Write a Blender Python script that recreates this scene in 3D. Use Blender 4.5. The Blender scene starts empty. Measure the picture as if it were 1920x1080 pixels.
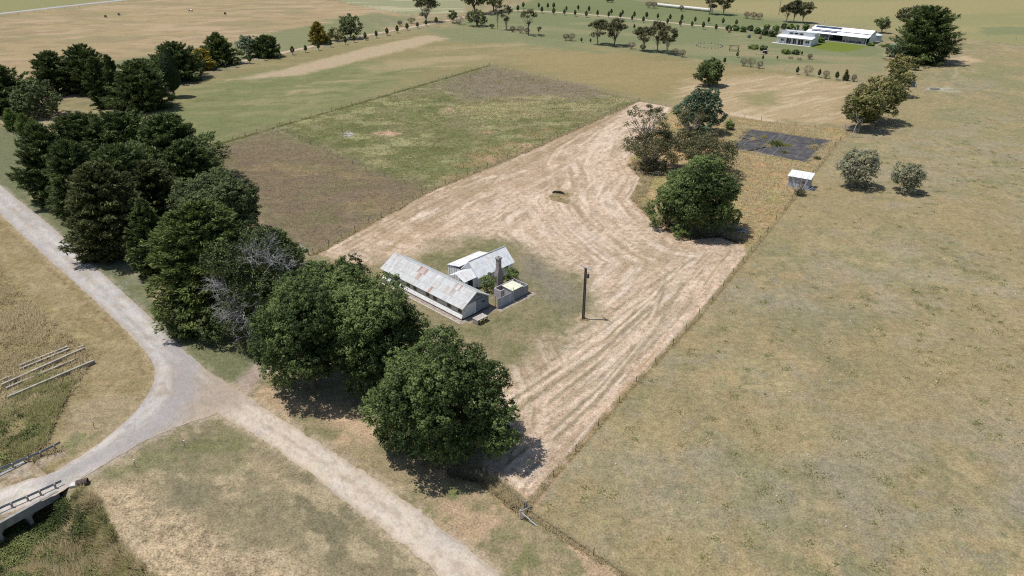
import bpy, math, random
import numpy as np
from mathutils import Vector, Matrix

# ------------------------------------------------------------------ base
SC = bpy.context.scene
COLL = SC.collection
TH = math.radians(27.5)      # camera looks down by this angle
FPX = 1371.0                 # focal length in photo pixels (1920 wide)
HC = 60.0                    # camera height in metres
K = 1.42                     # how bright a sunlit unit albedo reads


def P(x, y, z=0.0):
    """Photo pixel -> world point at height z."""
    u = (x - 960) / FPX
    v = (540 - y) / FPX
    dy = math.cos(TH) + v * math.sin(TH)
    dz = -math.sin(TH) + v * math.cos(TH)
    t = (z - HC) / dz
    return (u * t, dy * t)


def Q(X, Y, Z):
    dz = Z - HC
    zc = Y * math.cos(TH) - dz * math.sin(TH)
    yc = Y * math.sin(TH) + dz * math.cos(TH)
    return (960 + FPX * X / zc, 540 - FPX * yc / zc)


def depth_of(X, Y, Z):
    return Y * math.cos(TH) - (Z - HC) * math.sin(TH)


def zat(g, y):
    lo, hi = 0.0, 45.0
    for _ in range(50):
        m = (lo + hi) / 2
        if Q(g[0], g[1], m)[1] > y:
            lo = m
        else:
            hi = m
    return lo


def lin(c):
    c = np.asarray(c, float) / 255.0
    return np.where(c <= 0.04045, c / 12.92, ((c + 0.055) / 1.055) ** 2.4)


# ------------------------------------------------------------------ mesh helpers
class MB:
    """Collects shapes and links them as ONE mesh object."""

    def __init__(self):
        self.v, self.q, self.t, self.c = [], [], [], []
        self.n = 0

    def add(self, V, F, col=None):
        V = np.asarray(V, float).reshape(-1, 3)
        F = np.asarray(F, int)
        (self.q if F.shape[1] == 4 else self.t).append(F + self.n)
        self.v.append(V)
        if col is None:
            col = (1, 1, 1)
        col = np.asarray(col, float)
        if col.ndim == 1:
            col = np.tile(col, (len(V), 1))
        self.c.append(col)
        self.n += len(V)

    def box(self, lo, hi, col=None):
        x0, y0, z0 = lo
        x1, y1, z1 = hi
        V = [(x0, y0, z0), (x1, y0, z0), (x1, y1, z0), (x0, y1, z0), (x0, y0, z1), (x1, y0, z1), (x1, y1, z1), (x0, y1, z1)]
        F = [(0, 3, 2, 1), (4, 5, 6, 7), (0, 1, 5, 4), (1, 2, 6, 5), (2, 3, 7, 6), (3, 0, 4, 7)]
        self.add(V, F, col)

    def bar(self, a, b, w, h, col=None, up=(0, 0, 1)):
        a, b = np.array(a, float), np.array(b, float)
        d = b - a
        d = d / np.linalg.norm(d)
        s = np.cross(d, up)
        if np.linalg.norm(s) < 1e-6:
            s = np.array([1.0, 0, 0])
        s = s / np.linalg.norm(s)
        u = np.cross(s, d)
        V = []
        for p in (a, b):
            for i, j in ((-1, -1), (1, -1), (1, 1), (-1, 1)):
                V.append(p + s * i * w / 2 + u * j * h / 2)
        F = [(0, 3, 2, 1), (4, 5, 6, 7), (0, 1, 5, 4), (1, 2, 6, 5), (2, 3, 7, 6), (3, 0, 4, 7)]
        self.add(V, F, col)

    def tube(self, pts, rad, n=6, col=None, cap=True):
        pts = np.asarray(pts, float)
        m = len(pts)
        rad = np.broadcast_to(np.asarray(rad, float), (m,))
        d = np.gradient(pts, axis=0) if m > 2 else np.tile(pts[-1] - pts[0], (2, 1))
        d = d / (np.linalg.norm(d, axis=1, keepdims=True) + 1e-9)
        ref = np.where(np.abs(d[:, 2:3]) > 0.9, np.array([[1.0, 0, 0]]), np.array([[0, 0, 1.0]]))
        s = np.cross(d, ref)
        s /= np.linalg.norm(s, axis=1, keepdims=True) + 1e-9
        u = np.cross(s, d)
        a = np.arange(n) * 2 * math.pi / n
        V = pts[:, None, :] + rad[:, None, None] * (np.cos(a)[None, :, None] * s[:, None, :] + np.sin(a)[None, :, None] * u[:, None, :])
        F = []
        for i in range(m - 1):
            for j in range(n):
                k = (j + 1) % n
                F.append((i * n + j, i * n + k, (i + 1) * n + k, (i + 1) * n + j))
        self.add(V.reshape(-1, 3), F, col)
        if cap:
            for i, o in ((0, 0), (m - 1, (m - 1) * n)):
                V2 = np.vstack([V[i], pts[i][None]])
                tri = [(j, (j + 1) % n, n) if i else ((j + 1) % n, j, n) for j in range(n)]
                self.add(V2, tri, col)

    def prism(self, poly, z0, z1, col=None):
        """poly: list of (x, y), convex, extruded from z0 to z1."""
        n = len(poly)
        V = [(x, y, z0) for x, y in poly] + [(x, y, z1) for x, y in poly]
        self.add(V, [(i, (i + 1) % n, n + (i + 1) % n, n + i) for i in range(n)], col)
        cx, cy = np.mean([p[0] for p in poly]), np.mean([p[1] for p in poly])
        self.add([(x, y, z1) for x, y in poly] + [(cx, cy, z1)], [(i, (i + 1) % n, n) for i in range(n)], col)
        self.add([(x, y, z0) for x, y in poly] + [(cx, cy, z0)], [((i + 1) % n, i, n) for i in range(n)], col)

    def mesh(self, name, mat, smooth=False):
        V = np.vstack(self.v)
        me = bpy.data.meshes.new(name)
        me.vertices.add(len(V))
        me.vertices.foreach_set('co', V.astype(np.float32).ravel())
        loops, tot = [], []
        if self.q:
            q = np.vstack(self.q)
            loops.append(q.ravel())
            tot.append(np.full(len(q), 4))
        if self.t:
            t = np.vstack(self.t)
            loops.append(t.ravel())
            tot.append(np.full(len(t), 3))
        L = np.concatenate(loops)
        T = np.concatenate(tot)
        me.loops.add(len(L))
        me.loops.foreach_set('vertex_index', L.astype(np.int32))
        me.polygons.add(len(T))
        me.polygons.foreach_set('loop_start', np.concatenate([[0], np.cumsum(T)[:-1]]).astype(np.int32))
        me.update(calc_edges=True)
        C = np.vstack(self.c)
        at = me.color_attributes.new('col', 'FLOAT_COLOR', 'POINT')
        at.data.foreach_set('color', np.hstack([C, np.ones((len(C), 1))]).astype(np.float32).ravel())
        me.polygons.foreach_set('use_smooth', np.full(len(T), bool(smooth)))
        if mat is not None:
            me.materials.append(mat)
        me.validate()
        return me

    def build(self, name, mat, parent=None, smooth=False, loc=None):
        o = bpy.data.objects.new(name, self.mesh(name, mat, smooth))
        COLL.objects.link(o)
        if parent is not None:
            o.parent = parent
        if loc is not None:
            o.location = loc
        return o


def tag(o, label, cat, group=None):
    o['label'] = label
    o['category'] = cat
    if group:
        o['group'] = group
    return o


def thing(name, label, cat, loc=(0, 0, 0), rz=0.0, group=None):
    o = bpy.data.objects.new(name, None)
    o.empty_display_size = 0.3
    COLL.objects.link(o)
    o.location = (loc[0], loc[1], loc[2] if len(loc) > 2 else 0.0)
    o.rotation_euler = (0, 0, rz)
    return tag(o, label, cat, group)


def link(name, me, parent=None, loc=(0, 0, 0), rz=0.0, s=1.0):
    o = bpy.data.objects.new(name, me)
    COLL.objects.link(o)
    o.parent = parent
    o.location = loc
    o.rotation_euler = (0, 0, rz)
    o.scale = (s, s, s)
    return o


# ------------------------------------------------------------------ materials
def mat(name, base=(0.5, 0.5, 0.5), rough=0.8, var=0.25, scale=3.0, bump=0.0, bscale=20.0, spec=0.3, metal=0.0,
        attr=True, stretch=(1, 1, 1), second=None, sec_scale=1.0, sec_lo=0.5, sec_hi=0.7):
    m = bpy.data.materials.new(name)
    m.use_nodes = True
    nt = m.node_tree
    N, L = nt.nodes, nt.links
    b = N['Principled BSDF']
    b.inputs['Roughness'].default_value = rough
    b.inputs['Specular IOR Level'].default_value = spec
    b.inputs['Metallic'].default_value = metal
    tc = N.new('ShaderNodeTexCoord')
    mp = N.new('ShaderNodeMapping')
    mp.inputs['Scale'].default_value = stretch
    L.new(tc.outputs['Object'], mp.inputs['Vector'])
    ns = N.new('ShaderNodeTexNoise')
    ns.inputs['Scale'].default_value = scale
    ns.inputs['Detail'].default_value = 5
    L.new(mp.outputs['Vector'], ns.inputs['Vector'])
    mr = N.new('ShaderNodeMapRange')
    mr.inputs['From Min'].default_value = 0.25
    mr.inputs['From Max'].default_value = 0.75
    mr.inputs['To Min'].default_value = 1 - var
    mr.inputs['To Max'].default_value = 1 + var
    L.new(ns.outputs['Fac'], mr.inputs['Value'])
    rgb = N.new('ShaderNodeRGB')
    rgb.outputs[0].default_value = (*base, 1)
    cur = rgb.outputs[0]
    if second is not None:
        n2 = N.new('ShaderNodeTexNoise')
        n2.inputs['Scale'].default_value = sec_scale
        n2.inputs['Detail'].default_value = 6
        L.new(mp.outputs['Vector'], n2.inputs['Vector'])
        m2 = N.new('ShaderNodeMapRange')
        m2.inputs['From Min'].default_value = sec_lo
        m2.inputs['From Max'].default_value = sec_hi
        L.new(n2.outputs['Fac'], m2.inputs['Value'])
        mx = N.new('ShaderNodeMix')
        mx.data_type = 'RGBA'
        L.new(m2.outputs['Result'], mx.inputs['Factor'])
        L.new(cur, mx.inputs['A'])
        mx.inputs['B'].default_value = (*second, 1)
        cur = mx.outputs['Result']
    if attr:
        at = N.new('ShaderNodeAttribute')
        at.attribute_name = 'col'
        mul = N.new('ShaderNodeMix')
        mul.data_type = 'RGBA'
        mul.blend_type = 'MULTIPLY'
        mul.inputs['Factor'].default_value = 1
        L.new(cur, mul.inputs['A'])
        L.new(at.outputs['Color'], mul.inputs['B'])
        cur = mul.outputs['Result']
    vm = N.new('ShaderNodeVectorMath')
    vm.operation = 'SCALE'
    L.new(cur, vm.inputs[0])
    L.new(mr.outputs['Result'], vm.inputs['Scale'])
    L.new(vm.outputs['Vector'], b.inputs['Base Color'])
    if bump:
        nb = N.new('ShaderNodeTexNoise')
        nb.inputs['Scale'].default_value = bscale
        nb.inputs['Detail'].default_value = 4
        L.new(mp.outputs['Vector'], nb.inputs['Vector'])
        bm = N.new('ShaderNodeBump')
        bm.inputs['Strength'].default_value = bump
        bm.inputs['Distance'].default_value = 0.05
        L.new(nb.outputs['Fac'], bm.inputs['Height'])
        L.new(bm.outputs['Normal'], b.inputs['Normal'])
    return m


def leaf_mat(name, dark, light, rough=0.6, trans=0.25, spec=0.12, up=0.0):
    """Leaf colour runs from dark to light by the leaf's own random tint (col.r)."""
    if not up:
        dark, light = [v * 1.25 for v in dark], [v * 1.6 for v in light]
    m = bpy.data.materials.new(name)
    m.use_nodes = True
    nt = m.node_tree
    N, L = nt.nodes, nt.links
    b = N['Principled BSDF']
    b.inputs['Roughness'].default_value = rough
    b.inputs['Specular IOR Level'].default_value = spec
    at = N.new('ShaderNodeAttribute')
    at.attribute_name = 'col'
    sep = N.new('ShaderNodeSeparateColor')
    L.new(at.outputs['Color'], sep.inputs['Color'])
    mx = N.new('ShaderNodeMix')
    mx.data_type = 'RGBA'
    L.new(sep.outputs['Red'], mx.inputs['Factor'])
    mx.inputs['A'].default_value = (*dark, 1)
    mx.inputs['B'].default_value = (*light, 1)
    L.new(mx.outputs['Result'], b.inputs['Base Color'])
    if up:
        # thin lodged blades scatter like the sward they stand in: lean the normal upwards
        ge = N.new('ShaderNodeNewGeometry')
        nm = N.new('ShaderNodeMix')
        nm.data_type = 'VECTOR'
        nm.inputs['Factor'].default_value = up
        L.new(ge.outputs['Normal'], nm.inputs[4])
        nm.inputs[5].default_value = (0, 0, 1)
        nz = N.new('ShaderNodeVectorMath')
        nz.operation = 'NORMALIZE'
        L.new(nm.outputs[1], nz.inputs[0])
        L.new(nz.outputs['Vector'], b.inputs['Normal'])
    tr = N.new('ShaderNodeBsdfTranslucent')
    L.new(mx.outputs['Result'], tr.inputs['Color'])
    ms = N.new('ShaderNodeMixShader')
    ms.inputs['Fac'].default_value = trans
    L.new(b.outputs['BSDF'], ms.inputs[1])
    L.new(tr.outputs['BSDF'], ms.inputs[2])
    L.new(ms.outputs['Shader'], N['Material Output'].inputs['Surface'])
    return m


M = {}
M['leaf_broad'] = leaf_mat('leaf_broad', (0.022, 0.038, 0.012), (0.14, 0.178, 0.06))
M['leaf_bright'] = leaf_mat('leaf_bright', (0.04, 0.072, 0.02), (0.17, 0.21, 0.06))
M['leaf_cypress'] = leaf_mat('leaf_cypress', (0.022, 0.036, 0.012), (0.1, 0.125, 0.042), trans=0.15)
M['leaf_cypress_light'] = leaf_mat('leaf_cypress_light', (0.03, 0.048, 0.014), (0.135, 0.16, 0.048), trans=0.15)
M['leaf_cypress_brown'] = leaf_mat('leaf_cypress_brown', (0.026, 0.036, 0.014), (0.105, 0.112, 0.042), trans=0.15)
M['leaf_gold'] = leaf_mat('leaf_gold', (0.07, 0.07, 0.014), (0.36, 0.29, 0.06), trans=0.15)
M['leaf_gum'] = leaf_mat('leaf_gum', (0.045, 0.05, 0.022), (0.19, 0.175, 0.09), trans=0.15)
M['leaf_gum_gold'] = leaf_mat('leaf_gum_gold', (0.05, 0.06, 0.018), (0.2, 0.18, 0.065), trans=0.15)
M['leaf_olive'] = leaf_mat('leaf_olive', (0.075, 0.085, 0.05), (0.22, 0.22, 0.14), trans=0.12)
M['leaf_blue'] = leaf_mat('leaf_blue', (0.04, 0.065, 0.036), (0.15, 0.19, 0.11), trans=0.15)
M['leaf_brown'] = leaf_mat('leaf_brown', (0.085, 0.065, 0.05), (0.2, 0.16, 0.12), trans=0.1)
M['leaf_pine'] = leaf_mat('leaf_pine', (0.024, 0.036, 0.013), (0.11, 0.13, 0.05), trans=0.12)
M['bark'] = mat('bark', (0.13, 0.1, 0.075), 0.9, 0.35, 6, attr=False)
M['bark_pale'] = mat('bark_pale', (0.3, 0.26, 0.21), 0.85, 0.35, 4, attr=False)
M['bark_grey'] = mat('bark_grey', (0.42, 0.4, 0.39), 0.9, 0.3, 4, attr=False)
M['dry_grass'] = leaf_mat('dry_grass', (0.22, 0.18, 0.09), (0.5, 0.41, 0.25), rough=0.9, trans=0.2, spec=0.03, up=0.75)
M['green_grass'] = leaf_mat('green_grass', (0.1, 0.115, 0.04), (0.33, 0.31, 0.14), rough=0.9, trans=0.2, spec=0.03, up=0.75)
M['scrub'] = leaf_mat('scrub', (0.05, 0.07, 0.024), (0.27, 0.29, 0.11), rough=0.8, trans=0.25, spec=0.05, up=0.3)


# ------------------------------------------------------------------ foliage
def rnd_unit(rng, n):
    v = rng.normal(size=(n, 3))
    return v / np.linalg.norm(v, axis=1, keepdims=True)


def cards(mb, pts, nrm, ln, wd, rng, tint, axis=None, bend=0.0):
    """One diamond-shaped leaf card per point."""
    n = len(pts)
    nrm = nrm / (np.linalg.norm(nrm, axis=1, keepdims=True) + 1e-9)
    a = rnd_unit(rng, n) if axis is None else axis
    t = a - nrm * np.sum(a * nrm, axis=1, keepdims=True)
    t /= np.linalg.norm(t, axis=1, keepdims=True) + 1e-9
    b = np.cross(nrm, t)
    ln = np.broadcast_to(np.asarray(ln, float), (n,))[:, None]
    wd = np.broadcast_to(np.asarray(wd, float), (n,))[:, None]
    V = np.stack([pts - t * ln / 2, pts + b * wd / 2 - nrm * bend * ln, pts + t * ln / 2, pts - b * wd / 2 - nrm * bend * ln], axis=1)
    V = V.reshape(-1, 3)
    V[:, 2] = np.maximum(V[:, 2], 0.03)
    F = np.arange(4 * n).reshape(n, 4)
    tint = np.clip(np.broadcast_to(np.asarray(tint, float), (n,)), 0, 1)
    C = np.repeat(tint, 4)[:, None] * np.ones((1, 3))
    mb.add(V, F, C)


def crown_broad(rng, R, c, zc, detail=1.0, leaf=0.3, sub_r=0.62, n1=24, squash=0.85, tint0=0.0, flat=0.0):
    """Cauliflower crown: boughs > leaf clumps > leaves. R, c: half width and half height."""
    mb = MB()
    i = np.arange(n1)
    zz = 1 - (i + 0.5) / n1 * 1.86
    ph = i * 2.39996 + rng.uniform(0, 6)
    rr = np.sqrt(np.maximum(0, 1 - zz * zz))
    d1 = np.stack([rr * np.cos(ph), rr * np.sin(ph), zz], 1) + rng.normal(0, 0.12, (n1, 3))
    d1 /= np.linalg.norm(d1, axis=1, keepdims=True)
    S = np.array([R, R, c])
    r1 = rng.uniform(0.22, 0.46, n1)
    cen = d1 * S * (1.02 - r1 * 0.9)[:, None] * rng.uniform(0.7, 1.2, (n1, 1))
    lobeS = 0.5 * (R + c)
    for k in range(n1):
        rad = r1[k] * lobeS
        n2 = max(6, int(detail * 3.5 * (rad / sub_r) ** 2))
        d2 = rnd_unit(rng, n2 * 2)
        out = d1[k]
        d2 = d2[(d2 @ out) > -0.25][:n2]
        sc = cen[k] + d2 * rad * rng.uniform(0.72, 1.12, (len(d2), 1)) * np.array([1, 1, squash])
        sub = sub_r * rng.uniform(0.6, 1.35, len(sc))
        nl = max(8, int(24 * detail ** 0.5 * (0.3 / leaf) ** 1.2 * (sub_r / 0.62) ** 1.5))
        bt = rng.normal(0, 0.2)
        for j in range(len(sc)):
            d3 = rnd_unit(rng, nl)
            d3[:, 2] = np.where(rng.random(nl) < 0.7, np.abs(d3[:, 2]), d3[:, 2])
            pts = sc[j] + d3 * sub[j] * rng.uniform(0.55, 1.05, (nl, 1)) * np.array([1, 1, 0.8])
            nr = d3 + rnd_unit(rng, nl) * 0.6 + d2[j] * 0.35 + np.array([0, 0, 0.2])
            tt = 0.45 + tint0 + bt + rng.normal(0, 0.15) + rng.normal(0, 0.14, nl)
            cards(mb, pts + np.array([0, 0, zc]), nr, leaf * rng.uniform(0.7, 1.5, nl), leaf * rng.uniform(0.5, 0.95, nl), rng, tt, bend=0.1)
    # big cards added inside to block light, their dark tint painted crown shade
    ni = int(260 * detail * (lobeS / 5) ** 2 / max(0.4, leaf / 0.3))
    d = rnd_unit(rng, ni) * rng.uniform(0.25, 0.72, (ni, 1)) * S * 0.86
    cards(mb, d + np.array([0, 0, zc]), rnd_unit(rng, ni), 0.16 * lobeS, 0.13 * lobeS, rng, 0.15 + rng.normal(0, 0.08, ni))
    return mb


def crown_conifer(rng, R, H, z0=0.0, nb=200, per=70, prof=(1.6, 0.75), tilt=(5, 38), clen=0.95, cwid=0.24, tint0=0.0, lean=0.0, droop=0.0, rag=0.25):
    """Layered boughs that leave the stem, each a fan of long thin sprays."""
    mb = MB()
    # lumpy outline: the reach depends on direction and height
    lump = rng.uniform(0, 6.28, 6)
    for k in range(nb):
        t = (k + rng.random()) / nb
        t = t ** 0.92
        ph = k * 2.39996 + rng.normal(0, 0.25)
        pr = max(0.03, (1 - t ** prof[0])) ** prof[1]
        low = min(1.0, 0.7 + t * 1.5)
        wob = 1 + 0.13 * math.sin(3 * ph + lump[0] + 5 * t) + 0.1 * math.sin(2 * ph - 7 * t + lump[1])
        Lb = R * pr * low * wob * rng.uniform(1 - rag, 1.05 + rag * 0.35)
        tl = math.radians(tilt[0] + (tilt[1] - tilt[0]) * t + rng.normal(0, 9))
        z = z0 + (H - z0) * t * 0.97
        dr = np.array([math.cos(ph) * math.cos(tl), math.sin(ph) * math.cos(tl), math.sin(tl)])
        sd = np.array([-math.sin(ph), math.cos(ph), 0])
        nu = np.cross(dr, sd)
        nu = nu if nu[2] > 0 else -nu
        base = np.array([0, 0, z - math.sin(tl) * Lb * 0.72])
        n = max(8, int(per * (0.35 + 0.65 * Lb / R)))
        s = 0.3 + 0.72 * rng.random(n) ** 0.75
        lat = rng.uniform(-1, 1, n) * 0.34 * Lb * (1.12 - s) + rng.normal(0, 0.05 * Lb, n)
        up = rng.normal(0.1, 0.14, n) * (0.6 + 0.1 * Lb)
        pts = base + dr * (s * Lb)[:, None] + sd * lat[:, None] + nu * up[:, None]
        pts[:, 2] -= droop * (s ** 2) * Lb
        ax = dr + sd * (np.sign(lat) * rng.uniform(0.1, 0.8, n))[:, None] + rng.normal(0, 0.25, (n, 3)) + np.array([0, 0, 0.18])
        nr = nu + rng.normal(0, 0.55, (n, 3))
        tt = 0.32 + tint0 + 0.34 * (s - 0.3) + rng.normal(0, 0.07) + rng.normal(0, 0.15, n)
        sc = rng.uniform(0.6, 1.3, n)
        pts[:, 2] = np.maximum(pts[:, 2], 0.1)
        cards(mb, pts, nr, clen * sc, cwid * sc * rng.uniform(0.8, 1.4, n), rng, tt, axis=ax, bend=-0.06)
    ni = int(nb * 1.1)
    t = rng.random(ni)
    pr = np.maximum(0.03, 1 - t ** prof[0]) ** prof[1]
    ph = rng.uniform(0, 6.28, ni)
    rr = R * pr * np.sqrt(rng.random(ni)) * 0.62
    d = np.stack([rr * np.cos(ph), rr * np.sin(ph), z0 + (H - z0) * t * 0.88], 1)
    cards(mb, d, rnd_unit(rng, ni), 0.24 * R, 0.2 * R, rng, 0.1 + rng.normal(0, 0.06, ni))  # core cards tinted dark: shade between the boughs painted in
    return mb


def limbs(mb, rng, base_h, targets, r0, wob=0.12, n=6, start_frac=(0.45, 1.0), lean=(0, 0)):
    """Trunk up to base_h and a bent limb from it to each target."""
    tp = [np.array([0, 0, -0.15])]
    for k in range(1, 6):
        f = k / 5
        tp.append(np.array([lean[0] * f + rng.normal(0, wob * 0.4), lean[1] * f + rng.normal(0, wob * 0.4), base_h * f]))
    tp = np.array(tp)
    mb.tube(tp, np.linspace(r0 * 1.25, r0 * 0.7, 6), n=8)
    for tg in targets:
        f = rng.uniform(*start_frac)
        s = tp[0] * (1 - f) + tp[-1] * f
        s = tp[min(5, int(f * 5))]
        tg = np.asarray(tg, float)
        L = np.linalg.norm(tg - s)
        mid = s * 0.5 + tg * 0.5 + rng.normal(0, wob * L * 0.5, 3) + np.array([0, 0, -0.05 * L])
        q = s * 0.75 + tg * 0.25 + np.array([0, 0, 0.06 * L]) + rng.normal(0, 0.03 * L, 3)
        pts = np.array([s, q, mid, s * 0.22 + tg * 0.78 + rng.normal(0, 0.04 * L, 3), tg])
        rr = r0 * 0.5 * min(1, L / 5 + 0.3)
        mb.tube(pts, np.array([1, 0.8, 0.55, 0.35, 0.12]) * rr, n=n, cap=False)


def crown_gum(rng, R, c, zc, ncl=34, leaf=0.28, per=70, cr=0.2, tint0=0.0, gap=0.0, droop=0.3):
    """Open gum crown of separate flat clumps. Returns mesh and the clump centres."""
    mb = MB()
    cen = []
    S = np.array([R, R, c])
    d = rnd_unit(rng, ncl)
    d[:, 2] = np.where(rng.random(ncl) < 0.72, np.abs(d[:, 2]), d[:, 2])
    pos = d * S * rng.uniform(0.55, 0.92, (ncl, 1))
    for k in range(ncl):
        r = cr * R * rng.uniform(0.75, 1.5)
        n = int(per * rng.uniform(0.7, 1.3))
        d3 = rnd_unit(rng, n)
        pts = pos[k] + d3 * r * rng.uniform(0.3, 1.0, (n, 1)) * np.array([1, 1, 0.62])
        nr = d3 * 0.7 + rnd_unit(rng, n) * 0.8
        tt = 0.42 + tint0 + rng.normal(0, 0.13) + rng.normal(0, 0.16, n) + 0.1 * d3[:, 2]  # leaves higher on a clump get a lighter tint
        cards(mb, pts + np.array([0, 0, zc]), nr, leaf * rng.uniform(0.8, 1.7, n), leaf * rng.uniform(0.35, 0.7, n), rng, tt)
        cen.append(pos[k] + np.array([0, 0, zc - 0.2 * r]))
    return mb, cen


def twigs(mb, rng, start, d, L, r, depth, spread=0.55, kids=(3, 5), curl=0.12, zmin=0.1):
    """Recursive bare branches."""
    pts = [np.array(start, float)]
    d = np.array(d, float)
    d /= np.linalg.norm(d)
    for k in range(3):
        d = d + rng.normal(0, curl, 3)
        d /= np.linalg.norm(d)
        q = pts[-1] + d * L / 3
        q[2] = max(q[2], zmin)
        pts.append(q)
    pts = np.array(pts)
    mb.tube(pts, np.linspace(r, r * 0.45, 4), n=4 if depth < 2 else 5, cap=False)
    if depth <= 0:
        return
    for _ in range(rng.integers(*kids)):
        f = rng.integers(1, 4)
        dd = d + rng.normal(0, spread, 3)
        twigs(mb, rng, pts[f], dd, L * rng.uniform(0.55, 0.8), r * 0.5, depth - 1, spread, kids, curl, zmin)


def fit(bbox, base_y=None, minc=0.5, touch=0.92):
    """Size and place a crown so that it fills the given part of the photo."""
    x0, y0, x1, y1 = bbox
    cx, cy, w, h = (x0 + x1) / 2, (y0 + y1) / 2, x1 - x0, y1 - y0
    zc, R, c = 5.0, 4.0, 4.0
    for _ in range(40):
        if base_y is None:
            X, Y = P(cx, cy, zc)
        else:
            X, Y = P(cx, base_y)
            zc = zat((X, Y), cy)
        dep = depth_of(X, Y, zc)
        R = w / 2 * dep / FPX
        phi = math.atan2(HC - zc, math.hypot(X, Y))
        vh = h / 2 * dep / FPX
        c2 = (vh * vh - (R * math.sin(phi)) ** 2) / math.cos(phi) ** 2
        c = math.sqrt(max(c2, (minc * R) ** 2))
        if base_y is None:
            zc = 0.6 * zc + 0.4 * (c * touch)
    return X, Y, R, c, zc
# ------------------------------------------------------------------ world, sun, camera
def setup():
    w = bpy.data.worlds.new('World')
    SC.world = w
    w.use_nodes = True
    nt = w.node_tree
    bg = nt.nodes['Background']
    sky = nt.nodes.new('ShaderNodeTexSky')
    sky.sky_type = 'NISHITA'
    sky.sun_disc = False
    el = math.radians(67.5)
    sky.sun_elevation = el
    sky.sun_rotation = math.radians(270)
    nt.links.new(sky.outputs['Color'], bg.inputs['Color'])
    bg.inputs['Strength'].default_value = 0.1
    ld = bpy.data.lights.new('sun', 'SUN')
    ld.energy = 4.3
    ld.angle = math.radians(0.5)
    ld.color = (1.0, 0.97, 0.93)
    lo = bpy.data.objects.new('sun', ld)
    COLL.objects.link(lo)
    s = Vector((-math.cos(el), 0.02, math.sin(el)))
    lo.rotation_euler = s.to_track_quat('Z', 'Y').to_euler()
    lo.location = (0, 0, 150)
    cd = bpy.data.cameras.new('camera')
    cam = bpy.data.objects.new('camera', cd)
    COLL.objects.link(cam)
    cam.location = (0, 0, HC)
    cam.rotation_euler = (math.radians(90) - TH, 0, 0)
    cd.sensor_width = 36
    cd.lens = 36 * FPX / 1920
    cd.clip_end = 6000
    SC.camera = cam
    SC.cycles.filter_width = 1.15
    SC.cycles.use_denoising = False
    vs = SC.view_settings
    vs.view_transform = 'Standard'
    vs.look = 'None'
    vs.exposure = 0.1
    vs.gamma = 1.0


setup()


# ------------------------------------------------------------------ noise and region tools
def vnoise(x, y, seed=0):
    xi = np.floor(x).astype(np.int64)
    yi = np.floor(y).astype(np.int64)
    fx, fy = x - xi, y - yi
    fx = fx * fx * (3 - 2 * fx)
    fy = fy * fy * (3 - 2 * fy)

    def h(a, b):
        k = (a * 374761393 + b * 668265263 + seed * 974634777) & 0xFFFFFFFF
        k = ((k ^ (k >> 13)) * 1274126177) & 0xFFFFFFFF
        return ((k ^ (k >> 16)) & 0xFFFF) / 65535.0
    return (h(xi, yi) * (1 - fx) + h(xi + 1, yi) * fx) * (1 - fy) + (h(xi, yi + 1) * (1 - fx) + h(xi + 1, yi + 1) * fx) * fy


def fbm(x, y, sc, seed=0, octv=4):
    """Noise of feature size sc metres, about 0..1."""
    s, a, t = 0, 1.0, 0
    for k in range(octv):
        s = s + a * vnoise(x / sc * 2 ** k + 17.3 * k, y / sc * 2 ** k - 9.1 * k, seed + k)
        t += a
        a *= 0.55
    return np.clip((s / t - 0.5) * 1.6 + 0.5, 0, 1)


def smooth(a, b, x):
    t = np.clip((x - a) / (b - a), 0, 1)
    return t * t * (3 - 2 * t)


def seg_dist(X, Y, a, b):
    dx, dy = b[0] - a[0], b[1] - a[1]
    t = np.clip(((X - a[0]) * dx + (Y - a[1]) * dy) / (dx * dx + dy * dy + 1e-9), 0, 1)
    return np.hypot(X - a[0] - t * dx, Y - a[1] - t * dy)


def poly_sd(X, Y, poly):
    """Signed distance, positive inside."""
    d = np.full(X.shape, 1e9)
    ins = np.zeros(X.shape, bool)
    n = len(poly)
    for i in range(n):
        a, b = poly[i], poly[(i + 1) % n]
        d = np.minimum(d, seg_dist(X, Y, a, b))
        cond = ((a[1] > Y) != (b[1] > Y))
        xx = (b[0] - a[0]) * (Y - a[1]) / (b[1] - a[1] + 1e-12) + a[0]
        ins ^= cond & (X < xx)
    return np.where(ins, d, -d)


def px(pts):
    return [P(*p) for p in pts]


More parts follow.
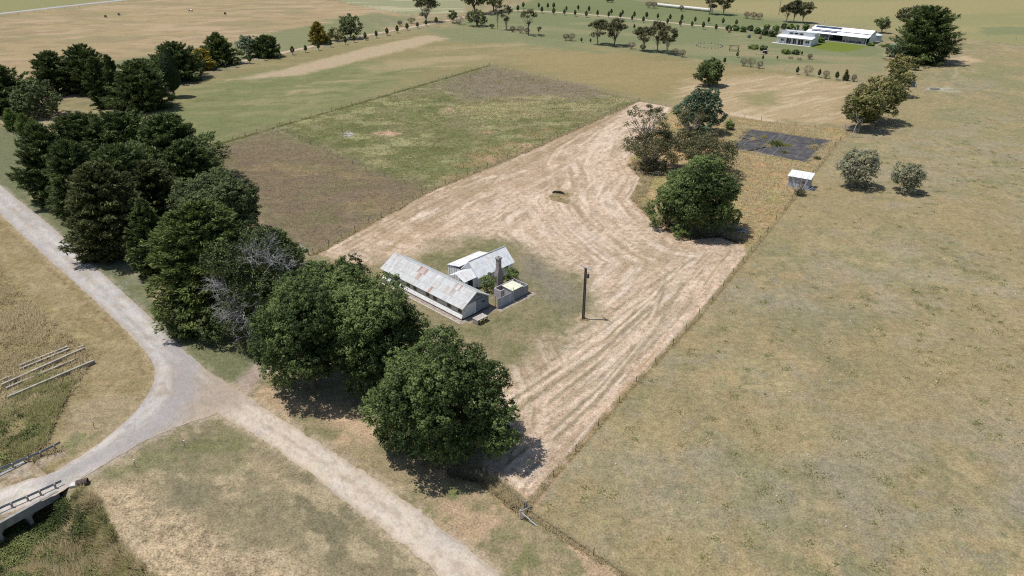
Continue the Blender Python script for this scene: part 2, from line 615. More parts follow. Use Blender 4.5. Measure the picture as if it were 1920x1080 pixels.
class Field:
    """Base colour of a ground-like sheet at points X, Y."""

    def __init__(self, X, Y, rgb):
        self.X, self.Y = X, Y
        self.C = np.tile(lin(rgb), (len(X), 1))
        self.G = np.full(len(X), 1.0)

    def blend(self, idx, m, rgb, grain=None):
        m = m[:, None]
        self.C[idx] = self.C[idx] * (1 - m) + lin(rgb) * m
        if grain is not None:
            self.G[idx] = self.G[idx] * (1 - m[:, 0]) + grain * m[:, 0]

    def poly(self, pts, rgb, soft=1.0, wob=1.0, wsc=4.0, op=1.0, pat=None, seed=1, grain=None, world=False):
        """pat = (size, low, high[, angle_deg, stretch]) breaks the patch up by noise."""
        w = pts if world else px(pts)
        xs, ys = [p[0] for p in w], [p[1] for p in w]
        mg = soft + wob + 1
        idx = np.where((self.X > min(xs) - mg) & (self.X < max(xs) + mg) & (self.Y > min(ys) - mg) & (self.Y < max(ys) + mg))[0]
        if not len(idx):
            return
        X, Y = self.X[idx], self.Y[idx]
        sd = poly_sd(X, Y, w)
        if wob:
            sd = sd + (fbm(X, Y, wsc, seed + 50) - 0.5) * 2 * wob
        m = smooth(-soft, soft, sd) * op
        if pat:
            m = m * self.pattern(X, Y, pat, seed)
        self.blend(idx, m, rgb, grain)

    def pattern(self, X, Y, pat, seed):
        if len(pat) > 3:
            a = math.radians(pat[3])
            u = X * math.cos(a) + Y * math.sin(a)
            v = -X * math.sin(a) + Y * math.cos(a)
            n = fbm(u / pat[4], v, pat[0], seed)
        else:
            n = fbm(X, Y, pat[0], seed)
        return smooth(pat[1], pat[2], n)

    def stroke(self, pts, width, rgb, soft=0.4, op=1.0, pat=None, seed=1, wob=0.0, grain=None, world=False):
        w = pts if world else px(pts)
        xs, ys = [p[0] for p in w], [p[1] for p in w]
        mg = width + soft + wob + 1
        idx = np.where((self.X > min(xs) - mg) & (self.X < max(xs) + mg) & (self.Y > min(ys) - mg) & (self.Y < max(ys) + mg))[0]
        if not len(idx):
            return
        X, Y = self.X[idx], self.Y[idx]
        d = np.full(X.shape, 1e9)
        for a, b in zip(w[:-1], w[1:]):
            d = np.minimum(d, seg_dist(X, Y, a, b))
        if wob:
            d = d + (fbm(X, Y, 3.0, seed + 9) - 0.5) * 2 * wob
        m = smooth(width / 2 + soft, width / 2 - soft, d) * op
        if pat:
            m = m * self.pattern(X, Y, pat, seed)
        self.blend(idx, m, rgb, grain)


# ------------------------------------------------------------------ region outlines (photo pixels)
YARD = [(1195, 190), (1262, 200), (1225, 250), (1192, 300), (1214, 332), (1192, 372), (1232, 412), (1290, 447), (1350, 441), (1392, 458), (1397, 476),
        (1310, 590), (1190, 716), (1040, 890), (985, 944), (955, 935), (905, 880), (940, 760), (900, 640), (770, 575), (720, 505), (590, 474), (700, 415), (800, 359), (1000, 277)]
PADDOCK = [(388, 278), (520, 238), (918, 123), (1197, 189), (1000, 276), (800, 358), (700, 414), (585, 474), (500, 420), (430, 330)]
COURT_GRASS = [(1262, 203), (1350, 215), (1450, 230), (1602, 245), (1572, 265), (1500, 360), (1440, 432), (1400, 462), (1350, 441), (1290, 447), (1232, 412), (1192, 372), (1214, 332), (1178, 305), (1225, 245)]
CREEK_LOW = [(-80, 990), (0, 992), (108, 935), (150, 915), (185, 960), (230, 1030), (290, 1090), (300, 1200), (-80, 1200)]
CREEK_HIGH = [(-80, 640), (0, 640), (60, 700), (150, 690), (110, 770), (80, 830), (118, 845), (60, 868), (0, 885), (-80, 905)]
MAIN_UP = [(-160, 215), (-60, 294), (0, 347), (100, 427), (200, 520), (300, 611), (370, 681), (430, 722), (520, 780), (640, 857), (760, 938), (870, 1024), (945, 1083), (1010, 1140), (1100, 1230)]
MAIN_LO = [(-160, 258), (-60, 344), (0, 402), (100, 495), (185, 570), (255, 640), (320, 715), (400, 778), (470, 806), (560, 872), (700, 978), (830, 1083), (900, 1145), (990, 1240)]
SIDE_OUT = [(120, 512), (200, 580), (262, 640), (292, 690), (286, 728), (252, 775), (190, 830), (100, 887), (0, 917), (-100, 948), (-220, 980)]
SIDE_IN = [(300, 620), (350, 670), (385, 712), (420, 755), (402, 780), (330, 800), (250, 838), (160, 893), (100, 932), (0, 968), (-100, 1003), (-220, 1045)]

BRC = P(52, 942)                      # middle of the little bridge
_d = np.array(P(104, 930)) - np.array(P(0, 988))
BRU = _d / np.linalg.norm(_d)         # along the side road
BRN = np.array([BRU[1], -BRU[0]])     # across it, towards the camera side


def ground_z(X, Y):
    """Flat country with one small creek."""
    u = (X - BRC[0]) * BRU[0] + (Y - BRC[1]) * BRU[1]
    v = (X - BRC[0]) * BRN[0] + (Y - BRC[1]) * BRN[1]
    u = u + 0.6 * np.sin(v * 0.35)
    wid = 3.0 + 0.5 * np.sin(v * 0.21 + 1)
    dip = smooth(wid + 2.6, wid - 0.6, np.abs(u + 1.5)) * smooth(-34, -24, v) * smooth(40, 30, v)
    mx, my = P(1051, 371)
    return -3.0 * dip + 0.55 * np.exp(-(((X - mx) / 2.3) ** 2 + ((Y - my) / 1.6) ** 2))


def paint(F):
    """All the paddocks, verges, mown strips and worn patches."""
    X, Y = F.X, F.Y
    allp = np.arange(len(X))
    one = np.ones(len(X))
    # the big dry field: blotches of straw, olive and grey
    F.blend(allp, 0.75 * smooth(0.45, 0.75, fbm(X, Y, 14, 3)), (138, 134, 92))
    F.blend(allp, 0.7 * smooth(0.5, 0.8, fbm(X, Y, 9, 7)), (168, 152, 108))
    F.blend(allp, 0.55 * smooth(0.56, 0.8, fbm(X, Y, 22, 12)), (156, 146, 122))
    F.blend(allp, 0.4 * smooth(0.6, 0.8, fbm(X, Y, 5, 21)), (132, 128, 88))
    F.blend(allp, 0.4 * smooth(0.62, 0.8, fbm(X, Y, 1.6, 31)), (122, 122, 84))
    F.blend(allp, 0.4 * smooth(0.62, 0.85, fbm(X, Y, 2.2, 35)), (178, 160, 116))
    F.blend(allp, 0.3 * smooth(0.6, 0.8, fbm(X, Y, 3.2, 45)), (150, 140, 124))
    F.blend(allp, 0.3 * smooth(0.62, 0.8, fbm(X, Y, 4.0, 47)), (184, 152, 106))
    big = [(985, 955), (1440, 432), (1570, 264), (1660, 110), (1925, 90), (2500, 300), (2500, 1400), (1300, 1400)]
    F.poly(big, (160, 142, 98), 4, 3, op=0.6, pat=(30, 0.4, 0.75), seed=4)
    F.poly([(1640, 190), (1700, 130), (1900, 100), (2100, 180), (2000, 280), (1760, 260)], (140, 136, 92), 12, 5, op=0.7, pat=(12, 0.3, 0.7), seed=5)
    F.poly([(1500, 480), (1750, 430), (1950, 560), (1700, 640)], (164, 150, 122), 6, 4, op=0.6, pat=(6, 0.35, 0.7), seed=6)
    F.poly([(1500, 800), (1800, 780), (2000, 1000), (1500, 1000)], (150, 140, 112), 6, 4, op=0.6, pat=(5, 0.4, 0.7), seed=8)
    F.poly([(1450, 560), (1600, 540), (1700, 700), (1400, 760)], (136, 128, 90), 5, 4, op=0.5, pat=(5, 0.35, 0.65), seed=9)
    # far paddocks
    F.poly([(1230, 0), (1350, 22), (1650, 56), (1925, 84), (2400, 130), (2500, -120), (1100, -120)], (160, 148, 98), 3, 2, op=0.95, seed=10, grain=0.6)
    F.poly([(1230, 0), (1350, 22), (1650, 56), (1925, 84), (2400, 130), (2500, -120), (1100, -120)], (144, 142, 92), 3, 2, op=0.8, pat=(45, 0.4, 0.7, 8, 4), seed=11, grain=0.6)
    F.poly([(1830, 50), (1920, 50), (2000, 62), (1850, 66)], (124, 134, 92), 4, 3, op=0.8, seed=12)
    tan = [(-500, 80), (-200, 45), (0, 30), (230, 2), (330, -40), (540, -40), (640, 5), (760, 28), (800, 30), (760, 52), (640, 75), (440, 110), (340, 140), (100, 190), (0, 215), (-500, 330)]
    F.poly(tan, (170, 148, 106), 3, 2, seed=13, grain=0.6)
    F.poly(tan, (184, 158, 122), 3, 2, op=0.8, pat=(9, 0.45, 0.72, 14, 3), seed=14, grain=0.6)
    F.poly(tan, (150, 140, 98), 3, 2, op=0.75, pat=(12, 0.5, 0.75, 12, 2.5), seed=15, grain=0.6)
    F.poly(tan, (150, 128, 98), 3, 2, op=0.55, pat=(5, 0.52, 0.75, 10, 2), seed=16, grain=0.6)
    F.poly([(640, 78), (780, 34), (700, 24), (600, 44), (440, 78), (250, 108), (150, 132), (100, 150), (100, 190), (350, 140), (520, 100)], (126, 132, 90), 5, 6, wsc=15, op=0.85, seed=17)
    F.poly([(690, 40), (800, 28), (790, 45), (720, 55)], (150, 138, 112), 3, 2, op=0.7, pat=(5, 0.4, 0.6), seed=18)
    F.poly([(-500, 60), (0, 24), (230, -4), (420, -80), (-500, -80)], (146, 142, 92), 2, 2, seed=19, grain=0.6)
    topc = [(550, -50), (642, 4), (760, 28), (870, 22), (900, -60)]
    F.poly(topc, (150, 150, 110), 2, 2, seed=20, grain=0.6)
    F.poly(topc, (186, 176, 140), 2, 2, op=0.8, pat=(12, 0.5, 0.7, 10, 5), seed=21, grain=0.6)
    lawn = [(840, 45), (965, 16), (1000, 0), (1060, -25), (1200, 2), (1345, 20), (1500, 40), (1650, 62), (1665, 110), (1600, 152), (1480, 138), (1378, 122), (1180, 95), (1010, 78), (900, 66)]
    F.poly(lawn, (126, 134, 92), 5, 4, wsc=12, seed=22, grain=0.6)
    F.poly(lawn, (146, 140, 98), 5, 4, op=0.75, pat=(18, 0.5, 0.75, -8, 3), seed=23, grain=0.6)
    F.poly([(1380, 60), (1480, 100), (1660, 105), (1600, 150), (1440, 135), (1350, 110)], (158, 142, 102), 5, 5, op=0.7, pat=(12, 0.4, 0.7, -10, 3), seed=24)
    F.poly([(962, 16), (1060, -25), (1200, 2), (1345, 24), (1450, 40), (1440, 60), (1270, 42), (1100, 24)], (118, 132, 88), 4, 2, op=0.8, seed=25, grain=0.5)
    mid = [(90, 195), (345, 160), (520, 106), (800, 56), (870, 50), (1010, 76), (1180, 96), (1380, 122), (1602, 155), (1602, 243), (1450, 230), (1240, 195), (1197, 188), (918, 122), (520, 236), (388, 276), (300, 230)]
    F.poly(mid, (150, 138, 92), 4, 3, wsc=12, seed=26, grain=0.7)
    F.poly(mid, (164, 146, 104), 4, 3, op=0.5, pat=(6, 0.52, 0.75, 15, 3), seed=227)
    F.poly(mid, (134, 128, 86), 4, 3, op=0.5, pat=(4, 0.52, 0.75, 15, 2), seed=228)
    F.poly(mid, (140, 130, 84), 4, 3, op=0.8, pat=(18, 0.45, 0.7, 15, 3), seed=27, grain=0.7)
    F.poly([(345, 168), (430, 140), (640, 118), (800, 125), (760, 165), (560, 228), (390, 276), (280, 220)], (124, 130, 82), 10, 8, wsc=20, op=0.9, seed=28)
    F.poly([(345, 168), (640, 118), (800, 125), (560, 228), (390, 276)], (150, 142, 96), 6, 6, op=0.6, pat=(6, 0.5, 0.72, 15, 3), seed=328)
    F.poly([(345, 168), (640, 118), (800, 125), (560, 228), (390, 276)], (112, 120, 76), 6, 6, op=0.5, pat=(3, 0.52, 0.75, 15, 2), seed=329)
    F.poly([(790, 52), (900, 52), (1050, 80), (1150, 100), (960, 82), (850, 78)], (128, 134, 94), 5, 6, wsc=14, op=0.8, seed=29)
    F.poly([(540, 128), (700, 86), (800, 66), (840, 72), (770, 90), (640, 122), (560, 142), (430, 150)], (184, 162, 128), 3, 2, op=0.95, seed=30)
    F.poly([(800, 92), (980, 80), (1010, 100), (880, 118), (700, 150), (480, 190), (560, 165)], (172, 152, 112), 6, 6, op=0.7, pat=(8, 0.4, 0.65, 15, 4), seed=31)
    F.poly([(950, 95), (1150, 100), (1300, 125), (1450, 140), (1300, 175), (1200, 180), (1000, 130)], (160, 140, 92), 6, 5, op=0.6, seed=32)
    F.poly([(1290, 150), (1460, 140), (1600, 158), (1590, 235), (1440, 226), (1270, 195)], (180, 156, 116), 6, 4, op=0.9, seed=33)
    F.poly([(1290, 150), (1460, 140), (1600, 158), (1590, 235), (1440, 226), (1270, 195)], (204, 182, 146), 6, 4, op=0.6, pat=(1.4, 0.5, 0.75, 40, 9), seed=34)
    F.poly([(1290, 150), (1460, 140), (1600, 158), (1590, 235), (1440, 226), (1270, 195)], (156, 136, 98), 6, 4, op=0.5, pat=(2.2, 0.5, 0.75, 20, 7), seed=234)
    F.poly([(1395, 176), (1450, 172), (1455, 195), (1400, 200)], (140, 136, 86), 4, 4, op=0.8, seed=35)
    F.poly([(1270, 197), (1340, 205), (1460, 226), (1440, 234), (1340, 220), (1280, 210)], (208, 178, 142), 1.5, 1, op=0.8, seed=36)
    # weedy paddock
    F.poly(PADDOCK, (122, 124, 76), 0.6, 0.4, seed=37, grain=1.5)
    F.poly(PADDOCK, (102, 108, 62), 0.6, 0.4, op=0.75, pat=(4, 0.48, 0.68, 10, 1.8), seed=38, grain=1.5)
    F.poly(PADDOCK, (140, 128, 92), 0.6, 0.4, op=0.6, pat=(9, 0.5, 0.7), seed=238, grain=1.5)
    F.poly(PADDOCK, (170, 164, 112), 0.6, 0.4, op=0.6, pat=(4.5, 0.6, 0.75, 5, 2), seed=239, grain=1.5)
    F.poly(PADDOCK, (146, 136, 96), 0.6, 0.4, op=0.5, pat=(3.5, 0.58, 0.75), seed=39, grain=1.5)
    F.poly([(388, 278), (505, 243), (560, 262), (650, 305), (795, 360), (700, 416), (590, 474), (430, 330)], (124, 107, 85), 6, 5, wsc=9, op=0.9, seed=40, grain=1.4)
    F.poly([(400, 300), (640, 310), (780, 362), (600, 455), (440, 330)], (152, 132, 90), 3, 2, op=0.6, pat=(5, 0.5, 0.72, 20, 2.5), seed=41, grain=1.4)
    F.poly([(400, 290), (640, 310), (780, 362), (600, 460), (430, 335)], (116, 112, 74), 4, 3, op=0.55, pat=(7, 0.5, 0.72), seed=241)
    F.poly([(400, 290), (640, 310), (780, 362), (600, 460), (430, 335)], (120, 100, 82), 4, 3, op=0.5, pat=(3, 0.55, 0.75), seed=242)
    F.poly([(850, 145), (918, 125), (1010, 143), (1120, 168), (1140, 182), (1010, 190), (880, 184), (830, 165)], (136, 120, 100), 5, 4, op=0.92, seed=42, grain=1.3)
    F.poly([(930, 180), (1150, 180), (1120, 215), (960, 225), (800, 215)], (166, 160, 104), 4, 3, op=0.7, pat=(5, 0.5, 0.66, 5, 2.5), seed=43)
    F.poly([(820, 330), (900, 270), (1000, 250), (1060, 225), (1100, 210), (1000, 277), (830, 350)], (150, 128, 84), 3, 2, op=0.7, pat=(5, 0.4, 0.6), seed=44)
    for cx, cy, w, h, col in ((727, 250, 26, 6, (196, 160, 128)), (651, 252, 13, 6, (178, 172, 164)), (843, 205, 12, 4, (184, 152, 118)), (918, 248, 14, 4, (176, 146, 108)), (985, 272, 14, 5, (182, 150, 118)), (920, 298, 20, 7, (176, 142, 108))):
        F.poly([(cx - w, cy), (cx, cy - h), (cx + w, cy), (cx, cy + h)], col, 1.0, 1.2, wsc=1.5, op=0.95, seed=int(cx))
    # yard of cut straw
    F.poly(YARD, (212, 184, 154), 0.5, 0.35, wsc=2, seed=45, grain=1.0)
    F.poly(YARD, (216, 190, 164), 0.5, 0.3, op=0.6, pat=(1.2, 0.5, 0.7, 57, 6), seed=46)
    F.poly(YARD, (172, 146, 114), 0.5, 0.3, op=0.55, pat=(0.9, 0.56, 0.75, 57, 8), seed=47)
    F.poly(YARD, (180, 156, 128), 0.5, 0.3, op=0.4, pat=(7, 0.5, 0.75), seed=48)
    F.poly(YARD, (146, 122, 96), 0.5, 0.3, op=0.5, pat=(0.7, 0.62, 0.78), seed=248)
    F.poly(YARD, (224, 200, 176), 0.5, 0.3, op=0.5, pat=(0.6, 0.58, 0.75), seed=249)
    mow_lines(F)
    F.poly([(590, 474), (800, 362), (1000, 280), (1150, 215), (1080, 300), (900, 420), (720, 495)], (172, 144, 112), 4, 3, op=0.6, pat=(6, 0.3, 0.7), seed=49)
    green = [(700, 500), (720, 545), (780, 600), (905, 690), (950, 700), (1010, 665), (1085, 625), (1120, 590), (1110, 545), (1075, 512), (1010, 478), (975, 455), (900, 440), (840, 455), (780, 478)]
    F.poly(green, (134, 126, 88), 4.5, 2.5, op=0.95, seed=50, grain=1.1)
    F.poly(green, (150, 134, 98), 3.5, 2.5, op=0.7, pat=(2.5, 0.5, 0.7), seed=51, grain=1.1)
    F.poly(green, (118, 118, 74), 3.5, 2.5, op=0.7, pat=(4, 0.52, 0.72), seed=52, grain=1.1)
    F.poly([(970, 470), (1060, 520), (1090, 560), (1060, 590), (1000, 545)], (134, 124, 108), 3, 2, op=0.7, seed=53)
    F.poly([(1130, 450), (1300, 470), (1280, 560), (1180, 650), (1040, 760), (960, 780), (990, 690), (1130, 590), (1190, 540)], (168, 148, 112), 4, 2, op=0.6, pat=(1.0, 0.42, 0.68, 57, 10), seed=54)
    # mower and wheel lines beside the pole, curving away to the back
    rs = random.Random(5)
    off = 0
    for k in range(15):
        off += rs.uniform(7, 20)
        base = [(945, 690 + off), (1040, 630 + off * 0.95), (1130, 585 + off * 0.75), (1220, 527 + off * 0.5), (1290 + rs.uniform(-40, 30), 480 + off * 0.25)]
        F.stroke(base[rs.choice((0, 0, 1)):rs.choice((4, 5, 5))], rs.uniform(0.35, 0.9), (224, 200, 174) if k % 2 else (136, 124, 92), 0.28, rs.uniform(0.45, 0.85), pat=(1.2, 0.25, 0.6, 57, 9), seed=60 + k, wob=0.12)
    for k in range(9):
        F.stroke([(1050 + k * 12, 480), (1130 + k * 10, 430 + k * 5), (1190 + k * 10, 425 + k * 7), (1260 + k * 10, 450 + k * 5)], rs.uniform(0.4, 0.8), (150, 132, 98), 0.4, rs.uniform(0.3, 0.6), pat=(2, 0.4, 0.6), seed=80 + k, wob=0.4)
    o = 0
    for k in range(12):
        o += rs.uniform(5, 17)
        q = [(1192 - o * 0.4, 200 + o * 0.22), (1150 - o * 0.5, 236 + o * 0.14), (1122 - o * 0.6, 272 + o * 0.06), (1116 - o * 0.7, 310), (1126 - o * 0.74, 352), (1136 - o * 0.78, 392), (1165 - o * 0.85, 432)]
        e = rs.choice((4, 5, 6, 7))
        F.stroke(q[rs.choice((0, 0, 1)):e], rs.uniform(0.3, 0.8), rs.choice(((172, 144, 110), (156, 132, 98), (224, 200, 172))), 0.35, rs.uniform(0.3, 0.65), pat=(4, 0.25, 0.6), seed=100 + k, wob=0.5)
    for k in range(9):
        F.stroke([(1190 - k * 9, 196 + k * 5), (1000 - k * 9, 284 + k * 7), (800 - k * 6, 369 + k * 10), (640 + k * 4, 452 + k * 8)][:rs.choice((3, 4, 4))], rs.uniform(0.5, 1.2), (140, 122, 86) if k % 2 else (170, 144, 108), 0.45, rs.uniform(0.4, 0.85), pat=(5, 0.2, 0.55), seed=120 + k, wob=0.35)
    for k in range(16):
        y = 575 + k * 22
        F.stroke([(1290 - k * 17, y), (1262 - k * 17, y + 42), (1215 - k * 17, y + 90)], 0.35, (184, 150, 112), 0.25, 0.6, pat=(1.5, 0.4, 0.6), seed=140 + k, wob=0.15)
    F.stroke([(1030, 560), (1010, 600), (960, 640), (930, 650)], 1.2, (128, 122, 82), 0.6, 0.6, pat=(3, 0.3, 0.6), seed=160)
    F.poly([(1083, 598), (1094, 590), (1106, 598), (1094, 606)], (200, 170, 138), 0.8, 0.6, seed=161)
    F.poly([(1025, 372), (1048, 352), (1075, 364), (1060, 382)], (174, 150, 112), 1.0, 0.8, seed=162)
    # long dry grass round the court
    F.poly(COURT_GRASS, (168, 144, 98), 1.0, 0.8, seed=163, grain=1.8)
    F.poly(COURT_GRASS, (186, 146, 96), 1.0, 0.8, op=0.8, pat=(4, 0.5, 0.7), seed=164, grain=1.8)
    F.poly(COURT_GRASS, (154, 146, 88), 1.0, 0.8, op=0.8, pat=(5, 0.5, 0.7), seed=165, grain=1.8)
    F.stroke([(1186, 305), (1214, 335), (1194, 375), (1232, 415), (1285, 447)], 2.2, (186, 150, 98), 0.8, 0.7, seed=166)
    # strip of taller grass under the boundary fences
    F.stroke([(985, 950), (1190, 722), (1312, 592), (1440, 434), (1575, 264)], 1.0, (146, 128, 82), 0.35, 0.85, pat=(1.5, 0.1, 0.5), seed=167, grain=1.4)
    F.stroke([(985, 957), (1045, 1000), (1170, 1078), (1300, 1160)], 1.3, (140, 124, 78), 0.5, 0.85, seed=168, grain=1.4)
    F.stroke([(590, 476), (800, 360), (1000, 278), (1195, 190)], 1.5, (128, 114, 74), 0.5, 0.8, seed=169, grain=1.5)
    F.stroke([(388, 277), (520, 238), (918, 123)], 1.6, (112, 116, 68), 0.5, 0.8, seed=170, grain=1.5)
    F.stroke([(918, 123), (1197, 189), (1300, 208), (1450, 231)], 1.4, (136, 118, 84), 0.5, 0.7, seed=171)
    # verges
    F.poly([(-80, 210), (0, 236), (60, 262), (60, 380), (130, 400), (330, 600), (480, 660), (510, 690), (440, 728), (370, 680), (200, 520), (0, 347), (-80, 280)], (116, 120, 84), 1.2, 0.8, seed=172)
    F.poly([(100, 380), (240, 470), (330, 620), (270, 580), (130, 440)], (128, 134, 108), 1.5, 1.2, op=0.7, pat=(2.5, 0.35, 0.6), seed=173)
    low = [(-80, 350), (0, 404), (100, 497), (200, 585), (258, 642), (290, 690), (284, 728), (250, 774), (190, 829), (100, 886), (0, 915), (-80, 940)]
    F.poly(low, (156, 138, 98), 0.5, 0.4, seed=174)
    F.poly(low, (146, 130, 86), 0.5, 0.4, op=0.8, pat=(3, 0.45, 0.7, 130, 3), seed=175)
    F.poly(low, (172, 152, 112), 0.5, 0.4, op=0.6, pat=(1.6, 0.5, 0.7), seed=176)
    F.poly([(110, 760), (240, 740), (275, 735), (240, 780), (130, 862)], (164, 146, 114), 1.5, 1, op=0.7, seed=177)
    F.poly([(150, 800), (230, 780), (180, 830), (120, 862), (60, 880)], (116, 122, 76), 1.5, 1, op=0.7, pat=(2, 0.35, 0.6), seed=178)
    F.poly([(-80, 470), (0, 512), (90, 595), (176, 668), (150, 715), (115, 770), (90, 830), (118, 846), (0, 884), (-80, 905)], (136, 122, 82), 2.5, 2.0, seed=179, grain=1.6)
    F.poly([(-80, 470), (0, 512), (90, 595), (176, 668), (150, 715), (115, 770), (90, 830), (118, 846), (0, 884), (-80, 905)], (158, 146, 94), 2.5, 2.0, op=0.8, pat=(4, 0.42, 0.65), seed=180, grain=1.6)
    F.stroke([(0, 420), (100, 512), (200, 602), (255, 660), (272, 705)], 0.7, (124, 100, 70), 0.4, 0.6, pat=(1.2, 0.4, 0.6), seed=181)
    tri = [(-80, 1090), (100, 935), (250, 840), (330, 802), (400, 782), (470, 810), (560, 875), (700, 980), (830, 1085), (950, 1200), (300, 1250)]
    F.poly(tri, (144, 132, 100), 0.5, 0.4, seed=182)
    F.poly(tri, (126, 118, 90), 0.6, 0.5, op=0.8, pat=(4, 0.45, 0.7), seed=183)
    F.poly(tri, (178, 160, 124), 0.6, 0.5, op=0.7, pat=(2, 0.55, 0.75, 140, 2), seed=184)
    F.poly([(240, 850), (330, 812), (400, 790), (470, 830), (430, 880), (300, 880), (180, 905)], (122, 122, 78), 2, 1.5, op=0.85, pat=(3, 0.3, 0.6), seed=185)
    F.poly([(155, 905), (260, 905), (300, 950), (420, 1010), (560, 1060), (620, 1180), (300, 1180), (190, 980)], (190, 166, 130), 2, 1.5, op=0.85, seed=186, grain=1.6)
    F.poly([(155, 905), (260, 905), (300, 950), (420, 1010), (560, 1060), (620, 1180), (300, 1180), (190, 980)], (150, 132, 100), 2, 1.5, op=0.75, pat=(1.0, 0.5, 0.7), seed=187, grain=1.6)
    F.poly([(370, 880), (440, 890), (450, 930), (390, 930)], (186, 164, 128), 1.5, 1, op=0.8, pat=(1.5, 0.35, 0.6), seed=188)
    F.poly([(460, 850), (520, 870), (560, 920), (500, 900)], (184, 162, 126), 1.5, 1, op=0.7, seed=189)
    strip = [(440, 730), (500, 690), (530, 740), (690, 780), (860, 880), (985, 962), (1170, 1080), (1300, 1200), (1060, 1210), (945, 1084), (760, 939), (640, 858), (520, 781)]
    F.poly(strip, (156, 140, 104), 0.6, 0.4, seed=190)
    F.poly(strip, (132, 126, 86), 0.6, 0.4, op=0.85, pat=(3, 0.45, 0.65), seed=191)
    F.poly(strip, (186, 156, 122), 0.6, 0.4, op=0.8, pat=(3.5, 0.52, 0.72), seed=192)
    F.poly([(540, 745), (620, 760), (700, 800), (700, 830), (620, 790)], (198, 166, 132), 1.5, 1, op=0.8, seed=193)
    F.poly([(900, 990), (1010, 1020), (1060, 1080), (980, 1080)], (112, 118, 68), 2, 1.5, op=0.8, pat=(2, 0.35, 0.6), seed=194)
    F.poly([(840, 905), (870, 915), (865, 940), (835, 935)], (104, 118, 62), 1, 0.8, op=0.8, seed=195)
    F.poly([(840, 880), (905, 880), (985, 945), (985, 975), (900, 905), (845, 895)], (140, 114, 70), 1, 0.8, op=0.9, seed=196, grain=2)
    F.poly([(430, 730), (470, 690), (500, 664), (520, 690), (480, 716), (470, 750)], (172, 152, 136), 1.0, 0.8, op=0.95, seed=197, grain=0.8)
    # dust beside the roads
    F.stroke([(430, 721), (520, 779), (640, 856), (760, 937), (870, 1023), (945, 1082), (1010, 1140)], 1.6, (186, 166, 138), 0.8, 0.7, pat=(1.2, 0.3, 0.6), seed=198)
    F.stroke([(400, 779), (470, 807), (560, 873), (700, 979), (830, 1084)], 1.4, (188, 168, 140), 0.7, 0.7, pat=(1.2, 0.3, 0.6), seed=199)
    F.stroke([(-60, 345), (0, 403), (100, 496), (200, 581), (262, 642), (292, 690), (286, 729), (252, 776), (190, 831), (100, 888), (0, 918)], 1.2, (178, 156, 122), 0.6, 0.8, pat=(1.0, 0.3, 0.6), seed=200)
    F.stroke([(-60, 294), (0, 347), (100, 427), (200, 520), (300, 611), (370, 681)], 1.2, (160, 152, 134), 0.6, 0.7, pat=(1.2, 0.3, 0.6), seed=201)
    F.stroke([(400, 781), (330, 801), (250, 839), (160, 894)], 1.6, (178, 160, 140), 0.8, 0.8, pat=(1.2, 0.3, 0.6), seed=202)
    F.stroke([(0, 890), (60, 873), (110, 852)], 1.6, (176, 158, 136), 0.6, 0.8, seed=203)
    # bare ground under trees and round the sheds
    F.poly([(1670, 98), (1745, 116), (1810, 106), (1845, 114), (1800, 122), (1700, 118), (1660, 112)], (196, 168, 130), 2.5, 2, op=0.9, seed=204)
    F.poly([(1735, 165), (1760, 160), (1800, 172), (1740, 173)], (180, 176, 160), 2, 1.5, op=0.8, pat=(1.5, 0.3, 0.6), seed=205)
    F.stroke([(1790, 125), (1795, 138), (1785, 148)], 1.0, (176, 164, 124), 0.6, 0.7, seed=206)
    F.poly([(1508, 86), (1560, 78), (1628, 86), (1612, 92), (1580, 98), (1540, 93)], (114, 136, 58), 2.0, 1.0, op=0.95, seed=207, grain=0.5)
    F.poly([(1400, 60), (1500, 62), (1530, 45), (1560, 40), (1480, 48), (1400, 52)], (158, 146, 126), 2, 1.5, op=0.6, seed=208)
    F.poly([(500, 100), (340, 140), (300, 150), (170, 175), (100, 188), (100, 196), (260, 205), (320, 190), (340, 160), (440, 130)], (118, 108, 88), 3, 2, op=0.55, pat=(3, 0.3, 0.6), seed=209)
    F.poly([(1570, 240), (1640, 240), (1690, 225), (1640, 215)], (130, 112, 84), 3, 2, op=0.6, seed=210)
    F.poly([(1650, 250), (1900, 215), (1960, 300), (1700, 400), (1600, 380)], (158, 146, 118), 6, 4, op=0.55, pat=(5, 0.4, 0.65), seed=211)


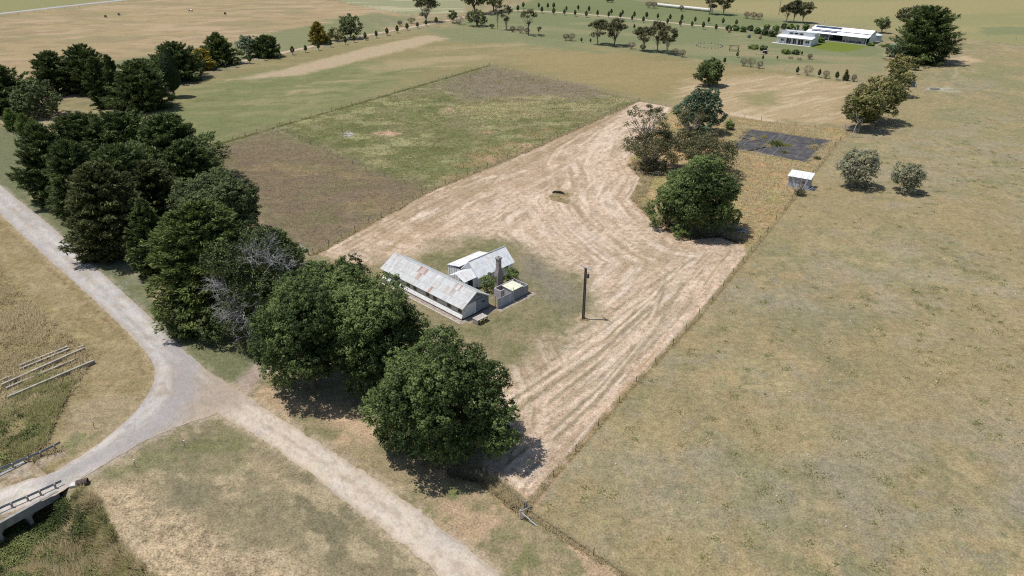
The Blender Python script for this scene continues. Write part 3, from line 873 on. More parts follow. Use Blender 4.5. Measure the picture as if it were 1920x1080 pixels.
def mow_lines(F):
    """Cut rows that run parallel to the edge of the yard, round and round."""
    w = px(YARD)
    xs, ys = [p[0] for p in w], [p[1] for p in w]
    idx = np.where((F.X > min(xs)) & (F.X < max(xs)) & (F.Y > min(ys)) & (F.Y < max(ys)))[0]
    X, Y = F.X[idx], F.Y[idx]
    sd = poly_sd(X, Y, w)
    s = (X * 0.545 + Y * 0.839)
    u = sd + 0.7 * (fbm(X, Y, 14, 700, 2) - 0.5)
    ins = smooth(0.2, 0.8, sd)
    n1 = fbm(u, s / 14, 1.1, 701, 3)
    n2 = fbm(u, s / 7 + 40, 0.85, 705, 2)
    fade = 0.35 + 0.65 * smooth(0.3, 0.6, fbm(X, Y, 9, 709, 2))
    F.blend(idx, ins * fade * 0.55 * smooth(0.56, 0.7, n1), (172, 146, 116))
    F.blend(idx, ins * fade * 0.65 * smooth(0.54, 0.68, fbm(u + 31, s / 14, 1.0, 711, 3)), (226, 204, 182))
    F.blend(idx, ins * fade * 0.4 * smooth(0.58, 0.72, n2), (158, 136, 108))
    # one double wheel mark left greener
    F.blend(idx, ins * 0.5 * smooth(0.35, 0.1, np.abs(u - 2.6)) * smooth(0.3, 0.6, fbm(X, Y, 6, 713, 2)), (146, 130, 94))
    F.blend(idx, ins * 0.5 * smooth(0.35, 0.1, np.abs(u - 4.6)) * smooth(0.3, 0.6, fbm(X, Y, 6, 715, 2)), (150, 130, 96))


def ground_material():
    m = bpy.data.materials.new('ground')
    m.use_nodes = True
    nt = m.node_tree
    N, L = nt.nodes, nt.links
    b = N['Principled BSDF']
    b.inputs['Roughness'].default_value = 0.95
    b.inputs['Specular IOR Level'].default_value = 0.08
    tc = N.new('ShaderNodeTexCoord')
    at = N.new('ShaderNodeAttribute')
    at.attribute_name = 'col'
    gr = N.new('ShaderNodeAttribute')
    gr.attribute_name = 'grain'

    def noise(sc, det=3, rough=0.6):
        n = N.new('ShaderNodeTexNoise')
        n.inputs['Scale'].default_value = sc
        n.inputs['Detail'].default_value = det
        n.inputs['Roughness'].default_value = rough
        L.new(tc.outputs['Object'], n.inputs['Vector'])
        return n.outputs['Fac']

    def math_(op, a, b_):
        n = N.new('ShaderNodeMath')
        n.operation = op
        for i, v in enumerate((a, b_)):
            if isinstance(v, (int, float)):
                n.inputs[i].default_value = v
            else:
                L.new(v, n.inputs[i])
        return n.outputs[0]
    f1 = math_('SUBTRACT', noise(4.2, 3, 0.75), 0.5)
    f2 = math_('SUBTRACT', noise(1.1, 3, 0.7), 0.5)
    f3 = math_('SUBTRACT', noise(0.35, 2), 0.5)
    s = math_('ADD', math_('MULTIPLY', f1, 2.1), math_('ADD', math_('MULTIPLY', f2, 1.15), math_('MULTIPLY', f3, 0.45)))
    s = math_('MULTIPLY', s, gr.outputs['Fac'])
    s = math_('MAXIMUM', math_('ADD', s, 1.0), 0.25)
    vm = N.new('ShaderNodeVectorMath')
    vm.operation = 'SCALE'
    # hue wander between straw and green at blade-clump size
    hue = N.new('ShaderNodeMix')
    hue.data_type = 'RGBA'
    hue.blend_type = 'MULTIPLY'
    hr = N.new('ShaderNodeMapRange')
    hr.inputs['From Min'].default_value = 0.42
    hr.inputs['From Max'].default_value = 0.68
    L.new(noise(0.9, 4, 0.65), hr.inputs['Value'])
    L.new(math_('MULTIPLY', hr.outputs['Result'], 0.6), hue.inputs['Factor'])
    L.new(at.outputs['Color'], hue.inputs['A'])
    hue.inputs['B'].default_value = (0.86, 0.97, 0.86, 1)
    L.new(hue.outputs['Result'], vm.inputs[0])
    L.new(s, vm.inputs['Scale'])
    L.new(vm.outputs['Vector'], b.inputs['Base Color'])
    bm = N.new('ShaderNodeBump')
    bm.inputs['Strength'].default_value = 0.8
    bm.inputs['Distance'].default_value = 0.16
    L.new(math_('ADD', noise(3.0, 4, 0.7), math_('MULTIPLY', noise(0.8, 2), 0.8)), bm.inputs['Height'])
    L.new(bm.outputs['Normal'], b.inputs['Normal'])
    return m


def set_field(me, F):
    C = F.C * 0.86 + 0.14 * F.C.mean(1, keepdims=True)      # a little greyer, a little warmer
    C = C.copy()
    over = np.maximum(0, C[:, 1] - C[:, 0])
    C[:, 1] -= 0.4 * over
    C[:, 2] -= 0.35 * over
    C = np.clip(C * np.array([1.12, 1.09, 1.09]) / K, 0.01, 0.7)
    at = me.color_attributes.new('col', 'FLOAT_COLOR', 'POINT')
    at.data.foreach_set('color', np.hstack([C, np.ones((len(C), 1))]).astype(np.float32).ravel())
    g = me.attributes.new('grain', 'FLOAT', 'POINT')
    g.data.foreach_set('value', F.G.astype(np.float32))


def grid_mesh(name, V, nu, nv, closed=False):
    me = bpy.data.meshes.new(name)
    i, j = np.meshgrid(np.arange(nu - 1), np.arange(nv if closed else nv - 1), indexing='ij')
    j2 = (j + 1) % nv
    q = np.stack([i * nv + j, (i + 1) * nv + j, (i + 1) * nv + j2, i * nv + j2], -1).reshape(-1, 4)
    me.vertices.add(len(V))
    me.vertices.foreach_set('co', V.astype(np.float32).ravel())
    me.loops.add(q.size)
    me.loops.foreach_set('vertex_index', q.astype(np.int32).ravel())
    me.polygons.add(len(q))
    me.polygons.foreach_set('loop_start', (np.arange(len(q)) * 4).astype(np.int32))
    me.update(calc_edges=True)
    me.polygons.foreach_set('use_smooth', np.ones(len(q), bool))
    return me


GM = ground_material()


def build_ground():
    fine = np.radians(np.arange(-50, 50.001, 0.1))
    coarse = np.radians(np.arange(54, 307, 4.0))
    ang = np.concatenate([fine, coarse])          # clockwise from +Y
    r = [0.5, 8, 18]
    v = 26.0
    while v < 900:
        r.append(v)
        v *= 1.0040
    while v < 4200:
        r.append(v)
        v *= 1.1
    r = np.array(r)
    RR, AA = np.meshgrid(r, ang, indexing='ij')
    X, Y = (RR * np.sin(AA)).ravel(), (RR * np.cos(AA)).ravel()
    F = Field(X, Y, (152, 138, 98))
    paint(F)
    V = np.stack([X, Y, ground_z(X, Y)], 1)
    me = grid_mesh('ground', V, len(r), len(ang), True)
    # faces run the other way round with clockwise angles: turn them up
    me.flip_normals()
    set_field(me, F)
    me.materials.append(GM)
    o = bpy.data.objects.new('ground', me)
    COLL.objects.link(o)
    o['kind'] = 'structure'
    return o


build_ground()


def resample(pts, n):
    pts = np.array(pts, float)
    d = np.concatenate([[0], np.cumsum(np.hypot(*np.diff(pts, axis=0).T))])
    # smooth the corners
    t = np.linspace(0, d[-1], n)
    x, y = np.interp(t, d, pts[:, 0]), np.interp(t, d, pts[:, 1])
    k = max(3, n // 60)
    ker = np.ones(2 * k + 1) / (2 * k + 1)
    for _ in range(2):
        x = np.convolve(np.pad(x, k, mode='reflect', reflect_type='odd'), ker, 'valid')
        y = np.convolve(np.pad(y, k, mode='reflect', reflect_type='odd'), ker, 'valid')
    return np.stack([x, y], 1)


def strip_road(name, A, B, n, m, z, painter, base, ragged=0.3, seed=0):
    A, B = resample(A, n), resample(B, n)
    t = np.linspace(0, 1, m)
    G = A[:, None, :] * (1 - t)[None, :, None] + B[:, None, :] * t[None, :, None]
    D = B - A
    D = D / (np.linalg.norm(D, axis=1, keepdims=True) + 1e-9)
    ra = (fbm(A[:, 0], A[:, 1], 1.3, seed, 4) - 0.5) * 2 * ragged
    rb = (fbm(B[:, 0], B[:, 1], 1.3, seed + 5, 4) - 0.5) * 2 * ragged
    G = G + (D * ra[:, None])[:, None, :] * (1 - t)[None, :, None] ** 2 + (D * rb[:, None])[:, None, :] * t[None, :, None] ** 2
    Vx, Vy = G[..., 0].ravel(), G[..., 1].ravel()
    edge = np.minimum(t, 1 - t)
    crown = 0.05 * smooth(0, 0.4, edge)
    Vz = np.tile(z + crown, n)
    F = Field(Vx, Vy, base)
    F.G[:] = 0.3
    painter(F, np.tile(t, n))
    me = grid_mesh(name, np.stack([Vx, Vy, Vz], 1), n, m)
    me.update()
    if me.polygons[len(me.polygons) // 2].normal.z < 0:
        me.flip_normals()
    set_field(me, F)
    me.materials.append(GM)
    o = bpy.data.objects.new(name, me)
    COLL.objects.link(o)
    o['kind'] = 'structure'
    return o


def road_paint(F, t):
    X, Y = F.X, F.Y
    al = np.arange(len(X))
    e = np.minimum(t, 1 - t)
    F.blend(al, 0.8 * smooth(0.45, 0.7, fbm(X, Y, 3, 301)), (182, 174, 166))
    F.blend(al, 0.4 * smooth(0.55, 0.75, fbm(X, Y, 1.2, 305)), (172, 164, 160))
    # sandy towards the camera, chalky on the bridge, grey up the hill
    F.poly([(430, 700), (520, 740), (760, 920), (1100, 1150), (1100, 1300), (850, 1300), (560, 900), (400, 790)], (216, 198, 176), 5, 3, op=0.95, seed=310)
    F.poly([(-300, 870), (60, 850), (200, 800), (220, 850), (60, 990), (-300, 1100)], (214, 204, 192), 4, 2, op=0.95, seed=311)
    F.poly([(300, 690), (420, 700), (470, 760), (380, 790), (330, 770), (310, 730)], (170, 152, 134), 3, 2, op=0.8, seed=312)
    tr = np.exp(-((t - 0.3) / 0.1) ** 2) + np.exp(-((t - 0.7) / 0.1) ** 2)
    F.blend(al, 0.5 * np.clip(tr, 0, 1) * smooth(0.25, 0.6, fbm(X, Y, 5, 320)), (214, 204, 190))
    F.blend(al, 0.5 * smooth(0.16, 0.0, e), (178, 158, 128))
    F.blend(al, 0.35 * smooth(0.58, 0.75, fbm(X, Y, 1.0, 322)), (198, 176, 146))
    F.blend(al, 0.45 * np.exp(-((t - 0.5) / 0.09) ** 2) * smooth(0.4, 0.65, fbm(X, Y, 2.2, 340)), (168, 152, 128))
    F.blend(al, 0.3 * smooth(0.62, 0.7, fbm(X, Y, 0.5, 342, 2)), (150, 138, 124))
    F.stroke([(70, 430), (160, 500), (215, 552), (300, 640)], 1.3, (206, 200, 194), 0.7, 0.7, pat=(2, 0.4, 0.6), seed=324)
    F.stroke([(330, 650), (352, 690), (345, 740), (300, 790), (220, 840), (100, 900)], 3.0, (166, 160, 158), 1.2, 0.75, seed=325)
    F.stroke([(310, 690), (312, 735), (280, 775), (200, 832)], 1.2, (204, 196, 188), 0.5, 0.7, pat=(2, 0.35, 0.6), seed=326)


strip_road('gravel_road', px(MAIN_UP), px(MAIN_LO), 700, 28, 0.02, road_paint, (188, 183, 180), 0.28, 3)
strip_road('side_road', px(SIDE_OUT), px(SIDE_IN), 420, 34, 0.035, road_paint, (188, 182, 180), 0.28, 8)


def track_paint(F, t):
    al = np.arange(len(F.X))
    F.blend(al, 0.6 * smooth(0.45, 0.7, fbm(F.X, F.Y, 4, 330)), (200, 178, 150))
    e = np.minimum(t, 1 - t)
    F.blend(al, 0.6 * smooth(0.2, 0.0, e), (160, 142, 110))


def line_road(name, pts, w, n, base, painter, z=0.02, seed=0):
    L = resample(px(pts), n)
    T = np.gradient(L, axis=0)
    T /= np.linalg.norm(T, axis=1, keepdims=True)
    Nn = np.stack([-T[:, 1], T[:, 0]], 1)
    return strip_road(name, L + Nn * w / 2, L - Nn * w / 2, n, 8, z, painter, base, 0.3, seed)


line_road('driveway', [(-40, 222), (20, 204), (110, 184), (165, 172), (235, 160), (300, 148), (345, 138), (400, 127), (520, 101), (640, 75), (760, 53), (840, 39), (880, 29), (930, 21), (962, 19), (1030, 22), (1100, 27), (1200, 36), (1280, 45), (1360, 53), (1410, 58)], 3.6, 700, (196, 172, 150), track_paint, seed=11)
line_road('sealed_road', [(-300, 62), (-100, 40), (0, 25.5), (110, 13), (230, 0), (400, -18)], 6.0, 160, (176, 178, 178), lambda F, t: None, seed=12)
# ------------------------------------------------------------------ building materials
M['galv'] = mat('galvanised_roof', (0.535, 0.54, 0.535), 0.7, 0.14, 1.2, bump=0.15, bscale=6, spec=0.15)
M['weatherboard'] = mat('weatherboard', (0.50, 0.50, 0.50), 0.8, 0.18, 1.5, stretch=(1, 1, 6), second=(0.36, 0.35, 0.34), sec_scale=2.5, sec_lo=0.52, sec_hi=0.7)
M['old_white'] = mat('old_white_paint', (0.66, 0.66, 0.65), 0.7, 0.12, 2.0, second=(0.45, 0.44, 0.42), sec_scale=3.0, sec_lo=0.56, sec_hi=0.75)
M['white'] = mat('white_paint', (0.74, 0.75, 0.76), 0.55, 0.05, 2.0)
M['glass'] = mat('dark_glass', (0.02, 0.025, 0.03), 0.12, 0.2, 1.0, spec=0.6)
M['brick'] = mat('weathered_brick', (0.27, 0.25, 0.235), 0.9, 0.3, 5, bump=0.4, bscale=9, second=(0.36, 0.33, 0.3), sec_scale=4)
M['block'] = mat('old_blockwork', (0.36, 0.35, 0.355), 0.9, 0.2, 3, bump=0.3, bscale=8, second=(0.26, 0.25, 0.26), sec_scale=1.5)
M['sheet'] = mat('grey_sheet', (0.41, 0.44, 0.49), 0.55, 0.15, 1.5, spec=0.35, second=(0.3, 0.31, 0.34), sec_scale=1.3)
M['timber_grey'] = mat('grey_timber', (0.33, 0.29, 0.25), 0.9, 0.3, 5, stretch=(1, 1, 1))
M['timber_dark'] = mat('dark_timber', (0.085, 0.06, 0.05), 0.85, 0.3, 4)
M['concrete'] = mat('pale_concrete', (0.52, 0.49, 0.44), 0.9, 0.15, 2.5, bump=0.2, second=(0.38, 0.36, 0.32), sec_scale=1.5)
M['concrete_dark'] = mat('shaded_concrete', (0.3, 0.285, 0.26), 0.9, 0.2, 2.0, bump=0.2, second=(0.2, 0.19, 0.17), sec_scale=1.2)  # bridge concrete darkened: shade of its face put into the colour
M['steel'] = mat('galvanised_steel', (0.42, 0.44, 0.47), 0.45, 0.15, 3, spec=0.5, metal=0.35)
M['rail_steel'] = mat('weathered_guardrail', (0.30, 0.33, 0.36), 0.5, 0.2, 2, spec=0.4, metal=0.2)
M['green_sheet'] = mat('yellowed_sheet', (0.6, 0.6, 0.45), 0.6, 0.12, 1.5)
M['solar'] = mat('solar_panel', (0.05, 0.06, 0.09), 0.25, 0.15, 3, spec=0.6)
M['rubber'] = mat('dark_rubber', (0.03, 0.03, 0.03), 0.8, 0.2, 4)
M['yellow'] = mat('faded_yellow', (0.55, 0.46, 0.2), 0.7, 0.2, 5)
M['tank'] = mat('tank_steel', (0.42, 0.48, 0.5), 0.5, 0.08, 1, spec=0.4)
M['dark'] = mat('shade_interior', (0.03, 0.03, 0.03), 0.9, 0.2, 1)
M['asphalt'] = mat('court_asphalt', (0.06, 0.057, 0.062), 0.9, 0.3, 0.6, bump=0.2, bscale=6, second=(0.13, 0.115, 0.095), sec_scale=0.35, sec_lo=0.48, sec_hi=0.75)
M['line_paint'] = mat('faded_line_paint', (0.2, 0.195, 0.195), 0.9, 0.4, 2)
M['beam'] = mat('weathered_beam', (0.37, 0.335, 0.28), 0.9, 0.25, 2.5, second=(0.27, 0.24, 0.19), sec_scale=1.6, sec_lo=0.45, sec_hi=0.65)
M['log'] = mat('bleached_log', (0.42, 0.38, 0.34), 0.9, 0.3, 4)
M['char'] = mat('charred_wood', (0.02, 0.018, 0.016), 0.95, 0.3, 4)
M['path'] = mat('worn_brick_path', (0.25, 0.2, 0.18), 0.95, 0.3, 3, bump=0.3, second=(0.32, 0.28, 0.21), sec_scale=1.2, sec_lo=0.42, sec_hi=0.6)
M['straw_bale'] = mat('plastic_wrap', (0.58, 0.56, 0.5), 0.5, 0.08, 2)
M['blue'] = mat('blue_plastic', (0.09, 0.11, 0.14), 0.5, 0.1, 2)
M['orange'] = mat('terracotta', (0.27, 0.17, 0.1), 0.8, 0.1, 2)
M['horse_dark'] = mat('dark_hide', (0.03, 0.022, 0.018), 0.7, 0.2, 3)
M['horse_brown'] = mat('brown_hide', (0.09, 0.055, 0.035), 0.7, 0.2, 3)

RNG = np.random.default_rng(7)
HO = P(868.5, 600)
HA = math.radians(45.9)          # local x runs along the gable wall, local y along the long shed


def hw(x, y):
    """House-frame point -> world."""
    return (HO[0] + x * math.cos(HA) - y * math.sin(HA), HO[1] + x * math.sin(HA) + y * math.cos(HA))


def sheet_roof(mb, p00, p10, p11, p01, nu, nv, colf, thick=0.05, ridge_bump=0.03):
    """A roof slope laid from separate sheets: u along the eave, v up the slope."""
    p00, p10, p11, p01 = (np.array(p, float) for p in (p00, p10, p11, p01))
    nrm = np.cross(p10 - p00, p01 - p00)
    nrm /= np.linalg.norm(nrm)
    if nrm[2] < 0:
        nrm = -nrm

    def at(u, v):
        return (p00 * (1 - u) + p10 * u) * (1 - v) + (p01 * (1 - u) + p11 * u) * v
    for i in range(nu):
        for j in range(nv):
            u0, u1, v0, v1 = i / nu, (i + 1) / nu, j / nv, (j + 1) / nv
            lift = nrm * (0.008 * (i % 2) + 0.0)
            q = [at(u0, v0), at(u1, v0), at(u1, v1), at(u0, v1)]
            sub = []
            cols = colf(i, j)
            # six ribs per sheet give the corrugation some relief
            k = 4
            for r in range(k):
                a0, a1, am = u0 + (u1 - u0) * r / k, u0 + (u1 - u0) * (r + 1) / k, u0 + (u1 - u0) * (r + 0.5) / k
                l2 = lift + nrm * 0.008
                vlo = v0 - (0.01 if j else 0)
                w = [at(a0, vlo) + lift, at(am, vlo) + l2, at(a1, vlo) + lift, at(a1, v1) + lift, at(am, v1) + l2, at(a0, v1) + lift]
                if isinstance(cols, list):
                    c0, c1 = cols
                    cc = np.array([c0, c0, c0, c1, c1, c1])
                else:
                    cc = np.tile(np.array(cols), (6, 1))
                cc = cc * (0.86 if RNG.random() < 0.08 else RNG.uniform(0.96, 1.03))
                mb.add(w, [(0, 1, 4, 5), (1, 2, 3, 4)], cc)
    # underside and edges
    lo = [p - nrm * thick for p in (p00, p10, p11, p01)]
    top = [p00, p10, p11, p01]
    V = lo + top
    mb.add(V, [(0, 3, 2, 1), (0, 1, 5, 4), (1, 2, 6, 5), (2, 3, 7, 6), (3, 0, 4, 7)], (0.8, 0.8, 0.8))


def a_at(xp, z, y_line=0.0):
    """Local y on the long wall (x = y_line) seen at photo x."""
    lo, hi = -5.0, 40.0
    for _ in range(50):
        m = (lo + hi) / 2
        w = hw(y_line, m)
        if Q(w[0], w[1], z)[0] > xp:
            lo = m
        else:
            hi = m
    return lo


# ------------------------------------------------------------------ the long old shed
def long_shed():
    L, W, EV, RG, O = 21.3, 5.85, 2.45, 4.2, 0.42
    root = thing('old_shed', 'long weathered timber shed with rust-streaked tin gable roof beside the chimney', 'shed', HO, HA)
    rng = np.random.default_rng(3)
    # walls as one shell of lapped boards
    mb = MB()
    z0 = 0.25
    nb = 13
    th = 0.14
    for i in range(nb):
        za, zb = z0 + 0.72 + (EV - z0 - 0.72) * i / nb, z0 + 0.72 + (EV - z0 - 0.72) * (i + 1) / nb
        g = rng.uniform(1.25, 1.55)  # long walls tinted lighter to make up for dim light under eaves
        for x0, x1, out in ((0, th, -1), (W - th, W, 1)):
            mb.box((x0 - 0.012 * (i % 2), 0.16, za), (x1 + 0.012 * (i % 2), L - 0.16, zb), (g, g, g))
    # gable end walls, mottled boards, tinted darker and bluish as painted shade
    for y0, y1 in ((0, 0.15), (L - 0.15, L)):
        n = 16
        for i in range(n):
            za, zb = z0 + (RG - 0.12 - z0) * i / n, z0 + (RG - 0.12 - z0) * (i + 1) / n
            hw_ = W / 2 * min(1, max(0.02, (RG - 0.1 - zb) / (RG - EV)))
            nx = 6
            for k in range(nx):
                xa, xb = W / 2 - hw_ + 2 * hw_ * k / nx, W / 2 - hw_ + 2 * hw_ * (k + 1) / nx
                g = rng.uniform(0.5, 1.15) if rng.random() < 0.6 else 0.95
                if xa > W * 0.36 or zb > 2.5:
                    mb.box((xa, y0 - 0.006 * (i % 2), za), (xb, y1, zb), (g * 0.46, g * 0.52, g * 0.6))
                else:
                    mb.box((xa, y0 - 0.02, za), (xb, y1, zb), (1.3, 1.3, 1.32))
    mb.build('wall', M['weatherboard'], root)
    # white skirting boards low down on the long walls
    sk = MB()
    # boards splayed outwards at the foot, shaped to catch the high sun
    for i in range(3):
        za, zb = z0 + 0.24 * i, z0 + 0.24 * (i + 1)
        xa, xb = 0.34 - 0.11 * i, 0.34 - 0.11 * (i + 1) + 0.03
        for s_, off in ((-1, 0.0), (1, W)):
            V = []
            for y in (0.01, L):
                V += [(off + s_ * xa, y, za), (off + s_ * xb, y, zb), (off + s_ * (xb - 0.03), y, zb), (off + s_ * (xa - 0.03), y, za)]
            sk.add(V, [(0, 1, 5, 4), (1, 2, 6, 5), (2, 3, 7, 6), (3, 0, 4, 7), (0, 3, 2, 1), (4, 5, 6, 7)], (1.1, 1.1, 1.1))
    sk.build('skirting', M['old_white'], root)
    st = MB()
    for y in np.arange(0.4, L, 1.8):
        for x in (0.25, W / 2, W - 0.25):
            st.box((x - 0.1, y - 0.1, -0.05), (x + 0.1, y + 0.1, z0))
    st.box((0.3, 0.3, z0 - 0.05), (W - 0.3, L - 0.3, z0 + 0.05), (0.6, 0.6, 0.6))
    st.build('stump', M['timber_dark'], root)['kind'] = 'stuff'
    # windows on the long wall
    for xp in (862, 842, 815.5, 802, 778, 765.5, 742.5, 726):
        y = a_at(xp, 1.7)
        f = MB()
        w2, za, zb = 0.45, 1.12, 2.3
        f.box((-0.04, y - w2 - 0.06, za - 0.07), (0.03, y + w2 + 0.06, za), (0.8, 0.8, 0.8))
        f.box((-0.03, y - w2 - 0.06, zb), (0.03, y + w2 + 0.06, zb + 0.06), (0.8, 0.8, 0.8))
        for s in (-1, 1):
            f.box((-0.03, y + s * (w2 + 0.03) - 0.03, za), (0.03, y + s * (w2 + 0.03) + 0.03, zb), (0.8, 0.8, 0.8))
        f.box((-0.022, y - w2, (za + zb) / 2 - 0.025), (0.02, y + w2, (za + zb) / 2 + 0.025), (0.7, 0.7, 0.7))
        wo = f.build('window', M['old_white'], root)
        g = MB()
        g.box((-0.02, y - w2, za), (0.0, y + w2, zb))
        g.build('pane', M['glass'], wo)
    # gable vent/hatch
    h = MB()
    h.box((W * 0.75, -0.03, 1.55), (W * 0.75 + 0.5, 0.02, 1.85))
    h.build('hatch', M['dark'], root)
    rust = {}
    for xp, row, amt in ((793, 2, 1.0), (797, 2, 0.5), (806, 2, 0.9), (803, 2, 0.5), (783, 1, 0.5), (789, 1, 0.8), (803, 0, 0.9), (748, 2, 0.35), (751, 2, 0.3), (863, 2, 0.6), (869, 2, 0.55), (841, 1, 0.4), (848, 1, 0.4), (853, 1, 0.3), (745, 1, 0.25), (824, 2, 0.2), (889, 2, 0.2)):
        rust[(xp, row)] = amt
    nu, nv = 42, 3

    def colmaker(side):
        tab = {}
        for (xp, row), amt in rust.items():
            y = a_at(xp + (5, 0, -6)[row], EV + (RG - EV) * (row + 0.5) / 3, W / 2 * (row + 0.5) / 3)
            i = int(np.clip((y + 0.3) / (L + 0.6) * nu, 0, nu - 1))
            if side == 0:
                tab[(i, row)] = amt

        def f(i, j):
            g = rng.uniform(0.84, 0.95)
            c = np.array([g, g, g * 1.0])
            if rng.random() < 0.25:
                c *= np.array([0.98, 0.99, 0.95])
            if rng.random() < 0.1:
                c *= np.array([0.98, 0.94, 0.89])
            a = tab.get((i, j), 0)
            if a:
                r = np.array([0.60, 0.27, 0.17])
                c0 = c * (1 - a * 0.6) + r * a * 0.6
                c1 = c * (1 - a) + r * a
                return [c0, c1]
            return c
        return f
    mb = MB()
    dz = (RG - EV) / (W / 2) * O
    sheet_roof(mb, (-O, -0.3, EV - dz), (-O, L + 0.3, EV - dz), (W / 2, L + 0.3, RG), (W / 2, -0.3, RG), nu, nv, colmaker(0))
    sheet_roof(mb, (W + O, -0.3, EV - dz), (W + O, L + 0.3, EV - dz), (W / 2, L + 0.3, RG), (W / 2, -0.3, RG), nu, nv, colmaker(1))
    ro = mb.build('roof', M['galv'], root)
    rc = MB()
    rc.tube([(W / 2, -0.32, RG + 0.02), (W / 2, L + 0.32, RG + 0.02)], 0.09, 8, (0.95, 0.95, 0.95))
    rc.build('ridge_cap', M['galv'], ro)
    fa = MB()
    for s in (0, 1):
        x0 = -O if s == 0 else W + O
        fa.bar((x0, -0.33, EV - dz - 0.07), (W / 2, -0.33, RG - 0.07), 0.03, 0.14, (0.75, 0.78, 0.72))
    fa.build('barge_board', M['old_white'], root)


long_shed()


# ------------------------------------------------------------------ the cottage behind
def gable_shell(mb, x0, x1, y0, y1, ev, rg, axis, col=(1, 1, 1), z0=0.1, t=0.14):
    """Walls of a gabled box; axis = 'x': ridge runs along x."""
    if axis == 'x':
        mb.box((x0, y0, z0), (x1, y0 + t, ev), col)
        mb.box((x0, y1 - t, z0), (x1, y1, ev), col)
        ym = (y0 + y1) / 2
        for xa in (x0, x1 - t):
            V = [(xa, y0 + t, z0), (xa, y1 - t, z0), (xa, y1 - t, ev), (xa, ym, rg - 0.08), (xa, y0 + t, ev)]
            V2 = [(xa + t, b, c) for a, b, c in V]
            n = 5
            mb.add(V + V2, [(i, (i + 1) % n, n + (i + 1) % n, n + i) for i in range(n)], col)
            for W_ in (V, V2):
                c = tuple(np.mean(W_, axis=0))
                mb.add(W_ + [c], [(i, (i + 1) % n, n) for i in range(n)], col)


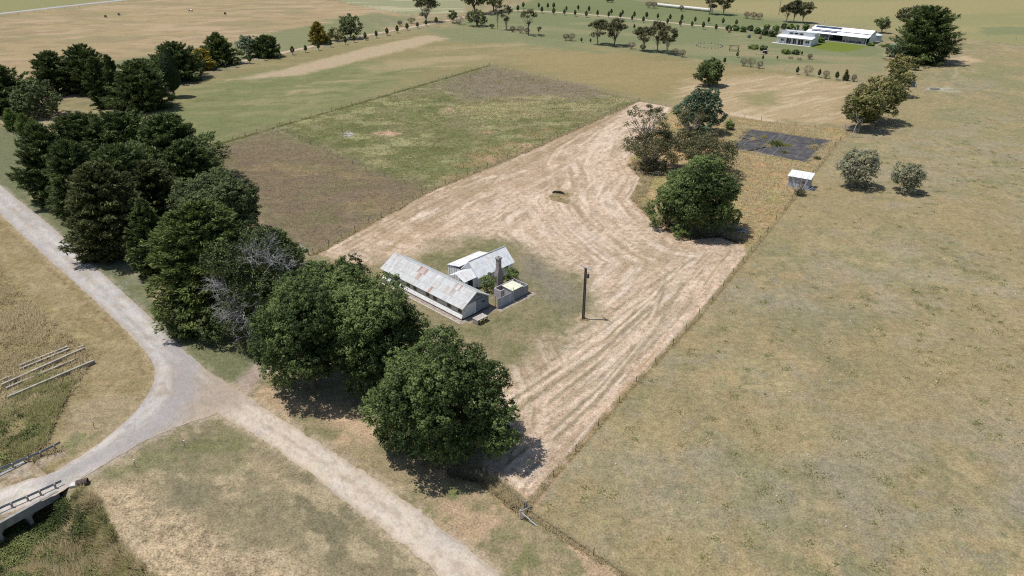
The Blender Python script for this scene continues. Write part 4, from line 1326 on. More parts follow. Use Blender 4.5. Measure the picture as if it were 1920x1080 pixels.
def cottage():
    root = thing('cottage', 'pale weatherboard cottage with steep tin gable roof and lean-to behind the long shed', 'cottage', (*HO, 0), HA)
    rng = np.random.default_rng(5)
    x0, x1, y0, y1, ev, rg = 9.55, 18.2, 6.35, 10.65, 2.5, 4.65
    w = MB()
    gable_shell(w, x0, x1, y0, y1, ev, rg, 'x', (1.25, 1.25, 1.28))
    w.build('wall', M['old_white'], root)

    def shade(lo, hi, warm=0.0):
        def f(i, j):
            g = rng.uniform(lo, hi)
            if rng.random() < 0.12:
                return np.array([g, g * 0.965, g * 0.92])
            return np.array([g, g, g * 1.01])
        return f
    o = 0.35
    dz = (rg - ev) / ((y1 - y0) / 2) * o
    ym = (y0 + y1) / 2
    r = MB()
    sheet_roof(r, (x0 - 0.25, y0 - o, ev - dz), (x1 + 0.25, y0 - o, ev - dz), (x1 + 0.25, ym, rg), (x0 - 0.25, ym, rg), 11, 2, shade(1.4, 1.5))  # near slope tinted lighter than the far one to offset weak sunlight
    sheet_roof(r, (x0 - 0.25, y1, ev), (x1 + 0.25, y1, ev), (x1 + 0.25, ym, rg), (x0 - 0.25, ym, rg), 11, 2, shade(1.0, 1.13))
    ro = r.build('roof', M['galv'], root)
    c = MB()
    c.tube([(x0 - 0.26, ym, rg + 0.02), (x1 + 0.26, ym, rg + 0.02)], 0.09, 8)
    c.build('ridge_cap', M['galv'], ro)
    bb = MB()
    bb.bar((x0 - 0.28, y0 - o, ev - dz - 0.07), (x0 - 0.28, ym, rg - 0.07), 0.03, 0.16, (1, 1, 1))
    bb.bar((x0 - 0.28, y1, ev - 0.07), (x0 - 0.28, ym, rg - 0.07), 0.03, 0.16, (1, 1, 1))
    bb.build('barge_board', M['white'], root)
    # lean-to at the back
    lw = MB()
    lx0, lx1, ly0, ly1 = 8.95, 17.0, y1 + 0.003, 14.0
    lw.box((lx0 + 0.15, ly0, 0.1), (lx0 + 0.3, ly1 - 0.1, 2.35), (1.15, 1.15, 1.18))
    lw.box((lx0 + 0.3, ly1 - 0.25, 0.1), (lx1 - 0.3, ly1 - 0.1, 2.3), (1.15, 1.15, 1.18))
    lw.box((lx1 - 0.3, ly0, 0.1), (lx1 - 0.15, ly1 - 0.1, 2.35), (1.15, 1.15, 1.18))
    for k in range(5):
        lw.bar((lx0 + 0.13, ly0 + 0.3 + k * 0.65, 0.1), (lx0 + 0.13, ly0 + 0.3 + k * 0.65, 2.3), 0.05, 0.04, (0.6, 0.6, 0.62))
    lw.build('lean_to_wall', M['old_white'], root)
    lr = MB()
    sheet_roof(lr, (lx0, ly1, 2.36), (lx1, ly1, 2.36), (lx1, ly0 + 0.02, 3.0), (lx0, ly0 + 0.02, 3.0), 10, 1, shade(1.1, 1.2))
    lr.build('lean_to_roof', M['galv'], root)
    # linking porch between cottage and shed
    pr = MB()
    px0, px1, py0, py1 = 6.35, x0 - 0.003, 6.75, 10.6
    pm = (py0 + py1) / 2
    sheet_roof(pr, (px0, py0 - 0.2, 2.2), (px1, py0 - 0.2, 2.2), (px1, pm, 3.1), (px0, pm, 3.1), 4, 1, shade(1.08, 1.2))
    sheet_roof(pr, (px0, py1, 2.25), (px1, py1, 2.25), (px1, pm, 3.1), (px0, pm, 3.1), 4, 1, shade(1.0, 1.15))
    pr.build('porch_roof', M['galv'], root)
    pw = MB()
    pw.box((px0 + 0.1, py0, 0.1), (px0 + 1.0, py0 + 0.12, 2.18), (1, 1, 1))
    pw.build('porch_wall', M['old_white'], root)
    pw = MB()
    pw.box((px0 + 2.2, py0, 0.1), (px1 - 0.02, py0 + 0.12, 2.18), (1.2, 1.2, 1.22))
    pw.build('porch_wall', M['old_white'], root)
    pd = MB()
    pd.box((px0 + 1.0, py0 + 0.05, 0.1), (px0 + 2.2, py0 + 0.1, 2.18))
    pd.build('doorway', M['dark'], root)
    # windows in the cottage's long wall
    for xx in (11.2, 14.4, 16.6):
        f = MB()
        f.box((xx - 0.45, y0 - 0.035, 1.0), (xx + 0.45, y0 + 0.02, 2.2))
        wo = f.build('window', M['old_white'], root)
        g = MB()
        g.box((xx - 0.38, y0 - 0.05, 1.08), (xx + 0.38, y0 - 0.036, 2.12))
        g.build('pane', M['glass'], wo)


cottage()


def chimney():
    X, Y = hw(13.0, 4.75)
    root = thing('chimney', 'tall tapering brick chimney standing between the cottage and the walled yard', 'chimney', (X, Y, 0), HA)
    mb = MB()
    rng = np.random.default_rng(4)

    def ring(prof):
        prev = None
        for (hx, hy, z0, z1) in prof:
            pass
    levels = [(0.72, 0.5, 0.0), (0.70, 0.48, 1.9), (0.64, 0.46, 2.3), (0.42, 0.4, 3.0), (0.36, 0.36, 3.4), (0.34, 0.34, 5.05)]
    # courses of brickwork
    H = 5.05
    n = 48
    for i in range(n):
        z = H * i / n
        z1 = H * (i + 1) / n
        hx = np.interp(z, [l[2] for l in levels], [l[0] for l in levels])
        hy = np.interp(z, [l[2] for l in levels], [l[1] for l in levels])
        g = rng.uniform(0.85, 1.15)
        s = 0.006 * (i % 2)
        mb.box((-hx + s, -hy + s, z), (hx - s, hy - s, z1), (g, g * 0.98, g * 0.96))
    mb.build('stack', M['brick'], root)
    cp = MB()
    cp.box((-0.42, -0.42, 5.05), (0.42, 0.42, 5.2), (1.1, 1.1, 1.1))
    cp.box((-0.48, -0.48, 5.2), (0.48, 0.48, 5.34), (1.15, 1.15, 1.15))
    cp.box((-0.40, -0.40, 5.34), (0.40, 0.40, 5.46), (1, 1, 1))
    c = cp.build('crown', M['brick'], root)
    ft = MB()
    ft.tube([(0, 0, 5.3), (0, 0, 5.62)], [0.17, 0.15], 10, (0.7, 0.6, 0.55))
    ft.build('flue_pot', M['brick'], c)


chimney()


def walled_yard():
    root = thing('outhouse', 'roofless block-walled outhouse yard with small yellow-green flat roof beside the chimney', 'outhouse', (*HO, 0), HA)
    b = MB()
    W = lambda lo, hi, g: b.box(lo, hi, (g, g, g))
    y0, y1 = -1.25, 1.95
    b.box((10.25, y0, 0), (14.3, y0 + 0.15, 1.7), (0.85, 0.85, 0.88))
    b.box((14.15, y0 + 0.15, 0), (14.3, y1 - 0.1, 1.7), (0.95, 0.93, 0.95))
    b.box((9.0, y1 - 0.15, 0), (14.15, y1, 1.85), (1.1, 1.05, 1.05))
    b.box((9.0, 0.25, 0), (9.15, y1 - 0.15, 1.85), (1.15, 1.1, 1.1))
    b.box((9.15, 0.25, 0), (9.9, 0.4, 1.85), (1.2, 1.12, 1.12))
    b.box((13.0, 0.2, 0), (14.15, 0.34, 1.55), (1.2, 1.15, 1.15))
    b.build('wall', M['block'], root)
    c = MB()
    c.box((10.28, y0 + 0.15, 0), (10.42, 1.0, 2.1), (1.25, 1.2, 1.2))
    c.box((12.55, y0 + 0.15, 0), (12.7, 1.0, 2.0), (1.1, 1.1, 1.1))
    c.box((10.42, 0.86, 0), (12.55, 1.0, 2.05), (1, 1, 1))
    c.box((10.42, y0 - 0.003, 1.7), (12.55, y0 + 0.12, 2.0), (0.9, 0.9, 0.92))
    c.build('cubicle', M['block'], root)
    r = MB()
    sheet_roof(r, (10.15, -1.4, 2.05), (12.85, -1.4, 2.05), (12.85, 1.15, 2.2), (10.15, 1.15, 2.2), 4, 1, lambda i, j: np.ones(3) * RNG.uniform(0.95, 1.08))
    r.build('roof', M['green_sheet'], root)
    f = MB()
    rng = np.random.default_rng(8)
    xs = np.arange(6.55, 10.2, 0.4)
    for i, x in enumerate(xs):
        g = rng.uniform(0.8, 1.1)
        f.box((x, -1.42 - 0.012 * (i % 2), 0.02), (min(x + 0.4, 10.22), -1.37, 1.85 + rng.uniform(-0.03, 0.03)), (g, g, g))
    f.build('sheet_fence', M['sheet'], root)
    p = MB()
    p.tube([(10.32, -1.5, 0), (10.32, -1.5, 2.75)], 0.045, 8, (1.4, 1.4, 1.4))
    p.build('pipe', M['steel'], root)
    p = MB()
    p.tube([(12.35, -1.32, 0), (12.35, -1.32, 2.15)], 0.05, 8, (1.3, 1.3, 1.3))
    p.build('pipe', M['steel'], root)
    p = MB()
    p.bar((6.62, -0.9, 0), (6.62, -0.9, 2.3), 0.1, 0.1)
    p.build('post', M['timber_grey'], root)


walled_yard()


def path_strip():
    mb = MB()
    # along the long wall, round the corner and past the outhouse
    mb.box((-1.15, -0.9, -0.05), (-0.12, 21.0, 0.012))
    mb.box((-0.12, -1.5, -0.05), (6.2, -0.02, 0.012))
    mb.box((6.2, -2.5, -0.05), (15.2, -1.45, 0.012))
    o = mb.build('path', M['path'], None)
    o.location = (*HO, 0.0)
    o.rotation_euler = (0, 0, HA)
    o['kind'] = 'structure'
    k = MB()
    for i in range(30):
        y = -0.6 + i * 0.7
        k.box((-1.3, y, -0.03), (-1.155, y + 0.66, 0.05 + 0.02 * RNG.random()))
    e = k.build('kerb', M['concrete'], None)
    e.location = (*HO, 0)
    e.rotation_euler = (0, 0, HA)
    e['kind'] = 'structure'


path_strip()


def cart():
    w0 = P(906, 606)
    root = thing('farm_cart', 'small grey timber cart with pale-rimmed wheels by the shed corner', 'cart', (w0[0], w0[1], 0), HA)
    d = MB()
    rng = np.random.default_rng(2)
    for k in range(7):
        g = rng.uniform(0.8, 1.25)
        d.box((-1.15, 0.02 + k * 0.19, 0.86), (1.15, 0.02 + k * 0.19 + 0.17, 0.92 + rng.uniform(0, 0.02)), (g, g, g))
    d.build('deck', M['log'], root)
    f = MB()
    f.box((-1.1, 0.05, 0.55), (-1.02, 1.3, 0.86))
    f.box((1.02, 0.05, 0.55), (1.1, 1.3, 0.86))
    f.box((-1.02, 0.08, 0.6), (1.02, 0.16, 0.86))
    f.box((-1.02, 1.2, 0.6), (1.02, 1.28, 0.86))
    for x in (-1.06, 1.06):
        for y in (0.1, 1.25):
            f.bar((x, y, 0), (x, y, 0.56), 0.09, 0.09)
    f.box((-1.12, 0.2, 0.1), (-1.08, 1.15, 0.7))
    f.build('frame', M['timber_grey'], root)
    for x in (-0.42, 0.5):
        for y in (-0.06, 1.36):
            w = MB()
            a = np.linspace(0, 2 * math.pi, 25)
            w.tube(np.stack([x + 0.36 * np.cos(a), np.full(25, y), 0.4 + 0.36 * np.sin(a)], 1), 0.055, 6, cap=False)
            wo = w.build('wheel', M['yellow'], root)
            h = MB()
            h.tube([(x, y - 0.07, 0.4), (x, y + 0.07, 0.4)], 0.07, 8)
            for t in range(6):
                aa = t * math.pi / 3
                h.bar((x, y, 0.4), (x + 0.35 * math.cos(aa), y, 0.4 + 0.35 * math.sin(aa)), 0.03, 0.03)
            h.build('spokes', M['timber_dark'], wo)


cart()


# ------------------------------------------------------------------ power poles
def power_pole(xy, h, label, arm_ang, transformer=True, r=0.19):
    root = thing('power_pole', label, 'power pole', (*xy, 0))
    p = MB()
    if transformer:
        # steel and concrete pole: two dark flanges with a pale core
        for s in (-1, 1):
            p.bar((s * 0.17, 0, -0.2), (s * 0.13, 0, h), 0.12, 0.26, (1, 1, 1), up=(0, 1, 0))
        po = p.build('pole', M['timber_dark'], root)
        c = MB()
        c.bar((0, 0, -0.2), (0, 0, h - 0.1), 0.22, 0.14, (0.42, 0.4, 0.4), up=(0, 1, 0))
        c.build('core', M['concrete'], po)
    else:
        p.tube([(0, 0, -0.2), (0, 0, h)], [r, r * 0.7], 8)
        p.build('pole', M['timber_dark'], root)
    ca, sa = math.cos(arm_ang), math.sin(arm_ang)
    a = MB()
    a.bar((-1.15 * ca, -1.15 * sa, h - 0.02), (1.15 * ca, 1.15 * sa, h - 0.02), 0.11, 0.11)
    a.build('crossarm', M['steel'], root)
    for k in (-1.0, -0.45, 0.45, 1.0):
        i = MB()
        x, y = k * ca, k * sa
        i.tube([(x, y, h + 0.03), (x, y, h + 0.12), (x, y, h + 0.14), (x, y, h + 0.26), (x, y, h + 0.34)], [0.03, 0.03, 0.08, 0.08, 0.03], 8)
        i.build('insulator', M['white'], root)
    if transformer:
        t = MB()
        t.tube([(0.42, -0.12, h - 1.75), (0.42, -0.12, h - 1.15)], 0.2, 12)
        t.bar((0.12, -0.05, h - 1.4), (0.4, -0.1, h - 1.4), 0.06, 0.06)
        t.tube([(0.42, -0.12, h - 1.15), (0.42, -0.12, h - 0.95)], [0.08, 0.04], 8)
        t.build('transformer', M['timber_dark'], root)
    return root


power_pole(P(1093.5, 598.5), 9.4, 'tall dark power pole with pale crossarm standing alone in the mown yard', math.radians(-50))
power_pole(P(1460, 28), zat(P(1460, 28), -8), 'distant thin power pole behind the gums near the white house', math.radians(20), False, 0.16)


# ------------------------------------------------------------------ tin shed by the court
def tin_shed():
    a, b, c = P(1476, 350), P(1515, 357), P(1530, 346)
    ang = math.atan2(b[1] - a[1], b[0] - a[0])
    root = thing('tin_shed', 'small grey tin shed with pale skillion roof near the old court', 'shed', (*a, 0), ang)
    Wd = math.hypot(b[0] - a[0], b[1] - a[1])
    Dp = 3.2
    w = MB()
    rng = np.random.default_rng(6)
    n = 11
    for i in range(n):
        g = rng.uniform(0.8, 1.1)
        x0_, x1_ = Wd * i / n, Wd * (i + 1) / n
        w.box((x0_, -0.02 * (i % 2), 0), (x1_, 0.08, 2.8), (g, g, g))
        w.box((x0_, Dp - 0.08, 0), (x1_, Dp, 3.25), (g, g, g))
    for x in (0.003, Wd - 0.083):
        V = []
        for xx in (x, x + 0.08):
            V += [(xx, 0.08, 0), (xx, Dp - 0.08, 0), (xx, Dp - 0.08, 3.24), (xx, 0.08, 2.81)]
        w.add(V, [(0, 1, 2, 3), (7, 6, 5, 4), (0, 4, 5, 1), (2, 6, 7, 3), (0, 3, 7, 4), (1, 5, 6, 2)], (0.9, 0.9, 0.92))
    w.build('wall', M['sheet'], root)
    r = MB()
    sheet_roof(r, (-0.3, -0.35, 2.8), (Wd + 0.3, -0.35, 2.8), (Wd + 0.3, Dp + 0.2, 3.36), (-0.3, Dp + 0.2, 3.36), 6, 1, lambda i, j: np.ones(3) * rng.uniform(1.15, 1.28))
    r.build('roof', M['galv'], root)
    d = MB()
    d.box((Wd * 0.55, -0.05, 0), (Wd * 0.8, -0.022, 1.9), (0.7, 0.7, 0.7))
    d.build('door', M['timber_grey'], root)
    s = MB()
    s.box((Wd + 0.1, 0.2, -0.02), (Wd + 1.1, 2.6, 0.06))
    s.build('slab', M['concrete'], root)


tin_shed()


# ------------------------------------------------------------------ the abandoned court
def court():
    cs = px([(1403, 242), (1562, 264), (1513, 305), (1366, 279)])
    o = np.array(P(1459, 271))
    root = thing('tennis_court', 'abandoned dark asphalt tennis court with weeds in the seams', 'tennis court', (o[0], o[1], 0))
    pts = []
    rng = np.random.default_rng(9)
    for i in range(4):
        a, b = np.array(cs[i]), np.array(cs[(i + 1) % 4])
        for k in range(20):
            pts.append(a + (b - a) * k / 20 + rng.normal(0, 0.6, 2) - o)
    mb = MB()
    mb.prism([tuple(p) for p in pts], -0.05, 0.035)
    mb.build('slab', M['asphalt'], root)
    for (p, q) in (((1418, 285), (1455, 253)), ((1424, 288), (1464, 254)), ((1491, 296), (1514, 272)), ((1478, 268), (1493, 258)), ((1386, 278), (1409, 258)), ((1527, 299), (1556, 266)), ((1448, 290), (1483, 255)), ((1480, 267), (1514, 273))):
        l = MB()
        a, b = np.array(P(*p)) - o, np.array(P(*q)) - o
        l.bar((a[0], a[1], 0.038), (b[0], b[1], 0.038), 0.1, 0.006)
        l.build('painted_line', M['line_paint'], root)


court()


# ------------------------------------------------------------------ white house and its long shed, far right
def pavilion():
    a, b = np.array(P(1458, 80)), np.array(P(1520, 86.8))
    ang = math.atan2(b[1] - a[1], b[0] - a[0])
    Wd = float(np.hypot(*(b - a)))
    root = thing('pavilion_house', 'small white house with stepped roof, clerestory windows and glazed doors', 'house', (*a, 0), ang)
    D = 9.0
    d1 = 3.2
    w = MB()
    h1, h2 = 3.3, 5.6
    # front wall with openings
    op = [(0.08, 0.2, 1.1, 2.3), (0.25, 0.42, 0.15, 2.7), (0.445, 0.575, 0.15, 2.7), (0.6, 0.77, 0.15, 2.7), (0.82, 0.94, 1.1, 2.3)]
    x = 0
    for (u0, u1, z0, z1) in op:
        w.box((x, 0, 0), (u0 * Wd, 0.2, h1))
        w.box((u0 * Wd, 0, z1), (u1 * Wd, 0.2, h1))
        w.box((u0 * Wd, 0, 0), (u1 * Wd, 0.2, z0))
        x = u1 * Wd
    w.box((x, 0, 0), (Wd, 0.2, h1))
    for x0_ in (0, Wd - 0.2):
        w.box((x0_, 0.2, 0), (x0_ + 0.2, D, h1))
        w.box((x0_, d1, h1), (x0_ + 0.2, D, h2 - 0.2))
    w.box((0.2, D - 0.2, 0), (Wd - 0.2, D, h2 - 0.2))
    w.build('wall', M['white'], root)
    cl = MB()
    cl.box((0.2, d1, h1), (Wd - 0.2, d1 + 0.2, h2 - 0.1))
    cl.build('clerestory_wall', M['white'], root)
    for (u0, u1, z0, z1) in op:
        f = MB()
        f.box((u0 * Wd, 0.1, z0), (u1 * Wd, 0.14, z1))
        g = f.build('glazed_door' if z0 < 1 else 'window', M['glass'], root)
        fr = MB()
        n = 2
        for k in range(n + 1):
            xx = u0 * Wd + (u1 - u0) * Wd * k / n
            fr.box((xx - 0.06, 0.05, z0), (xx + 0.06, 0.098, z1))
        fr.box((u0 * Wd, 0.05, z1 - 0.1), (u1 * Wd, 0.094, z1))
        fr.build('frame', M['white'], g)
    for u in (0.3, 0.45, 0.6):
        f = MB()
        f.box((u * Wd - 1.0, d1 - 0.03, 4.3), (u * Wd + 1.0, d1 - 0.003, 5.0))
        f.build('clerestory_window', M['glass'], root)
    r = MB()
    sheet_roof(r, (-0.6, -1.5, 3.2), (Wd + 0.6, -1.5, 3.2), (Wd + 0.6, d1 - 0.04, 3.85), (-0.6, d1 - 0.04, 3.85), 16, 1, lambda i, j: np.ones(3) * RNG.uniform(1.3, 1.38), 0.12)
    r.build('veranda_roof', M['galv'], root)
    r = MB()
    sheet_roof(r, (-0.5, d1 - 0.5, 5.75), (Wd + 0.5, d1 - 0.5, 5.75), (Wd + 0.5, D + 0.5, 4.9), (-0.5, D + 0.5, 4.9), 16, 1, lambda i, j: np.ones(3) * RNG.uniform(1.15, 1.25), 0.12)
    ro = r.build('upper_roof', M['galv'], root)
    fl = MB()
    fl.tube([(Wd * 0.34, 7, 5.0), (Wd * 0.34, 7, 7.0)], 0.15, 8)
    fl.build('flue', M['steel'], ro)
    s = MB()
    s.box((-2.2, -2.6, -0.05), (Wd + 0.4, -0.003, 0.14))
    s.build('terrace', M['concrete'], root)
    for u in (0.0, 0.21, 0.43, 0.59, 0.8, 1.0):
        p = MB()
        p.bar((u * Wd, -1.3, 0.14), (u * Wd, -1.3, 3.2), 0.12, 0.12)
        p.build('veranda_post', M['white'], root)


pavilion()


def long_white_shed():
    a, b = np.array(P(1552, 76.5)), np.array(P(1623, 84.5))
    ang = math.atan2(b[1] - a[1], b[0] - a[0])
    root = thing('white_shed', 'long white farm shed with open veranda, solar panels and bright gable roof', 'shed', (*a, 0), ang)
    Wd = float(np.hypot(*(b - a)))
    x0 = -11.0
    D = 12.0
    w = MB()
    w.box((5.5, 4.0, 0), (Wd - 2.2, 4.2, 4.3), (0.9, 0.88, 0.85))
    w.box((x0 + 0.3, D - 0.2, 0), (Wd, D, 4.2))
    w.box((Wd - 0.2, 4.2, 0), (Wd, D - 0.2, 4.2))
    w.box((x0 + 0.1, 1.0, 0), (x0 + 0.3, D - 0.2, 4.0), (0.8, 0.8, 0.8))
    V = [(Wd - 0.1, 0.2, 3.5), (Wd - 0.1, D, 4.2), (Wd - 0.1, D * 0.55, 5.7)]
    w.add(V + [(v[0] + 0.1, v[1], v[2]) for v in V], [(0, 1, 2), (5, 4, 3)])
    w.build('wall', M['white'], root)
    d = MB()
    for xx, ww in ((1.0, 1.9), (3.2, 1.9)):
        d.box((xx, 4.1, 0.05), (xx + ww, 4.2, 2.8))
    d.box((0.6, 4.201, 0), (5.5, 4.3, 4.2))
    d.build('doorway', M['dark'], root)
    d = MB()
    d.box((Wd - 2.2, 4.1, 0), (Wd - 0.2, 4.2, 3.5))
    d.build('doorway', M['dark'], root)
    r = MB()
    br = lambda i, j: np.ones(3) * RNG.uniform(1.36, 1.42)
    sheet_roof(r, (x0 - 0.8, -1.0, 3.35), (Wd + 0.9, -1.0, 3.35), (Wd + 0.9, 2.9, 4.35), (x0 - 0.8, 2.9, 4.35), 24, 1, br, 0.14)
    sheet_roof(r, (x0 + 0.5, 2.6, 4.75), (Wd + 0.9, 2.6, 4.75), (Wd + 0.9, D * 0.6, 6.0), (x0 + 0.5, D * 0.6, 6.0), 24, 1, br, 0.14)
    sheet_roof(r, (x0 + 0.5, D + 0.5, 4.6), (Wd + 0.9, D + 0.5, 4.6), (Wd + 0.9, D * 0.6, 6.0), (x0 + 0.5, D * 0.6, 6.0), 24, 1, br, 0.14)
    ro = r.build('roof', M['white'], root)
    for k in range(8):
        p = MB()
        xx = x0 + 1.8 + k * 1.65
        ys, zs = np.array([4.2, 6.6]), None
        z = lambda y: 4.75 + (y - 2.6) / (D * 0.6 - 2.6) * 1.25 + 0.26
        p.add([(xx, 4.3, z(4.3)), (xx + 1.58, 4.3, z(4.3)), (xx + 1.58, 6.3, z(6.3)), (xx, 6.3, z(6.3)), (xx, 4.3, z(4.3) - 0.05), (xx + 1.58, 4.3, z(4.3) - 0.05), (xx + 1.58, 6.3, z(6.3) - 0.05), (xx, 6.3, z(6.3) - 0.05)],
              [(0, 1, 2, 3), (7, 6, 5, 4), (0, 4, 5, 1), (1, 5, 6, 2), (2, 6, 7, 3), (3, 7, 4, 0)])
        p.build('solar_panel', M['solar'], ro)
    for k in range(8):
        p = MB()
        xx = x0 + 1.2 + k * 1.65
        z = lambda y: 3.35 + (y + 1.0) / 3.9 + 0.26
        p.add([(xx, 0.9, z(0.9)), (xx + 1.58, 0.9, z(0.9)), (xx + 1.58, 1.9, z(1.9)), (xx, 1.9, z(1.9)), (xx, 0.9, z(0.9) - 0.05), (xx + 1.58, 0.9, z(0.9) - 0.05), (xx + 1.58, 1.9, z(1.9) - 0.05), (xx, 1.9, z(1.9) - 0.05)],
              [(0, 1, 2, 3), (7, 6, 5, 4), (0, 4, 5, 1), (1, 5, 6, 2), (2, 6, 7, 3), (3, 7, 4, 0)])
        p.build('solar_panel', M['solar'], ro)
    for xx in (x0 + 0.2, 0.2, Wd - 0.2):
        p = MB()
        p.bar((xx, 0.1, 0), (xx, 0.1, 3.55), 0.25, 0.25)
        p.build('veranda_post', M['white'], root)
    s = MB()
    s.box((x0, -0.6, -0.05), (Wd + 0.3, 3.99, 0.1))
    s.build('slab', M['concrete'], root)
    # things under the veranda
    rng = np.random.default_rng(12)
    me_chair = MB()
    me_chair.box((-0.28, -0.28, 0.4), (0.28, 0.28, 0.47))
    me_chair.box((-0.28, 0.22, 0.47), (0.28, 0.28, 0.98))
    for sx in (-0.25, 0.25):
        for sy in (-0.25, 0.25):
            me_chair.box((sx - 0.03, sy - 0.03, 0), (sx + 0.03, sy + 0.03, 0.4))
    cm = me_chair.mesh('outdoor_chair', M['rubber'])
    for k, xx in enumerate((7.5, 9.2, 10.4, 13.6, 15.0)):
        w2 = Matrix.Rotation(ang, 4, 'Z') @ Vector((xx, 1.6 + rng.uniform(-0.3, 0.8), 0))
        o = link('outdoor_chair', cm, None, (a[0] + w2.x, a[1] + w2.y, 0.1), ang + rng.uniform(-1, 1))
        tag(o, 'dark chair in the shade of the white shed veranda', 'chair', 'chairs on the white shed veranda')
    tb = MB()
    tb.box((-0.9, -0.5, 0.7), (0.9, 0.5, 0.76))
    for sx in (-0.8, 0.8):
        for sy in (-0.4, 0.4):
            tb.box((sx - 0.04, sy - 0.04, 0), (sx + 0.04, sy + 0.04, 0.7))
    w2 = Matrix.Rotation(ang, 4, 'Z') @ Vector((12.0, 1.7, 0))
    o = tb.build('outdoor_table', M['timber_dark'], None, loc=(a[0] + w2.x, a[1] + w2.y, 0.1))
    o.rotation_euler = (0, 0, ang)
    tag(o, 'dark table among the chairs under the white shed veranda', 'table')
    # parked pale car in the open bay
    w2 = Matrix.Rotation(ang, 4, 'Z') @ Vector((-3.6, 4.0, 0))
    car = thing('parked_car', 'pale car parked in the open bay of the white shed', 'car', (a[0] + w2.x, a[1] + w2.y, 0.1), ang)
    bd = MB()
    bd.prism([(-2.2, -0.8), (-2.1, -0.88), (2.1, -0.88), (2.2, -0.7), (2.2, 0.7), (2.1, 0.88), (-2.1, 0.88), (-2.2, 0.8)], 0.3, 0.95)
    V = [(-1.9, -0.8, 0.95), (1.0, -0.8, 0.95), (1.0, 0.8, 0.95), (-1.9, 0.8, 0.95), (-1.5, -0.68, 1.55), (0.3, -0.68, 1.55), (0.3, 0.68, 1.55), (-1.5, 0.68, 1.55)]
    bd.add(V, [(4, 5, 6, 7), (0, 1, 5, 4), (1, 2, 6, 5), (2, 3, 7, 6), (3, 0, 4, 7)])
    bd.build('body', M['white'], car)
    for sx in (-1.35, 1.35):
        for sy in (-0.8, 0.8):
            t = MB()
            t.tube([(sx, sy - 0.1, 0.33), (sx, sy + 0.1, 0.33)], 0.33, 12)
            t.build('wheel', M['rubber'], car)
    gl = MB()
    gl.add([(-1.75, -0.795, 1.02), (0.75, -0.795, 1.02), (0.25, -0.7, 1.48), (-1.4, -0.7, 1.48)], [(0, 1, 2, 3)])
    gl.build('side_window', M['glass'], car)


long_white_shed()


def tank():
    x, y = P(1641, 76.5)
    root = thing('water_tank', 'round grey water tank at the end of the long white shed', 'tank', (x, y, 0))
    m = MB()
    n = 28
    for k in range(8):
        m.tube([(0, 0, k * 0.36), (0, 0, k * 0.36 + 0.34), (0, 0, k * 0.36 + 0.36)], [2.75, 2.78, 2.75], n, cap=False)
    m.build('barrel', M['tank'], root)
    r = MB()
    r.tube([(0, 0, 2.86), (0, 0, 2.95), (0, 0, 3.5), (0, 0, 3.55)], [2.85, 2.85, 0.4, 0.3], n, (1.5, 1.5, 1.5))
    r.build('roof', M['tank'], root)
    g = MB()
    g.tube([(0, 0, -0.05), (0, 0, 0.08)], 3.3, 24)
    g.build('pad', M['concrete'], root)


tank()


# ------------------------------------------------------------------ bridge and guard rails
def bridge():
    ang = math.atan2(BRU[1], BRU[0])
    root = thing('road_bridge', 'short concrete road bridge with two dark culvert openings over the creek', 'bridge', (*BRC, 0), ang)
    # local x along the road, local -y towards the camera side
    def off(pxl):
        d = np.array(P(*pxl)) - np.array(BRC)
        return float(d @ BRU), float(-(d @ BRN))
    u1, v1 = off((107, 920))
    u0 = -9.0
    vb = v1 + 8.2
    ymin = v1
    top = MB()
    top.box((u0, ymin - 0.3, -0.95), (u1, ymin + 0.05, 0.1))
    top.build('kerb_beam', M['concrete_dark'], root)
    slab = MB()
    slab.box((u0, ymin + 0.05, -0.9), (u1, vb - 0.3, -0.02))
    slab.build('deck', M['concrete'], root)
    kb = MB()
    kb.box((u0, vb - 0.3, -0.8), (u1, vb + 0.3, 0.14))
    kb.build('kerb_beam', M['concrete_dark'], root)
    span = 3.1
    for k in range(4):
        xx = u1 - 0.35 - k * span
        p = MB()
        p.box((xx - 0.2, ymin - 0.25, -3.6), (xx + 0.2, vb - 0.1, -0.955))
        # haunches that round off the top corners of the opening
        for s in (-1, 1):
            for q in range(4):
                a = 0.12 * (q + 1)
                p.box((xx + s * 0.17 if s > 0 else xx - 0.17 - (0.5 - a), ymin - 0.2 + 0.002 * q, -0.955 - 0.13 * (q + 1)), (xx + 0.17 + (0.5 - a) if s > 0 else xx - 0.17, vb - 0.1 - 0.002 * q, -0.955 - 0.13 * q))
        p.build('pier', M['concrete_dark'], root)
    # earth and dry grass carried across the deck
    n, m = 60, 60
    xs, ys = np.linspace(u0, u1 + 0.6, n), np.linspace(ymin + 0.06, vb - 0.31, m)
    A, B = np.meshgrid(xs, ys, indexing='ij')
    X = BRC[0] + A * BRU[0] - B * BRN[0]
    Y = BRC[1] + A * BRU[1] - B * BRN[1]
    F = Field(X.ravel(), Y.ravel(), (166, 146, 116))
    F.blend(np.arange(n * m), 0.8 * smooth(0.4, 0.7, fbm(F.X, F.Y, 0.8, 400)), (134, 118, 84))
    F.blend(np.arange(n * m), 0.6 * smooth(0.5, 0.7, fbm(F.X, F.Y, 1.2, 404)), (184, 170, 150))
    me = grid_mesh('verge', np.stack([F.X, F.Y, 0.012 + 0.02 * fbm(F.X, F.Y, 0.6, 407)], 1), n, m)
    me.update()
    if me.polygons[0].normal.z < 0:
        me.flip_normals()
    set_field(me, F)
    me.materials.append(GM)
    o = bpy.data.objects.new('verge', me)
    COLL.objects.link(o)
    o['kind'] = 'structure'
    return ymin, vb


